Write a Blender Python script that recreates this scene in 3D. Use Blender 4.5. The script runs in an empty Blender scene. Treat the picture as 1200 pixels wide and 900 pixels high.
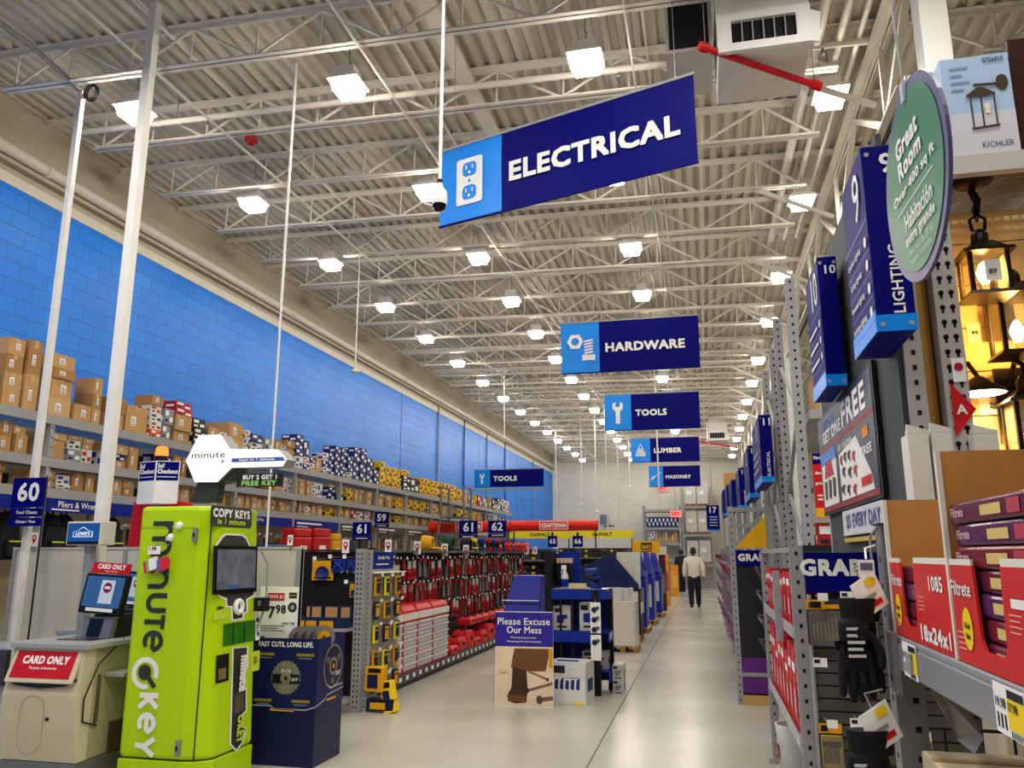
import bpy, math, random
from mathutils import Vector, Matrix
random.seed(11)
S = bpy.context.scene
COL = S.collection
# ------------------------------------------------------------------ camera, light, exposure
FPX, CAMZ = 940.0, 1.57
_p = math.atan(200/FPX); _s = math.atan(226/FPX*math.cos(_p))
FW = Vector((-math.sin(_s)*math.cos(_p), math.cos(_s)*math.cos(_p), math.sin(_p)))
RT = Vector((math.cos(_s), math.sin(_s), 0)); UP = RT.cross(FW)
cd = bpy.data.cameras.new('camera'); cam = bpy.data.objects.new('camera', cd); COL.objects.link(cam)
cd.sensor_width = 36; cd.sensor_fit = 'HORIZONTAL'; cd.lens = FPX/1200*36; cd.clip_start = .05; cd.clip_end = 200
m = Matrix.Identity(4)
for i in range(3):
    m[i][0] = RT[i]; m[i][1] = UP[i]; m[i][2] = -FW[i]
m[0][3], m[1][3], m[2][3] = 0, 0, CAMZ
cam.matrix_world = m
S.camera = cam
S.view_settings.view_transform = 'Standard'; S.view_settings.look = 'None'
S.view_settings.gamma = 1; S.view_settings.use_curve_mapping = False
S.view_settings.exposure = 0.18
LENS_L = 60.0            # radiance of the ceiling lamps
W = bpy.data.worlds.new('world'); S.world = W; W.use_nodes = True
W.node_tree.nodes['Background'].inputs[0].default_value = (1, .95, .88, 1)
W.node_tree.nodes['Background'].inputs[1].default_value = .05
# ceiling lamps of the same hall that hang behind and beside the camera, outside the frame
for lx, ly in [(-5.7, 4.2), (-3.3, 4.2), (-.85, 4.2), (1.5, 4.6), (-5.7, 1.8), (-3.3, 1.8), (-.85, 1.8), (1.5, 1.8), (-3.3, -.6), (-.85, -.6), (1.5, -.6),
               (4.2, 2), (4.2, 5.5), (4.2, 9), (4.2, 14), (4.2, 20), (4.2, 27), (4.2, 34)]:
    la = bpy.data.lights.new('hall_lamp', 'AREA'); la.shape = 'SQUARE'; la.size = .4; la.energy = 48; la.color = (1, .96, .9)
    lo = bpy.data.objects.new('hall_lamp', la); COL.objects.link(lo); lo.location = (lx, ly, 6.0)

def ray(x, y): return RT*((x-600)/FPX) + UP*((450-y)/FPX) + FW
def atY(x, y, Y):
    d = ray(x, y); return Vector((0, 0, CAMZ)) + d*(Y/d.y)
def atX(x, y, X):
    d = ray(x, y); return Vector((0, 0, CAMZ)) + d*(X/d.x)
def rect(x0, y0, x1, y1, Y):        # pixel box -> X0, X1, Z0, Z1 on the plane at depth Y
    a = atY(x0, (y0+y1)/2, Y); b = atY(x1, (y0+y1)/2, Y); xm = (x0+x1)/2
    return a.x, b.x, atY(xm, y1, Y).z, atY(xm, y0, Y).z

# ------------------------------------------------------------------ materials
MATS = {}
def lin(c): return tuple(((v/255)/12.92 if v/255 <= .04045 else ((v/255+.055)/1.055)**2.4) for v in c)
def M(rgb, rough=.5, metal=0., var=.06, scale=6., emit=0, trans=0, alpha=1, bump=0, coat=0):
    key = (rgb, rough, metal, var, scale, emit, trans, alpha, bump, coat)
    if key in MATS: return MATS[key]
    mt = bpy.data.materials.new('mat_%02x%02x%02x' % rgb); mt.use_nodes = True
    nt = mt.node_tree; b = nt.nodes['Principled BSDF']; c = lin(rgb)
    b.inputs['Roughness'].default_value = rough; b.inputs['Metallic'].default_value = metal
    b.inputs['Base Color'].default_value = (*c, 1); b.inputs['Specular IOR Level'].default_value = .5 if trans or alpha < 1 else (.4 if metal else .22)
    if coat: b.inputs['Coat Weight'].default_value = coat
    if trans:
        b.inputs['Transmission Weight'].default_value = trans; b.inputs['IOR'].default_value = 1.1
    if alpha < 1: b.inputs['Alpha'].default_value = alpha
    if emit:
        b.inputs['Emission Color'].default_value = (*c, 1); b.inputs['Emission Strength'].default_value = emit
    if var or bump:
        tc = nt.nodes.new('ShaderNodeTexCoord'); n = nt.nodes.new('ShaderNodeTexNoise')
        n.inputs['Scale'].default_value = scale; n.inputs['Detail'].default_value = 4
        nt.links.new(tc.outputs['Object'], n.inputs['Vector'])
        if var:
            mx = nt.nodes.new('ShaderNodeMix'); mx.data_type = 'RGBA'
            mx.inputs[6].default_value = (*[v*(1-var*1.6) for v in c], 1)
            mx.inputs[7].default_value = (*[min(1, v*(1+var*1.6)) for v in c], 1)
            nt.links.new(n.outputs['Fac'], mx.inputs[0]); nt.links.new(mx.outputs[2], b.inputs['Base Color'])
        if bump:
            bp = nt.nodes.new('ShaderNodeBump'); bp.inputs['Strength'].default_value = bump; bp.inputs['Distance'].default_value = .01
            nt.links.new(n.outputs['Fac'], bp.inputs['Height']); nt.links.new(bp.outputs[0], b.inputs['Normal'])
    MATS[key] = mt
    return mt

for _m in (NAVY, SIGNBLUE) if 0 else (): pass
def emis(rgb, L):
    key = ('E', rgb, L)
    if key not in MATS:
        mt = bpy.data.materials.new('glow'); mt.use_nodes = True; nt = mt.node_tree
        nt.nodes.remove(nt.nodes['Principled BSDF']); e = nt.nodes.new('ShaderNodeEmission')
        e.inputs[0].default_value = (*lin(rgb), 1); e.inputs[1].default_value = L
        nt.links.new(e.outputs[0], nt.nodes['Material Output'].inputs[0]); MATS[key] = mt
    return MATS[key]

WHITE = M((236, 234, 228), .5); PAPER = M((240, 238, 232), .6, var=.03); BLACK = M((18, 18, 20), .45); DARK = M((40, 41, 44), .5)
NAVY = M((6, 8, 104), .5, var=.04, scale=2.); LTBLUE = M((10, 136, 236), .35, var=.04, scale=2.); SIGNBLUE = M((22, 38, 128), .4)
RED = M((196, 26, 32), .4); YELLOW = M((246, 206, 22), .45); GREY = M((150, 150, 150), .5, var=.05); LIME = M((176, 210, 10), .32, var=.03, scale=3.)
CREAM = M((206, 194, 160), .5); STEEL = M((128, 130, 132), .42, .35); POST = M((228, 224, 217), .45); DECKP = M((220, 213, 200), .5, var=.05, scale=1.5)
for _m in (NAVY, SIGNBLUE): _m.node_tree.nodes['Principled BSDF'].inputs['Specular IOR Level'].default_value = .06
KRAFT = M((188, 146, 94), .75, var=.08, scale=9.); KRAFTD = M((164, 122, 74), .75, var=.08, scale=9.); TAPE = M((196, 160, 104), .4)
INK = M((34, 36, 44), .6, var=0); GALV = M((150, 148, 142), .45, .5, var=.08, scale=20)
KOBALT = M((10, 40, 140), .35); DNAVY = M((20, 30, 70), .45); GOLD = M((220, 160, 20), .5); WOODP = M((196, 154, 96), .6, var=.12, scale=5)

# ------------------------------------------------------------------ mesh builder
TXT = {}
def text_geo(body, bold):
    k = (body, bold)
    if k not in TXT:
        cu = bpy.data.curves.new('t', 'FONT'); cu.body = body; cu.space_character = 1+bold*1.6; cu.resolution_u = 2; cu.align_x = 'CENTER'
        ob = bpy.data.objects.new('t', cu); me = bpy.data.meshes.new_from_object(ob)
        vs = [(v.co.x, v.co.y) for v in me.vertices]; fs = [tuple(p.vertices) for p in me.polygons]
        bpy.data.objects.remove(ob); bpy.data.curves.remove(cu); bpy.data.meshes.remove(me)
        x0 = min(v[0] for v in vs); x1 = max(v[0] for v in vs); y0 = min(v[1] for v in vs); y1 = max(v[1] for v in vs)
        TXT[k] = ([((a-x0)/(x1-x0), (b-y0)/(y1-y0)) for a, b in vs], fs, (x1-x0)/(y1-y0))
    return TXT[k]

class MB:
    def __init__(s): s.v = []; s.f = []; s.m = []; s.s = []; s.mats = []
    def mi(s, mat):
        if mat not in s.mats: s.mats.append(mat)
        return s.mats.index(mat)
    def add(s, vs, fs, mat, smooth=False):
        o = len(s.v); k = s.mi(mat); s.v += [tuple(v) for v in vs]
        for f in fs: s.f.append([i+o for i in f]); s.m.append(k); s.s.append(smooth)
        return s
    def hexa(s, p, mat):        # 8 points: bottom ring 4 (ccw from above), top ring 4
        return s.add(p, [(3, 2, 1, 0), (4, 5, 6, 7), (0, 1, 5, 4), (1, 2, 6, 5), (2, 3, 7, 6), (3, 0, 4, 7)], mat)
    def box(s, x0, x1, y0, y1, z0, z1, mat):
        return s.hexa([(x0, y0, z0), (x1, y0, z0), (x1, y1, z0), (x0, y1, z0), (x0, y0, z1), (x1, y0, z1), (x1, y1, z1), (x0, y1, z1)], mat)
    def frust(s, b, z0, t, z1, mat):   # b,t = (x0,x1,y0,y1)
        return s.hexa([(b[0], b[2], z0), (b[1], b[2], z0), (b[1], b[3], z0), (b[0], b[3], z0), (t[0], t[2], z1), (t[1], t[2], z1), (t[1], t[3], z1), (t[0], t[3], z1)], mat)
    def obox(s, c, ax, ay, az, mat):
        c, ax, ay, az = map(Vector, (c, ax, ay, az))
        return s.hexa([c-ax-ay-az, c+ax-ay-az, c+ax+ay-az, c-ax+ay-az, c-ax-ay+az, c+ax-ay+az, c+ax+ay+az, c-ax+ay+az], mat)
    def bar(s, p0, p1, w, h, mat):      # rectangular bar, w across, h in the other direction
        p0, p1 = Vector(p0), Vector(p1); d = p1-p0; L = d.length; d.normalize()
        u = d.cross(Vector((0, 0, 1)))
        if u.length < 1e-4: u = Vector((1, 0, 0))
        u.normalize(); n = u.cross(d)
        return s.obox((p0+p1)/2, d*(L/2), u*(w/2), n*(h/2), mat)
    def tube(s, pts, r, mat, n=8, cap=True):
        pts = [Vector(p) for p in pts]; rs = r if isinstance(r, (list, tuple)) else [r]*len(pts)
        vs = []; fs = []; prev = None
        for i, p in enumerate(pts):
            d = (pts[min(i+1, len(pts)-1)] - pts[max(i-1, 0)]).normalized()
            u = prev - d*prev.dot(d) if prev is not None else d.orthogonal()
            if u.length < 1e-5: u = d.orthogonal()
            u.normalize(); prev = u; w = d.cross(u)
            for k in range(n):
                a = 2*math.pi*k/n; vs.append(p + (u*math.cos(a)+w*math.sin(a))*rs[i])
        for i in range(len(pts)-1):
            for k in range(n): fs.append((i*n+k, i*n+(k+1) % n, (i+1)*n+(k+1) % n, (i+1)*n+k))
        s.add(vs, fs, mat, n > 5)
        if cap: s.add(vs[:n], [tuple(reversed(range(n)))], mat); s.add(vs[-n:], [tuple(range(n))], mat)
        return s
    def lathe(s, prof, c, mat, axis=(0, 0, 1), n=20, smooth=True):   # prof: (r, h)
        c = Vector(c); a = Vector(axis).normalized(); u = a.orthogonal().normalized(); w = a.cross(u); vs = []; fs = []
        for r, h in prof:
            for k in range(n):
                t = 2*math.pi*k/n; vs.append(c + a*h + (u*math.cos(t)+w*math.sin(t))*max(r, 1e-4))
        for i in range(len(prof)-1):
            for k in range(n): fs.append((i*n+k, i*n+(k+1) % n, (i+1)*n+(k+1) % n, (i+1)*n+k))
        return s.add(vs, fs, mat, smooth)
    def poly(s, pts, O, U, V, mat, off=0., depth=0.):   # 2-D outline in the frame O + x U + y V, raised by off, extruded back by depth
        O, U, V = Vector(O), Vector(U), Vector(V); N = U.cross(V).normalized()
        a = [O + U*x + V*y + N*off for x, y in pts]; n = len(a)
        s.add(a, [tuple(range(n))], mat)
        if depth:
            b = [p - N*depth for p in a]
            s.add(a+b, [tuple(range(2*n-1, n-1, -1))] + [(i, i+n, (i+1) % n+n, (i+1) % n) for i in range(n)], mat)
        return s
    def quad(s, O, U, V, mat, x0, y0, x1, y1, off=.002): return s.poly([(x0, y0), (x1, y0), (x1, y1), (x0, y1)], O, U, V, mat, off)
    def text(s, body, O, U, V, mat, x0, y0, x1, y1, bold=.02, off=.004, fit=False):
        if not body: return s
        if body[0] == '~': return s.quad(O, U, V, mat, x0, y0+(y1-y0)*.25, x1, y0+(y1-y0)*.7, off)      # lettering too small to read
        vs, fs, asp = text_geo(body, bold); w, h = x1-x0, y1-y0
        if not fit:          # keep the lettering's aspect, centred in the box
            ul, vl = Vector(U).length, Vector(V).length
            if w*ul/(h*vl) > asp: w2 = h*vl*asp/ul; x0 += (w-w2)/2; w = w2
            else: h2 = w*ul/asp/vl; y0 += (h-h2)/2; h = h2
        O, U, V = Vector(O), Vector(U), Vector(V); N = U.cross(V).normalized(); e = bold*h*1.1; ea = e*min(1, V.length/U.length)
        if fit: ea = min(ea, w*.02)
        x0 += ea; w -= 2*ea; y0 += e; h -= 2*e
        for k, (dx, dy) in enumerate(((0, 0), (-1, -1), (1, 1), (-1, 1), (1, -1))[:5 if bold > .001 else 1]):
            s.add([O + U*(x0+a*w+dx*ea) + V*(y0+b*h+dy*e) + N*(off+k*.00012) for a, b in vs], fs, mat)
        return s
    def build(s, name, parent=None, bevel=0, loc=None, smooth=None):
        me = bpy.data.meshes.new(name); me.from_pydata(s.v, [], s.f)
        for mt in s.mats: me.materials.append(mt)
        me.polygons.foreach_set('material_index', s.m); me.polygons.foreach_set('use_smooth', s.s); me.update()
        o = bpy.data.objects.new(name, me); COL.objects.link(o)
        if parent: o.parent = parent
        if loc: o.location = loc
        if bevel:
            b = o.modifiers.new('bevel', 'BEVEL'); b.width = bevel; b.segments = 2; b.limit_method = 'ANGLE'; b.angle_limit = math.radians(40)
        return o

def circ(cx, cy, r, n=20, r2=None): return [(cx+r*math.cos(2*math.pi*i/n), cy+(r2 or r)*math.sin(2*math.pi*i/n)) for i in range(n)]
def rrect(x0, y0, x1, y1, r, n=4, ry=None):
    ry = ry or r; P = []
    for cx, cy, a0 in ((x1-r, y1-ry, 0), (x0+r, y1-ry, 90), (x0+r, y0+ry, 180), (x1-r, y0+ry, 270)):
        for i in range(n+1):
            a = math.radians(a0+90*i/n); P.append((cx+r*math.cos(a), cy+ry*math.sin(a)))
    return P

def tag(o, label, cat, group=None, kind=None):
    o['label'] = label; o['category'] = cat
    if group: o['group'] = group
    if kind: o['kind'] = kind
    return o
def thing(name, label, cat, loc=(0, 0, 0), rz=0, group=None):
    o = bpy.data.objects.new(name, None); o.empty_display_size = .1; COL.objects.link(o)
    o.location = loc; o.rotation_euler = (0, 0, rz); return tag(o, label, cat, group)
KIDS = {}
def kids(o):
    if o.name not in KIDS: KIDS[o.name] = [c for c in bpy.data.objects if c.parent == o]
    return KIDS[o.name]
def dup(o, loc, label, rz=None, group=None, scale=None, only=None):
    c = o.copy(); COL.objects.link(c); c.location = loc; c['label'] = label
    if rz is not None: c.rotation_euler = (0, 0, rz)
    if group: c['group'] = group
    if scale: c.scale = scale
    for ch in kids(o):
        d = ch.copy(); COL.objects.link(d); d.parent = c
        for g in kids(ch):
            e = g.copy(); COL.objects.link(e); e.parent = d
    return c
def struct(o):
    o['kind'] = 'structure'; return o
ORD = 'first second third fourth fifth sixth seventh eighth ninth tenth eleventh twelfth thirteenth fourteenth fifteenth sixteenth seventeenth eighteenth nineteenth twentieth'.split()
_T = {20: 'twenty', 30: 'thirty', 40: 'forty', 50: 'fifty', 60: 'sixty'}
def ordn(i):
    i += 1
    if i <= 20: return ORD[i-1]
    t, u = i//10*10, i % 10
    return _T[t]+'-'+ORD[u-1] if u else _T[t][:-1]+'ieth'
# ------------------------------------------------------------------ the setting
XW, ROOFZ, SLOPE, YB = -7.6, 6.75, .02, 41.6
def deckz(x): return ROOFZ - SLOPE*(x-XW)
def mat_blocks(name, c1, c2, mort, axis, rough=.42, bw=.4064, bh=.2032):
    mt = bpy.data.materials.new(name); mt.use_nodes = True; nt = mt.node_tree; b = nt.nodes['Principled BSDF']
    tc = nt.nodes.new('ShaderNodeTexCoord'); sx = nt.nodes.new('ShaderNodeSeparateXYZ'); cx = nt.nodes.new('ShaderNodeCombineXYZ')
    nt.links.new(tc.outputs['Object'], sx.inputs[0]); nt.links.new(sx.outputs[axis], cx.inputs[0]); nt.links.new(sx.outputs['Z'], cx.inputs[1])
    br = nt.nodes.new('ShaderNodeTexBrick'); br.inputs['Scale'].default_value = 1; br.inputs['Brick Width'].default_value = bw; br.inputs['Row Height'].default_value = bh
    br.inputs['Mortar Size'].default_value = .005; br.inputs['Mortar Smooth'].default_value = .3
    br.inputs['Color1'].default_value = (*lin(c1), 1); br.inputs['Color2'].default_value = (*lin(c2), 1); br.inputs['Mortar'].default_value = (*lin(mort), 1)
    nt.links.new(cx.outputs[0], br.inputs['Vector'])
    n = nt.nodes.new('ShaderNodeTexNoise'); n.inputs['Scale'].default_value = .9; n.inputs['Detail'].default_value = 5; nt.links.new(tc.outputs['Object'], n.inputs['Vector'])
    rr = nt.nodes.new('ShaderNodeMapRange'); rr.inputs[3].default_value = .86; rr.inputs[4].default_value = 1.14; nt.links.new(n.outputs['Fac'], rr.inputs[0])
    mx = nt.nodes.new('ShaderNodeVectorMath'); mx.operation = 'SCALE'; nt.links.new(br.outputs['Color'], mx.inputs[0]); nt.links.new(rr.outputs[0], mx.inputs['Scale'])
    nt.links.new(mx.outputs[0], b.inputs['Base Color']); b.inputs['Roughness'].default_value = rough; b.inputs['Specular IOR Level'].default_value = .25
    bp = nt.nodes.new('ShaderNodeBump'); bp.inputs['Strength'].default_value = .5; bp.inputs['Distance'].default_value = .006; bp.invert = True
    nt.links.new(br.outputs['Fac'], bp.inputs['Height']); nt.links.new(bp.outputs[0], b.inputs['Normal'])
    return mt
def mat_floor():
    mt = bpy.data.materials.new('polished_concrete'); mt.use_nodes = True; nt = mt.node_tree; b = nt.nodes['Principled BSDF']
    tc = nt.nodes.new('ShaderNodeTexCoord')
    n1 = nt.nodes.new('ShaderNodeTexNoise'); n1.inputs['Scale'].default_value = .5; n1.inputs['Detail'].default_value = 4; n1.inputs['Roughness'].default_value = .5
    n2 = nt.nodes.new('ShaderNodeTexNoise'); n2.inputs['Scale'].default_value = 60; n2.inputs['Detail'].default_value = 2
    for n in (n1, n2): nt.links.new(tc.outputs['Object'], n.inputs['Vector'])
    cr = nt.nodes.new('ShaderNodeValToRGB'); cr.color_ramp.elements[0].position = .22; cr.color_ramp.elements[1].position = .82
    cr.color_ramp.elements[0].color = (*lin((170, 166, 152)), 1); cr.color_ramp.elements[1].color = (*lin((214, 209, 195)), 1)
    nt.links.new(n1.outputs['Fac'], cr.inputs[0])
    mx = nt.nodes.new('ShaderNodeMix'); mx.data_type = 'RGBA'; mx.blend_type = 'OVERLAY'; mx.inputs[0].default_value = .18
    mx.blend_type = 'MULTIPLY'; mx.inputs[0].default_value = .12; nt.links.new(cr.outputs[0], mx.inputs[6]); nt.links.new(n2.outputs['Fac'], mx.inputs[7]); nt.links.new(mx.outputs[2], b.inputs['Base Color'])
    rr = nt.nodes.new('ShaderNodeMapRange'); rr.inputs[3].default_value = .24; rr.inputs[4].default_value = .30
    b.inputs['Roughness'].default_value = .25; b.inputs['Specular IOR Level'].default_value = .5
    return mt
FLOORM = mat_floor()
BLUEB = mat_blocks('blue_block', (6, 122, 230), (10, 130, 238), (2, 90, 184), 'Y')
GREYB = mat_blocks('grey_block', (222, 218, 204), (228, 224, 210), (202, 198, 186), 'X')
BEIGE = M((176, 168, 148), .7, var=.07, scale=1.2); WALLW = M((214, 208, 194), .6, var=.04)
XR, YF = 14.0, -7.0
struct(MB().box(XW, XR, YF, YB, -.2, 0, FLOORM).build('floor'))
struct(MB().box(-.949, -.939, YF, YB, 0, .0012, M((70, 66, 60), .8)).build('trim_1'))          # saw-cut joint along the aisle
struct(MB().box(-3.5, .3, 17.995, 18.005, 0, .0012, M((90, 86, 78), .8)).build('trim_2'))
struct(MB().box(XW-.3, XW, YF, YB, 0, 5.74, BLUEB).build('wall_left'))
struct(MB().box(XW-.3, XW+.002, YF, YB, 5.74, ROOFZ+.1, BEIGE).build('wall_left_upper'))
struct(MB().box(XW, XW+.012, YF, YB, 5.74, 5.87, WALLW).build('trim_3'))                        # pale painted stripe over the blue
struct(MB().box(XW, XW+.10, YF, YB, 5.95, 6.0, BEIGE).build('trim_4'))                            # ledge under the pipe
struct(MB().box(XW-.3, XR, YB, YB+.3, 0, ROOFZ+.1, GREYB).build('wall_back'))
struct(MB().box(XR, XR+.3, YF, YB, 0, ROOFZ+.1, WALLW).build('wall_right'))
struct(MB().box(XW-.3, XR, YF-.3, YF, 0, ROOFZ+.1, WALLW).build('wall_front'))
# block joints (control joints) in the blue wall
for i, yy in enumerate((19.6, 33.2)):
    struct(MB().box(XW, XW+.004, yy-.012, yy+.012, 0, 5.86, M((16, 60, 120), .7)).build('trim_%d' % (5+i)))
# ribbed steel deck: flutes run along the hall
d = MB(); vs = []; fs = []; prof = []
x = 0.; L = XR-XW+.1
while x < L:
    prof += [(x, 0), (x+.056, 0), (x+.072, .042), (x+.136, .042)]; x += .1524
for px_, pz in prof:
    X = XW+px_; vs += [(X, YF, deckz(X)+pz), (X, YB, deckz(X)+pz)]
for i in range(len(prof)-1): fs.append((2*i, 2*i+1, 2*i+3, 2*i+2))
d.add(vs, fs, M((190, 182, 166), .5, var=.05, scale=1.5)); d.box(XW-.3, XR+.3, YF, YB, ROOFZ+.12, ROOFZ+.2, DECKP)
struct(d.build('ceiling'))

# ------------------------------------------------------------------ roof steel
def joist(name, length, label, loc):
    j = thing(name, label, 'joist', loc)
    j.rotation_euler = (0, SLOPE, 0)
    t = MB(); t.box(0, length, -.062, -.006, -.006, 0, DECKP); t.box(0, length, -.014, -.006, -.055, 0, DECKP); t.box(0, length, .006, .062, -.006, 0, DECKP); t.box(0, length, .006, .014, -.055, 0, DECKP)
    t.build('top_chord', j)
    b = MB(); x0, x1 = .72, length-.35
    b.box(x0, x1, -.055, -.006, -.45, -.444, DECKP); b.box(x0, x1, -.013, -.006, -.45, -.405, DECKP); b.box(x0, x1, .006, .055, -.45, -.444, DECKP); b.box(x0, x1, .006, .013, -.45, -.405, DECKP)
    b.build('bottom_chord', j)
    w = MB(); n = int((x1-x0)/1.22); st = (x1-x0)/n
    w.tube([(.12, 0, -.03), (x0+.1, 0, -.43)], .018, DECKP, 6)
    for i in range(n):
        a = x0+.1+i*st; mid = a+st/2
        w.tube([(a, 0, -.43), (mid, 0, -.03)], .017, DECKP, 6); w.tube([(mid, 0, -.03), (a+st-.01 if i < n-1 else x1-.05, 0, -.43)], .017, DECKP, 6)
        w.tube([(a+.02, 0, -.43), (a+.02, 0, -.03)], .012, DECKP, 5); w.tube([(mid, 0, -.03), (mid, 0, -.43)], .012, DECKP, 5)
    w.build('web', j)
    return j
XG = 1.9
j0 = joist('roof_joist', XG-XW-.1, 'white open-web roof joist on the left bay, nearest the camera', (XW+.02, 3.57, deckz(XW)))
for k in range(1, 30):
    dup(j0, (XW+.02, 3.57+1.28*k, deckz(XW)), 'white open-web roof joist over the aisle, %s back from the front' % ordn(k), group='open-web joists over the blue wall bay')
j1 = joist('roof_joist', 9.4, 'white open-web joist right of the girder, nearest the camera', (XG+.1, 2.29, deckz(XG+.1)))
for k in range(1, 16):
    dup(j1, (XG+.1, 2.29+1.28*k, deckz(XG+.1)), 'white open-web joist right of the girder, %s back from the front' % ordn(k), group='open-web joists right of the girder')
# joist girder along the hall and its columns
def girder(y0, y1, label):
    g = thing('joist_girder', label, 'girder', (XG, y0, 0), group='girder spans on the column line'); L = y1-y0-.04; zt = deckz(XG)-.07
    t = MB()
    for sx in (-1, 1):
        t.box(*sorted((sx*.01, sx*.10)), 0, L, zt-.012, zt, DECKP); t.box(*sorted((sx*.01, sx*.022)), 0, L, zt-.1, zt, DECKP)
    t.build('top_chord', g)
    b = MB()
    for sx in (-1, 1):
        b.box(*sorted((sx*.01, sx*.10)), .6, L-.6, zt-.97, zt-.958, DECKP); b.box(*sorted((sx*.01, sx*.022)), .6, L-.6, zt-.97, zt-.87, DECKP)
    b.build('bottom_chord', g)
    w = MB(); n = max(2, int(L/2.56)); st = L/n
    for i in range(n):
        a = i*st; w.bar((0, a+(.1 if i == 0 else 0), zt-.06), (0, a+st/2, zt-.92), .06, .06, DECKP); w.bar((0, a+st/2, zt-.92), (0, a+st-(.1 if i == n-1 else 0), zt-.06), .06, .06, DECKP)
        w.bar((0, a+st/2, zt-.92), (0, a+st/2, zt-.06), .045, .045, DECKP)
    w.build('web', g)
    return g
cols = (-5.4, 6.1, 17.6, 29.1, 40.6)
for i in range(4): girder(cols[i]+.13, cols[i+1]-.13, 'white steel joist girder on the column line, %s span from the front' % ORD[i])
for i, yy in enumerate(cols[1:]):
    c = thing('steel_column', 'white square steel column right of the aisle, %s from the front' % ORD[i], 'column', (XG, yy, 0), group='square columns under the girder')
    MB().box(-.1, .1, -.1, .1, 0.012, deckz(XG)-.09, POST).build('shaft', c, .008); MB().box(-.16, .16, -.16, .16, 0, .012, GALV).build('base_plate', c)
    MB().box(-.13, .13, -.13, .13, deckz(XG)-.19, deckz(XG)-.175, POST).build('cap_plate', c)
# diagonal bottom-chord braces from girder to joists (bright rods at right)
for i, yy in enumerate((7.4, 10.0, 12.5, 15.1, 17.7, 20.2, 22.8, 25.4)):
    b = MB(); z0 = deckz(XG)-1.0
    b.bar((XG-.14, yy, z0+.12), (XG-1.05, yy+.0, deckz(XG-1)-.43), .045, .045, DECKP)
    tag(b.build('brace_angle'), 'white angle brace between girder and ceiling joist, %s from the front' % ORD[i], 'brace', 'angle braces beside the girder')
# bridging lines, conduit and pipes
for i, xx in enumerate((-5.05, -2.9, -.45)):
    b = MB(); b.bar((xx, .2, deckz(xx)-.47), (xx, YB-.05, deckz(xx)-.47), .018, .018, DECKP); b.bar((xx+.12, .2, deckz(xx)-.075), (xx+.12, YB-.05, deckz(xx)-.075), .02, .02, DECKP)
    tag(b.build('bridging_bar'), 'white bridging bars tying the roof joists, %s line from the blue wall' % ORD[i], 'bar', 'bridging lines along the roof')
tag(MB().bar((-2.25, 1, deckz(-2.25)-.1), (-2.25, 8.6, deckz(-2.25)-.1), .16, .05, DECKP).build('cable_tray'), 'flat off-white cable tray running along under the roof deck', 'cable tray')
t = thing('wall_pipe', 'thick off-white pipe along the top of the blue wall', 'pipe', (XW+.1, 0, 6.09))
MB().tube([(0, YF+.1, 0), (0, YB-.1, 0)], .075, M((214, 206, 190), .4), 14).build('pipe_run', t)
for yy in range(4, 41, 3): MB().lathe([(.076, -.03), (.088, -.03), (.088, .03), (.076, .03)], (0, yy+.4, 0), DECKP, (0, 1, 0), 14).build('coupling', t)
for i, yy in enumerate((7.19, 19.99, 32.8)):
    t = thing('sprinkler_pipe', 'white sprinkler pipe crossing between the roof joists, %s from the front' % ORD[i], 'pipe', (0, yy, 0), group='cross pipes under the roof')
    MB().tube([(-6.9, 0, deckz(-6.9)-.33), (1.7, 0, deckz(1.7)-.33)], .035, DECKP, 10).build('pipe_run', t)
    for xx in (-5.6, -3.4, -1.0, .9):
        MB().tube([(xx, 0, deckz(xx)-.3), (xx, 0, deckz(xx)-.02)], .006, GALV, 5).build('hanger_rod', t)
        MB().lathe([(.012, 0), (.012, -.05), (.03, -.055), (.001, -.065)], (xx+.4, 0, deckz(xx)-.36), GALV, n=10).build('sprinkler_head', t)
for i, (xx, r) in enumerate(((1.25, .05), (1.45, .035), (1.62, .025))):
    tag(MB().tube([(xx, 4.5, deckz(xx)-.3), (xx, 7.9, deckz(xx)-.3), (xx, 8.1, deckz(xx)-.2), (xx, 12.5, deckz(xx)-.14)], r, DECKP, 10).build('roof_pipe'), ['thick', 'medium', 'thin'][i]+' white pipe along the roof right of the air diffuser', 'pipe')
# ceiling lamps
def lamp(label, loc):
    l = thing('ceiling_light', label, 'ceiling light', loc, group='bright high-bay lamps under the roof')
    b = MB(); b.frust((-.165, .165, -.165, .165), .06, (-.14, .14, -.14, .14), .11, WHITE); b.box(-.1, .1, -.1, .1, .11, .22, POST); b.build('housing', l, .008)
    b = MB(); b.frust((-.112, .112, -.112, .112), -.04, (-.135, .135, -.135, .135), .06, emis((255, 247, 232), LENS_L)); b.build('lens', l)
    b = MB(); b.tube([(0, 0, .22), (0, 0, .30), (.015, 0, .33), (0, 0, .36), (0, 0, .58)], .006, GALV, 6); b.build('hook', l)
    return l
rows = [(-5.65, [6.59+2.33*i for i in range(15)]), (-3.22, [6.6, 9.0, 11.4, 13.63, 15.9]+[18.2+2.33*i for i in range(10)]),
        (-.86, [6.66, 9.0, 11.43, 13.68, 16.0]+[18.4+2.33*i for i in range(10)]), (1.43, [7.72, 10.2, 13.12, 15.76, 19.0, 21.6, 24.3, 27, 29.7, 32.4, 35.1, 38])]
RN = ['by the blue wall', 'second from the blue wall', 'over the centre aisle', 'beside the girder']
L0 = None
for r, (xx, ys) in enumerate(rows):
    for k, yy in enumerate(ys):
        lab = 'bright square ceiling lamp, %s from the front in the row %s' % (ordn(k), RN[r]); lc = (xx, yy, deckz(xx)-.6)
        if L0 is None: L0 = lamp(lab, lc)
        else: dup(L0, lc, lab)
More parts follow.
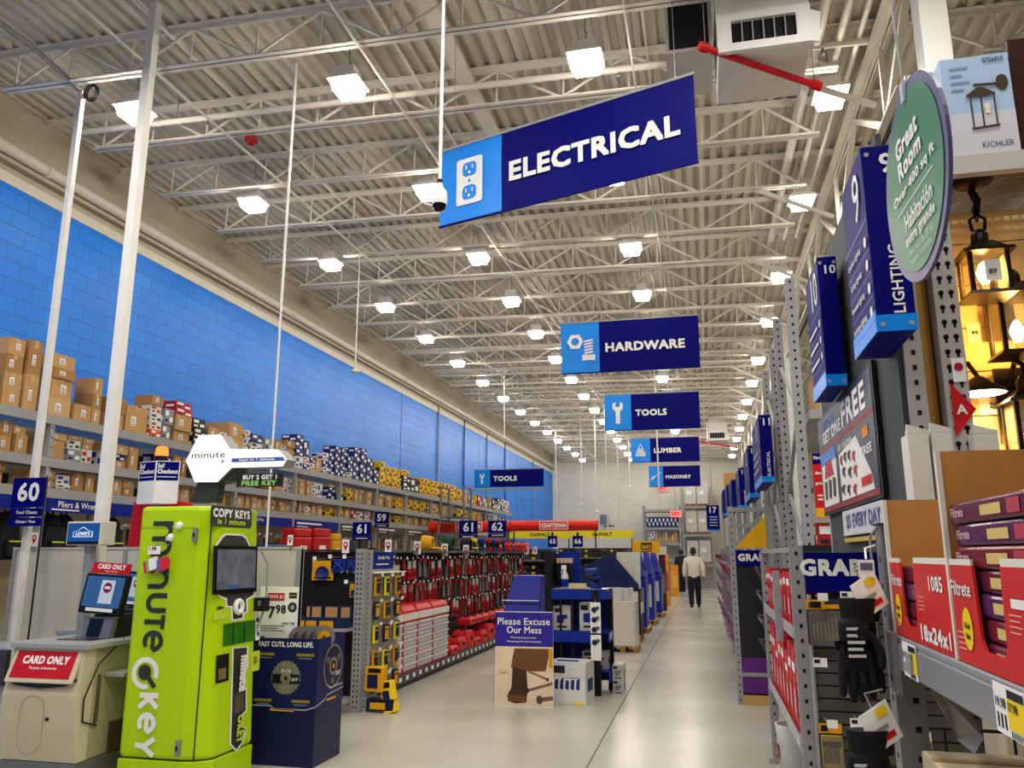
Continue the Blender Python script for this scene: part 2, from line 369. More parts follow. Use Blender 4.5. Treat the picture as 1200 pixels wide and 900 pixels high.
# air diffusers with a red pipe
def diffuser(loc, label, sc=1.):
    t = thing('air_diffuser', label, 'air diffuser', loc, group='ceiling air diffusers'); t.scale = (sc,)*3
    b = MB(); b.box(-.36, .36, 0, .78, .02, .62, POST); b.box(-.30, .30, .1, .7, .62, .8, POST); b.build('casing', t, .01)
    f = MB()
    for a in ((-.36, .36, -.05, .0, .0, .07), (-.36, .36, -.05, 0, .27, .34), (-.36, -.25, -.05, 0, .07, .27), (.25, .36, -.05, 0, .07, .27)): f.box(*a, WHITE)
    f.build('outlet_frame', t)
    MB().box(-.25, .25, -.012, 0, .07, .27, BLACK).build('outlet_recess', t)
    for i in range(5): MB().box(-.25+.5*(i+1)/6-.005, -.25+.5*(i+1)/6+.005, -.045, -.012, .07, .27, GREY).build('vane', t)
    b = MB(); b.poly([(0, .3), (.08, .26), (.05, .0), (0, .02)], (.36, -.02, 0), (1, 0, 0), (0, 0, 1), WHITE, 0, .02); b.build('side_fin', t)
    return t
diffuser((.66, 6.05, 5.53), 'boxy white air diffuser with dark outlet hanging near the front')
diffuser((.62, 28.9, 5.5), 'small white air diffuser far down the aisle ceiling', 1.)
def redpipe(p0, p1, label):
    t = thing('red_pipe', label, 'pipe', (0, 0, 0), group='red sprinkler pipes')
    MB().tube([p0, p1], .028, RED, 12).build('pipe_run', t)
    p0, p1 = Vector(p0), Vector(p1); d = (p1-p0).normalized()
    for q in (.015, .985): v = p0+(p1-p0)*q; MB().tube([v, (v.x, v.y, deckz(v.x)-.02)], .004, GALV, 5).build('hanger_rod', t)
    for p in (p0, p1): MB().tube([p-d*.04, p+d*.04], .042, RED, 12).build('coupling', t)
redpipe((.185, 5.98, 5.58), (1.09, 6.45, 5.40), 'red sprinkler pipe slanting below the near air diffuser')
redpipe((-.05, 28.8, 5.48), (1.25, 28.8, 5.22), 'red pipe under the far air diffuser')
REDK = M((150, 18, 24), .5); b = MB(); b.box(-.06, .06, -.05, .05, -.03, .03, REDK); b.lathe([(.045, -.03), (.04, -.06), (.001, -.075)], (0, 0, 0), REDK, n=14)
tag(b.build('fire_strobe', None, .006, (-4.78, 7.42, 6.17)), 'small red fire alarm box under a left roof joist', 'alarm')

tag(MB().box(-.12, .27, 6.25, 6.95, 5.75, 6.25, M((206, 200, 188), .5)).box(-.09, .24, 6.24, 6.2499, 5.78, 6.22, M((30, 30, 30), .8)).build('return_duct'), 'white return duct with dark grille left of the air diffuser', 'duct')
t = thing('roof_hatch', 'dark grey roof hatch right of the air diffuser', 'hatch', (1.42, 6.3, deckz(1.4)-.10)); MB().box(-.3, .3, -.5, .5, .0, .03, M((84, 82, 78), .6)).build('lid', t)
b = MB()
for a in ((-.34, .34, -.54, -.5), (-.34, .34, .5, .54), (-.34, -.3, -.5, .5), (.3, .34, -.5, .5)): b.box(*a, -.04, .08, DECKP)
b.build('curb_frame', t)
for i, yy in enumerate((22.6, 25.3, 28.2, 31.0, 36.5)):
    t = thing('wall_conduit', 'thin vertical conduit on the far blue wall, %s from the front' % ORD[i], 'conduit', (XW+.03, yy, 0), group='conduits on the blue wall'); MB().tube([(0, 0, 2.6), (0, 0, 6.0)], .022, [GREY, M((30, 70, 150), .5)][i % 2], 8).build('pipe_run', t)
    for z in (3, 4.5, 5.7): MB().box(-.03, .03, -.04, .04, z, z+.03, GALV).build('strap', t)
p = atY(708, 609, 40.9); t = thing('wall_monitor', 'small grey monitor on a bracket before the back wall', 'monitor', p); MB().box(-.22, .22, 0, .06, -.25, .25, M((110, 120, 134), .3)).build('screen', t); MB().box(-.05, .5, .06, .12, -.34, -.28, DARK).build('bracket', t); MB().tube([(0, .1, -.3), (0, .69, -.3)], .03, DARK, 8).build('arm', t)
# hanging rods and poles
def rodlamp(x, y, ztop, zbot, r, label, foot=True):
    t = thing('drop_pole', label, 'pole', (x, y, 0)); MB().tube([(0, 0, zbot), (0, 0, ztop)], r, POST, 8).build('pole', t)
    if foot: MB().lathe([(.01, .06), (.07, .03), (.075, 0), (.03, -.02), (.001, -.025)], (0, 0, zbot), POST, n=14).build('sensor', t)
    else: MB().tube([(0, 0, ztop-.02), (0, 0, ztop)], r*2, GALV, 8).build('top_clip', t)
p = atX(416, 436, -5.6); rodlamp(p.x, p.y, deckz(p.x)-.02, p.z, .012, 'white drop pole with disc sensor in front of the blue wall')
p = atY(591, 514, 21); rodlamp(p.x, p.y, deckz(p.x)-.02, p.z, .018, 'white drop pole with disc sensor above the left tools sign')
for i, (xx, yb, yy) in enumerate(((652, 598, 30), (682, 592, 29), (699, 600, 28), (712, 620, 25), (726, 625, 26), (738, 571, 33), (773, 595, 22))):
    p = atY(xx, yb, yy); rodlamp(p.x, p.y, deckz(p.x)-.02, p.z, .02, 'thin white drop pole far back, %s from the left before the grey wall' % ORD[i], i in (1, 2, 5))
p = atY(318, 545, 6.85); t = thing('ceiling_cable', 'thin pale pole rising to the roof behind the lime key kiosk', 'pole', (p.x, p.y, 0))
MB().tube([(0, 0, .9), (0, 0, 4.0)], .011, POST, 8).build('lower_pole', t); MB().tube([(0, 0, 4.0), (0, 0, deckz(p.x)-.03)], .015, POST, 8).build('upper_pole', t); MB().box(-.05, .05, -.05, .05, 0, .9, GREY).build('pole_base', t)
# two tall square posts at the left
p = atY(118, 620, 5.735); t = thing('power_post', 'tall square white steel post behind the blue lit screen, left of the key kiosk', 'post', (p.x, p.y, 0))
MB().box(-.042, .042, -.042, .042, .01, deckz(p.x)-.02, POST).build('shaft', t, .004); MB().box(-.08, .08, -.08, .08, 0, .01, GALV).build('base_plate', t)
p = atY(50, 480, 6.25); t = thing('power_post', 'tall square white post further left, with a cable coil at its top', 'post', (p.x, p.y, 0)); zt = deckz(p.x)-.47
MB().box(-.028, .028, -.028, .028, .01, zt, POST).build('shaft', t, .004); MB().box(-.08, .08, -.08, .08, 0, .01, GALV).build('base_plate', t)
b = MB()
for q in range(3): b.tube([(.1+.07*math.cos(a*.524), .02*q, zt-.02+.09*math.sin(a*.524)) for a in range(13)], .008, DARK, 6)
b.build('cable_coil', t); MB().tube([(0, 0, zt), (-.1, -.6, zt+.15), (-.2, -1.6, zt+.2), (-.3, -3, zt+.2)], .025, GALV, 8).build('conduit', t)

# dome camera on its pole
p = atY(515, 240, 5.0); t = thing('security_camera', 'white dome security camera on a pole left of the electrical banner', 'camera', (p.x, p.y, p.z))
MB().lathe([(.001, .16), (.02, .16), (.026, .13), (.05, .1), (.056, .03), (.05, .0)], (0, 0, 0), WHITE).build('housing', t)
MB().lathe([(.049, 0), (.047, -.02), (.035, -.042), (.001, -.052)], (0, 0, 0), M((10, 10, 12), .08), n=20).build('dome', t)
MB().tube([(0, 0, .15), (0, 0, deckz(p.x)-p.z-.03)], .013, POST, 10).build('pole', t); MB().tube([(0, 0, .155), (0, 0, .19)], .02, BLACK, 10).build('collar', t)
MB().tube([(-.04, 0, .1), (-.1, 0, .08), (-.11, 0, .02), (-.05, 0, -.0)], .008, WHITE, 8).build('cable_loop', t)
# ------------------------------------------------------------------ overhead department banners
def icon(b, kind, O, U, V, c, w):
    cx, cy = c
    P = lambda pts, mat, off: b.poly([(cx+x*w, cy+y*w) for x, y in pts], O, U, V, mat, off)
    if kind == 'outlet':
        P(rrect(-.45, -.72, .45, .72, .08), WHITE, .003)
        for yy in (.36, -.36):
            P(rrect(-.24, yy-.22, .24, yy+.22, .14), LTBLUE, .005)
            for xx in (-.11, .11): P([(xx-.02, yy), (xx+.02, yy), (xx+.02, yy+.13), (xx-.02, yy+.13)], WHITE, .007)
            P(circ(0, yy-.1, .045, 10), WHITE, .007)
        P(circ(0, 0, .05, 10), LTBLUE, .005)
    elif kind == 'bolt':
        P(circ(-.22, .28, .38, 6), WHITE, .003); P(circ(-.22, .28, .18, 16), LTBLUE, .005)
        P([(.1, -.62), (.7, -.62), (.7, -.36), (.1, -.36)], WHITE, .003)
        for q in range(5): P([(.2, -.33+.14*q), (.6, -.27+.14*q), (.6, -.19+.14*q), (.2, -.25+.14*q)], WHITE, .003)
    elif kind == 'wrench':
        P([(-.14, -.75), (.14, -.75), (.14, .05), (.34, .26), (.34, .58), (.14, .72), (.14, .38), (-.14, .38), (-.14, .72), (-.34, .58), (-.34, .26), (-.14, .05)], WHITE, .003)
    elif kind == 'lumber':
        for q, n in enumerate((5, 4, 3, 2)):
            for k in range(n):
                x = (k-(n-1)/2)*.2; P([(x-.085, -.6+q*.2), (x+.085, -.6+q*.2), (x+.085, -.44+q*.2), (x-.085, -.44+q*.2)], WHITE, .003)
        P([(-.5, -.4), (-.44, -.4), (.03, .65), (-.03, .65)], WHITE, .004); P([(.5, -.4), (.44, -.4), (-.03, .65), (.03, .65)], WHITE, .004)
    elif kind == 'trowel':
        P([(-.7, -.5), (-.1, -.1), (0, .06), (-.35, -.0)], WHITE, .003); P([(-.05, 0), (.1, .1), (.06, .16), (-.08, .05)], WHITE, .003); P([(.08, .08), (.6, .4), (.54, .5), (.02, .17)], WHITE, .003)
def banner(label, word, kind, p0, p1, ztop, h, frac=.27, bold=.02, wid=(.36, .94), rods=True):
    p0 = Vector((p0[0], p0[1], 0)); p1 = Vector((p1[0], p1[1], 0)); w = (p1-p0).length
    t = thing('hanging_banner', label, 'banner', (p0.x, p0.y, ztop), math.atan2(p1.y-p0.y, p1.x-p0.x), 'blue department banners')
    b = MB(); O, U, V = (0, 0, 0), (1, 0, 0), (0, 0, 1)
    nx, nz = 26, 8
    for k, (xa, xb, mt) in enumerate(((0, w*frac, LTBLUE), (w*frac, w, NAVY))):
        def dy(x, z): return .006*math.sin(x*9+z*3)*math.cos(z*6+x*2)*min(1, abs(z)/.08)
        for yo, flip in ((0, 0), (.004, 1)):
            vs = []; fs = []
            for j in range(nz+1):
                for i in range(nx+1):
                    x = xa+(xb-xa)*i/nx; z = -h*j/nz; vs.append((x, dy(x, z)+yo, z))
            for j in range(nz):
                for i in range(nx):
                    q = (j*(nx+1)+i, (j+1)*(nx+1)+i, (j+1)*(nx+1)+i+1, j*(nx+1)+i+1); fs.append(q if not flip else q[::-1])
            b.add(vs, fs, mt, True)
    icon(b, kind, (0, -.01, 0), U, V, (w*frac/2, -h/2), h*.42)
    b.text(word, (0, -.01, 0), U, V, WHITE, w*wid[0], -h*.70, w*wid[1], -h*.36, bold)
    b.build('fabric', t)
    MB().box(-.01, w+.01, -.008, .012, -.005, .018, GREY).build('top_rail', t); MB().box(-.005, w+.005, -.007, .011, -h-.012, -h+.004, NAVY).build('bottom_rail', t)
    if rods:
        for x in (.06*w, .94*w): MB().tube([(x, .002, .01), (x, .002, deckz(p0.x+x*(p1-p0).x/w)-ztop-.02)], .003, GALV, 5).build('cable', t)
    return t
a = atY(517, 165, 6.45); b_ = atY(814, 118, 5.72)
banner('large electrical banner with white outlet icon, nearest the camera', 'ELECTRICAL', 'outlet', a, b_, 5.19, .73, .275, .045, (.31, .95))
def ban(label, word, kind, x0, x1, yt, yb, Y, **k):
    a = atY(x0, yt, Y); c = atY(x1, yt, Y); zt = atY((x0+x1)/2, yt, Y).z; zb = atY((x0+x1)/2, yb, Y).z
    return banner(label, word, kind, (a.x, Y), (c.x, Y), zt, zt-zb, **k)
ban('blue hardware banner with hex nut and bolt icon, second from the front', 'HARDWARE', 'bolt', 657, 818, 374.5, 434, 11.8, frac=.285, wid=(.33, .90), bold=.045)
ban('blue tools banner with wrench icon below the hardware banner', 'TOOLS', 'wrench', 708, 819, 461, 503, 17.6, frac=.285, wid=(.33, .66), bold=.045)
ban('blue lumber banner with stacked boards icon', 'LUMBER', 'lumber', 739, 819, 513, 541, 24.4, frac=.285, wid=(.34, .74), bold=.045)
ban('blue masonry banner with trowel icon, farthest down the aisle', 'MASONRY', 'trowel', 760, 820, 546, 570, 32, frac=.28, wid=(.33, .82), bold=.045)
t = ban('wide blue tools sign on a grey bar in front of the blue wall', 'TOOLS', 'wrench', 556, 637, 550, 570, 21.2, frac=.23, wid=(.28, .62), bold=.045)
MB().box(-.15, 2.1, -.03, .03, -.56, -.52, GREY).build('support_bar', t)

# ------------------------------------------------------------------ storage racks along the blue wall
RXF, RXB = -6.5, -7.5
LV = (2.24, 2.55, 2.99)
RACK0, BAYW, NB = 5.15, 1.73, 13
HDR = ['', 'Pliers & Wrenches', '', 'Hammers & Prys', '~', '~', '~', '~', '', '', '', '', '']
FELT = M((74, 70, 66), .6); PEG = M((176, 164, 138), .7)
def upright(b, x, y, z0, z1, w, d, mat, holes=None, pitch=.0508, face='-y', sq=.014, rows=1):
    b.box(x-w/2, x+w/2, y-d/2, y+d/2, z0, z1, mat)
    if holes:
        z = z0+.05
        while z < z1-.03:
            for r in range(rows):
                o = 0 if rows == 1 else (-.2+.4*r)
                if '-y' in face: b.quad((x, y-d/2, z), (1, 0, 0), (0, 0, 1), holes, o*w-sq/2, -sq/2, o*w+sq/2, sq*.8, .0012)
                if '-x' in face: b.quad((x-w/2, y, z), (0, -1, 0), (0, 0, 1), holes, o*d-sq/2, -sq/2, o*d+sq/2, sq*.8, .0012)
                if '+x' in face: b.quad((x+w/2, y, z), (0, 1, 0), (0, 0, 1), holes, o*d-sq/2, -sq/2, o*d+sq/2, sq*.8, .0012)
            z += pitch
HOLE = M((22, 22, 24), .8, var=0)
def rack_bay(k):
    y0 = RACK0+BAYW*k
    t = thing('storage_rack', 'grey steel rack bay along the blue wall, %s from the near end' % ORD[k], 'rack', (0, y0, 0), group='rack bays under the blue wall')
    MB().box(RXB+.0, RXB+.012, .01, BAYW-.01, 2.14, 2.97, M((58, 54, 50), .8)).build('shade_panel', t)  # added dark sheet, stands in for the shade between the upper shelves
    for xx in (RXF-.04, RXB+.04):
        b = MB(); upright(b, xx, .03, 0, 2.98, .07, .05, GREY, HOLE, .1, '+x'); b.build('upright', t)
    if k == NB-1:
        b = MB(); upright(b, RXF-.04, BAYW-.03, 0, 2.98, .07, .05, GREY, HOLE, .1, '+x'); b.build('upright', t)
    for z in LV:
        MB().box(RXF-.045, RXF, .0, BAYW, z-.10, z-.004, GREY).build('front_beam', t)
        MB().box(RXB, RXB+.045, .0, BAYW, z-.10, z-.004, GREY).build('rear_beam', t)
        b = MB()
        for q in range(22): b.box(RXB+.01, RXF-.002, BAYW*(q+.5)/22-.004, BAYW*(q+.5)/22+.004, z-.004, z+.002, GALV)
        for q in range(6): b.box(RXB+.1+q*.15, RXB+.108+q*.15, .01, BAYW-.01, z-.010, z-.004, GALV)
        b.build('wire_deck', t)
    b = MB(); mt = SIGNBLUE if k < 5 else FELT
    b.box(RXF-.012, RXF+.008, .06, BAYW-.06, 2.0, 2.135, mt)
    if HDR[k]: b.text(HDR[k], (RXF+.008, 0, 2.0), (0, 1, 0), (0, 0, 1), WHITE, .12, .05, 1.0, .115, .01); b.quad((RXF+.008, 0, 2.0), (0, 1, 0), (0, 0, 1), WHITE, .12, .02, .5, .034)
    b.build('header_sign', t)
    MB().box(RXB+.05, RXB+.065, 0.02, BAYW-.02, .1, 2.1, PEG).build('back_panel', t)
    MB().box(RXB+.06, RXF-.01, .03, BAYW-.03, .05, .16, GREY).build('base_shelf', t)
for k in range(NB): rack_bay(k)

# cartons: every one an object; kinds share a builder
WLAB = M((240, 240, 236), .5, var=0)
def carton(name, w, d, h, kind, rnd):
    """box with the front face on +X (faces the aisle), origin at the base centre; w along Y, d along X"""
    col = dict(kraft=KRAFT, kraft2=KRAFTD, white=M((222, 220, 212), .6), blue=M((22, 40, 110), .5), grey=M((132, 136, 140), .5), gold=M((232, 182, 30), .5), black=M((30, 28, 32), .5), red=M((170, 30, 36), .5),
               tan=M((196, 160, 110), .7), orange=M((224, 90, 36), .5))[kind]
    b = MB(); b.box(-d/2, d/2, -w/2, w/2, 0, h, col)
    F = ((d/2, 0, 0), (0, 1, 0), (0, 0, 1)); N = ((0, -w/2, 0), (1, 0, 0), (0, 0, 1))
    o = None
    if kind in ('blue', 'grey', 'black', 'red', 'gold', 'white', 'orange'):
        acc = WLAB if kind != 'white' else [M((30, 60, 160), .5), M((60, 64, 70), .5), M((190, 40, 36), .5)][int(rnd*3) % 3]
        if kind == 'gold': acc = M((40, 36, 30), .5)
        for G, ww in ((F, w), (N, d)):
            b.quad(*G, acc, -ww*.42, h*.55, -ww*.02, h*.86, .001); b.quad(*G, acc, ww*.08, h*.18, ww*.42, h*.5, .001)
            b.quad(*G, INK if kind not in ('black',) else WLAB, -ww*.4, h*.16, -ww*.1, h*.34, .001)
    o = b.build(name)
    if kind in ('kraft', 'kraft2', 'tan'):
        s = min(.3, .9*w)
        q = MB(); x0 = -w*.35+rnd*w*.3
        q.quad(*F, WLAB, x0, h*.28, x0+min(.085, w*.26), h*.28+min(.11, h*.45), .002)
        for r in range(4): q.quad(*F, INK, x0+.01, h*.31+r*min(.022, h*.09), x0+min(.075, w*.23)*(1-.2*(r % 2)), h*.31+r*min(.022, h*.09)+min(.009, h*.04), .003)
        q.build('shipping_label', o)
        if h > .11:
            q = MB(); q.box(-d/2-.001, d/2+.001, -.025, .025, h-.0005, h+.001, TAPE); q.box(d/2-.0005, d/2+.001, -.025, .025, h*.78, h+.001, TAPE); q.build('packing_tape', o)
    return o
KN = dict(kraft='brown', kraft2='dark brown', white='white printed', blue='navy blue', grey='grey', gold='yellow', black='black', red='red', tan='light tan', orange='orange')
NM = dict(kraft='cardboard_carton', kraft2='cardboard_carton', tan='cardboard_carton')
LVN = ['lowest', 'second up', 'third up', 'fourth up', 'fifth up', 'sixth up', 'seventh up', 'eighth up']
def stacks(specs, z, shelfname):
    """specs: (pixel x left, pixel x right, [(kind, height), ...]) read on the shelf's front plane"""
    parts = []
    for xa, xb, col in specs:
        ya, yb = atX(xa, 540, RXF).y, atX(xb, 540, RXF).y; nn = math.ceil((yb-ya)/.62)
        for q in range(nn): parts.append((ya+(yb-ya)*q/nn, ya+(yb-ya)*(q+1)/nn, col))
    for i, (ya, yb, col) in enumerate(parts):
        w = yb-ya; zz = z+.004; tot = sum(h for _, h in col)
        if shelfname != 'top' and tot < (.24 if shelfname == 'middle' else .15): col = col+[(random.choice([col[-1][0], 'kraft', 'tan']), (.27 if shelfname == 'middle' else .19)-tot)]
        for L, (kind, h) in enumerate(col):
            if h < .04: continue
            ww = w*random.uniform(.86, .97); dd = min(.55, max(.26, w*random.uniform(.8, 1.2))); r = random.random()
            o = carton(NM.get(kind, 'product_box'), ww, dd, h, kind, r)
            o.location = (RXF-.085-dd/2-random.uniform(0, .03), (ya+yb)/2+random.uniform(-.01, .01), zz); zz += h+.0015
            tag(o, '%s box %s, %s stack from near end of %s wall shelf' % (KN[kind], LVN[L], ordn(i), shelfname), 'box', 'boxes on the blue wall racks')
K, K2, Wt, B, G, Y, BK, R, TN, OR = 'kraft', 'kraft2', 'white', 'blue', 'grey', 'gold', 'black', 'red', 'tan', 'orange'
stacks([(1, 24, [(K, .17), (K, .17), (K2, .18), (K, .17)]), (26, 44, [(K, .37), (K2, .36)]), (58, 86, [(TN, .2), (K, .21), (K2, .11), (K, .15)]), (87, 110, [(K, .19), (TN, .02)]), (111, 122, [(K, .18), (K2, .17), (K, .18)]),
        (131, 150, [(K, .19), (K2, .18)]), (152, 178, [(K, .33)]), (-26, -4, [(K, .2), (K2, .2)]), (180, 194, [(OR, .1), (Wt, .1), (Wt, .1), (Wt, .1), (K2, .12)]), (195, 206, [(G, .2), (G, .2)]),
        (208, 229, [(K, .16), (K, .2), (R, .09), (R, .09)]), (231, 247, [(BK, .12), (BK, .13), (BK, .13)]), (249, 262, [(R, .13), (K, .18)]), (264, 272, [(Wt, .14), (Wt, .14)]),
        (274, 291, [(TN, .22), (K, .24)]), (292, 298, [(Wt, .13), (Wt, .14), (Wt, .13)]), (300, 313, [(Wt, .12), (Wt, .13), (B, .12)]), (315, 326, [(Wt, .18), (G, .18)]), (327, 334, [(K, .2), (K, .16)]), (336, 342, [(Wt, .12), (B, .1), (Wt, .1)]),
        (339.5, 351, [(K, .3), (K2, .12)]), (352, 361, [(Wt, .2), (B, .12), (B, .12), (B, .12)]), (362, 369, [(B, .1), (Wt, .12), (B, .28)]), (370, 376, [(Wt, .14), (B, .1)]), (377, 384, [(K, .26)]), (385, 391, [(Wt, .12), (B, .12), (Wt, .14)]),
        (392, 397, [(B, .13), (B, .14), (B, .14)]), (398, 404, [(B, .14), (B, .14), (B, .15), (B, .13)]), (405, 411, [(B, .14), (B, .13), (B, .14), (B, .13)]), (413, 419, [(Wt, .13), (B, .15), (B, .15)]),
        (420, 427, [(B, .18), (B, .18), (B, .18), (B, .1)]), (428, 435, [(B, .18), (B, .18), (B, .18), (B, .12)]), (436, 443, [(B, .17), (B, .17), (B, .17)]), (444, 450, [(B, .15), (B, .16)]),
        (452, 458, [(Y, .26), (Y, .26)]), (459, 464, [(Y, .2), (Y, .24)]), (465, 470, [(Y, .23), (Y, .22)]), (471, 475, [(Y, .2), (Y, .18)]), (477, 486, [(BK, .2), (BK, .14), (Y, .13)]), (487, 497, [(BK, .34)]),
        (498, 508, [(Y, .2), (Y, .2)]), (509, 520, [(Y, .2), (Y, .2)]), (523, 532, [(Y, .22), (Y, .2)]), (533, 540, [(Y, .22), (Y, .2)]), (541, 546, [(Y, .36)]), (547, 552, [(K, .38)]), (553, 558, [(G, .3)]), (559, 563, [(Y, .3)]),
        (564, 569, [(R, .34)]), (570, 575, [(G, .32)]), (576, 580, [(K2, .36)]), (581, 585, [(BK, .36)]), (586, 590, [(Wt, .2), (BK, .2)]), (591, 595, [(BK, .2), (Wt, .2)]), (596, 600, [(Wt, .4)])], LV[2], 'top')
stacks([(1, 21, [(K, .15), (K2, .15)]), (23, 38, [(K, .19)]), (54, 84, [(K, .2)]), (57, 63, [(TN, .0)]) if 0 else (86, 103, [(G, .13), (Wt, .1)]), (104, 117, [(Wt, .15), (K, .06)]), (132, 141, [(Wt, .2)]), (142, 157, [(K, .09), (B, .07)]), (158, 169, [(K, .22)]), (195, 205, [(B, .26)]), (206, 211, [(B, .25)]),
        (213, 221, [(K, .27)]), (222, 228, [(K2, .25)]), (330, 338, [(K, .24)]), (339, 344, [(Wt, .13), (Wt, .12)]), (345, 351, [(Wt, .12), (Wt, .12)]), (352, 358, [(TN, .12), (K, .1)]), (359, 366, [(TN, .13), (K, .1)]), (367, 372, [(K, .2)]), (373, 379, [(Wt, .13), (Wt, .12)]), (380, 386, [(Wt, .25)]),
        (392, 400, [(B, .12), (B, .1)]), (401, 411, [(B, .13), (K, .12)]), (413, 420, [(Y, .2)]), (421, 427, [(K, .26)]), (428, 434, [(K2, .22)]), (437, 443, [(TN, .12)]), (444, 449, [(K2, .27)]), (450, 457, [(K, .2)]), (458, 466, [(K2, .14)]),
        (470, 476, [(Y, .14), (Y, .12)]), (477, 483, [(Y, .13), (Y, .13)]), (484, 489, [(Y, .25)]), (490, 496, [(Y, .2)]), (499, 505, [(Y, .22)]), (506, 511, [(BK, .2)]), (512, 519, [(Y, .18)]), (524, 533, [(K, .2)]), (540, 547, [(Y, .25)]), (548, 554, [(Y, .2)]), (555, 562, [(Y, .22)]), (563, 569, [(K2, .2)]), (575, 581, [(BK, .22)]), (582, 588, [(Wt, .2)]), (589, 596, [(BK, .24)])], LV[1], 'middle')
stacks([(1, 17, [(K, .12), (K2, .08)]), (47, 58, [(K, .12)]), (60, 66, [(Wt, .14)]), (67, 76, [(K, .09)]), (77, 94, [(Wt, .05), (Wt, .1)]), (96, 110, [(K2, .19)]), (112, 122, [(K, .2)]), (140, 154, [(K, .18)]), (156, 170, [(K2, .1)]), (210, 222, [(K, .16)]), (224, 234, [(TN, .2)]), (236, 246, [(K, .14)]), (248, 256, [(K, .12)]), (258, 266, [(Wt, .16)]), (268, 276, [(K, .18)]), (278, 286, [(K2, .15)]), (288, 296, [(TN, .17)]), (298, 303, [(K, .2)]),
        (304, 311, [(TN, .1), (K, .08)]), (312, 318, [(K, .16)]), (319, 325, [(TN, .2)]), (327, 334, [(K2, .1)]), (337, 344, [(K, .1), (TN, .06)]), (345, 351, [(TN, .14)]), (352, 357, [(K, .1)]), (359, 364, [(K2, .21)]), (366, 372, [(Wt, .12)]), (374, 380, [(K, .2)]), (381, 387, [(TN, .14)]), (391, 399, [(Y, .16)]), (401, 410, [(Y, .14)]), (411, 418, [(K, .18)]), (419, 425, [(R, .18)]), (426, 433, [(Wt, .15)]), (436, 442, [(Wt, .18)]), (444, 451, [(K2, .2)]), (452, 459, [(TN, .14)]), (460, 466, [(K2, .18)]),
        (470, 476, [(Y, .16)]), (477, 483, [(Y, .14)]), (484, 491, [(K2, .18)]), (492, 496, [(K, .16)]), (499, 507, [(K2, .18)]), (508, 516, [(K, .14)]), (520, 530, [(BK, .16)]), (540, 550, [(K, .18)]), (552, 562, [(BK, .16)]), (564, 572, [(Wt, .16)]), (574, 582, [(BK, .18)]), (584, 594, [(Wt, .16)])], LV[0], 'lower')
# goods hung below the header signs: backpacks near, packs on hooks further on
BAGB = M((26, 27, 30), .75, bump=.4, scale=40); BAGY = M((204, 220, 40), .5)
def backpack(label, loc, w=.25):
    t = thing('tool_backpack', label, 'backpack', loc, group='black tool backpacks under the blue wall rack'); b = MB()
    pr = []
    b.frust((-.1, .1, -w/2, w/2), 0, (-.07, .07, -w/2*.85, w/2*.85), .36, BAGB); b.lathe([(w/2*.85, 0), (w/2*.8, .05), (w/2*.5, .1), (.001, .12)], (0, 0, .36), BAGB, n=16); b.build('bag', t, .02)
    b = MB(); b.box(.09, .14, -w*.35, w*.35, .03, .2, BAGB); b.build('front_pocket', t, .015)
    MB().box(.14, .146, -w*.33, w*.33, .17, .185, BAGY).build('reflective_stripe', t)
    MB().tube([(0, -.04, .47), (0, -.035, .53), (0, .035, .53), (0, .04, .47)], .01, BAGB, 6).build('handle', t)
for i, (xp, lab) in enumerate(((58, 'black tool backpack with yellow stripe left of the blue screen'), (74, 'second black backpack hanging beside the blue screen'), (130, 'black backpack between the blue screen and the red panel'), (8, 'black tool bag at the left edge beside the sixty sign'))):
    p = atX(xp, 625, -6.7); backpack(lab, (-6.72, p.y, 1.52))
PKC = [M((190, 40, 36), .5), M((226, 180, 40), .5), M((40, 60, 130), .5), M((60, 60, 64), .5), M((210, 204, 190), .5), M((204, 120, 50), .5)]
def hangpack(mat, name='hanging_pack'):
    b = MB(); b.box(-.015, .015, -.06, .06, 0, .2, mat); o = b.build(name)
    q = MB(); q.box(-.016, .016, -.06, .06, .2, .25, PAPER); q.build('header_card', o); q = MB(); q.tube([(-.3, 0, .235), (.08, 0, .235), (.09, 0, .245)], .004, GALV, 5); q.build('hook', o)
    q = MB(); q.box(.085, .09, -.03, .03, .235, .265, PAPER); q.build('price_tag', o)
    return o
protos = [hangpack(c) for c in PKC]; used = [0]*6; CN = ['red', 'yellow', 'blue', 'dark grey', 'pale', 'orange']
n = 0; yy = 8.3
while yy < 26.4:
    c = random.choice([0, 1, 2, 3, 4, 5, 3, 4]); lab = '%s blister pack hanging under the blue wall rack, %s from the near end' % (CN[c], ordn(n)); loc = (-6.72, yy, 1.66+random.uniform(-.03, .05))
    if used[c] == 0: o = tag(protos[c], lab, 'pack', 'packs under the wall rack headers'); o.location = loc; used[c] = 1
    else: dup(protos[c], loc, lab, group='packs under the wall rack headers')
    n += 1; yy += .2+.012*n if yy < 18 else .55
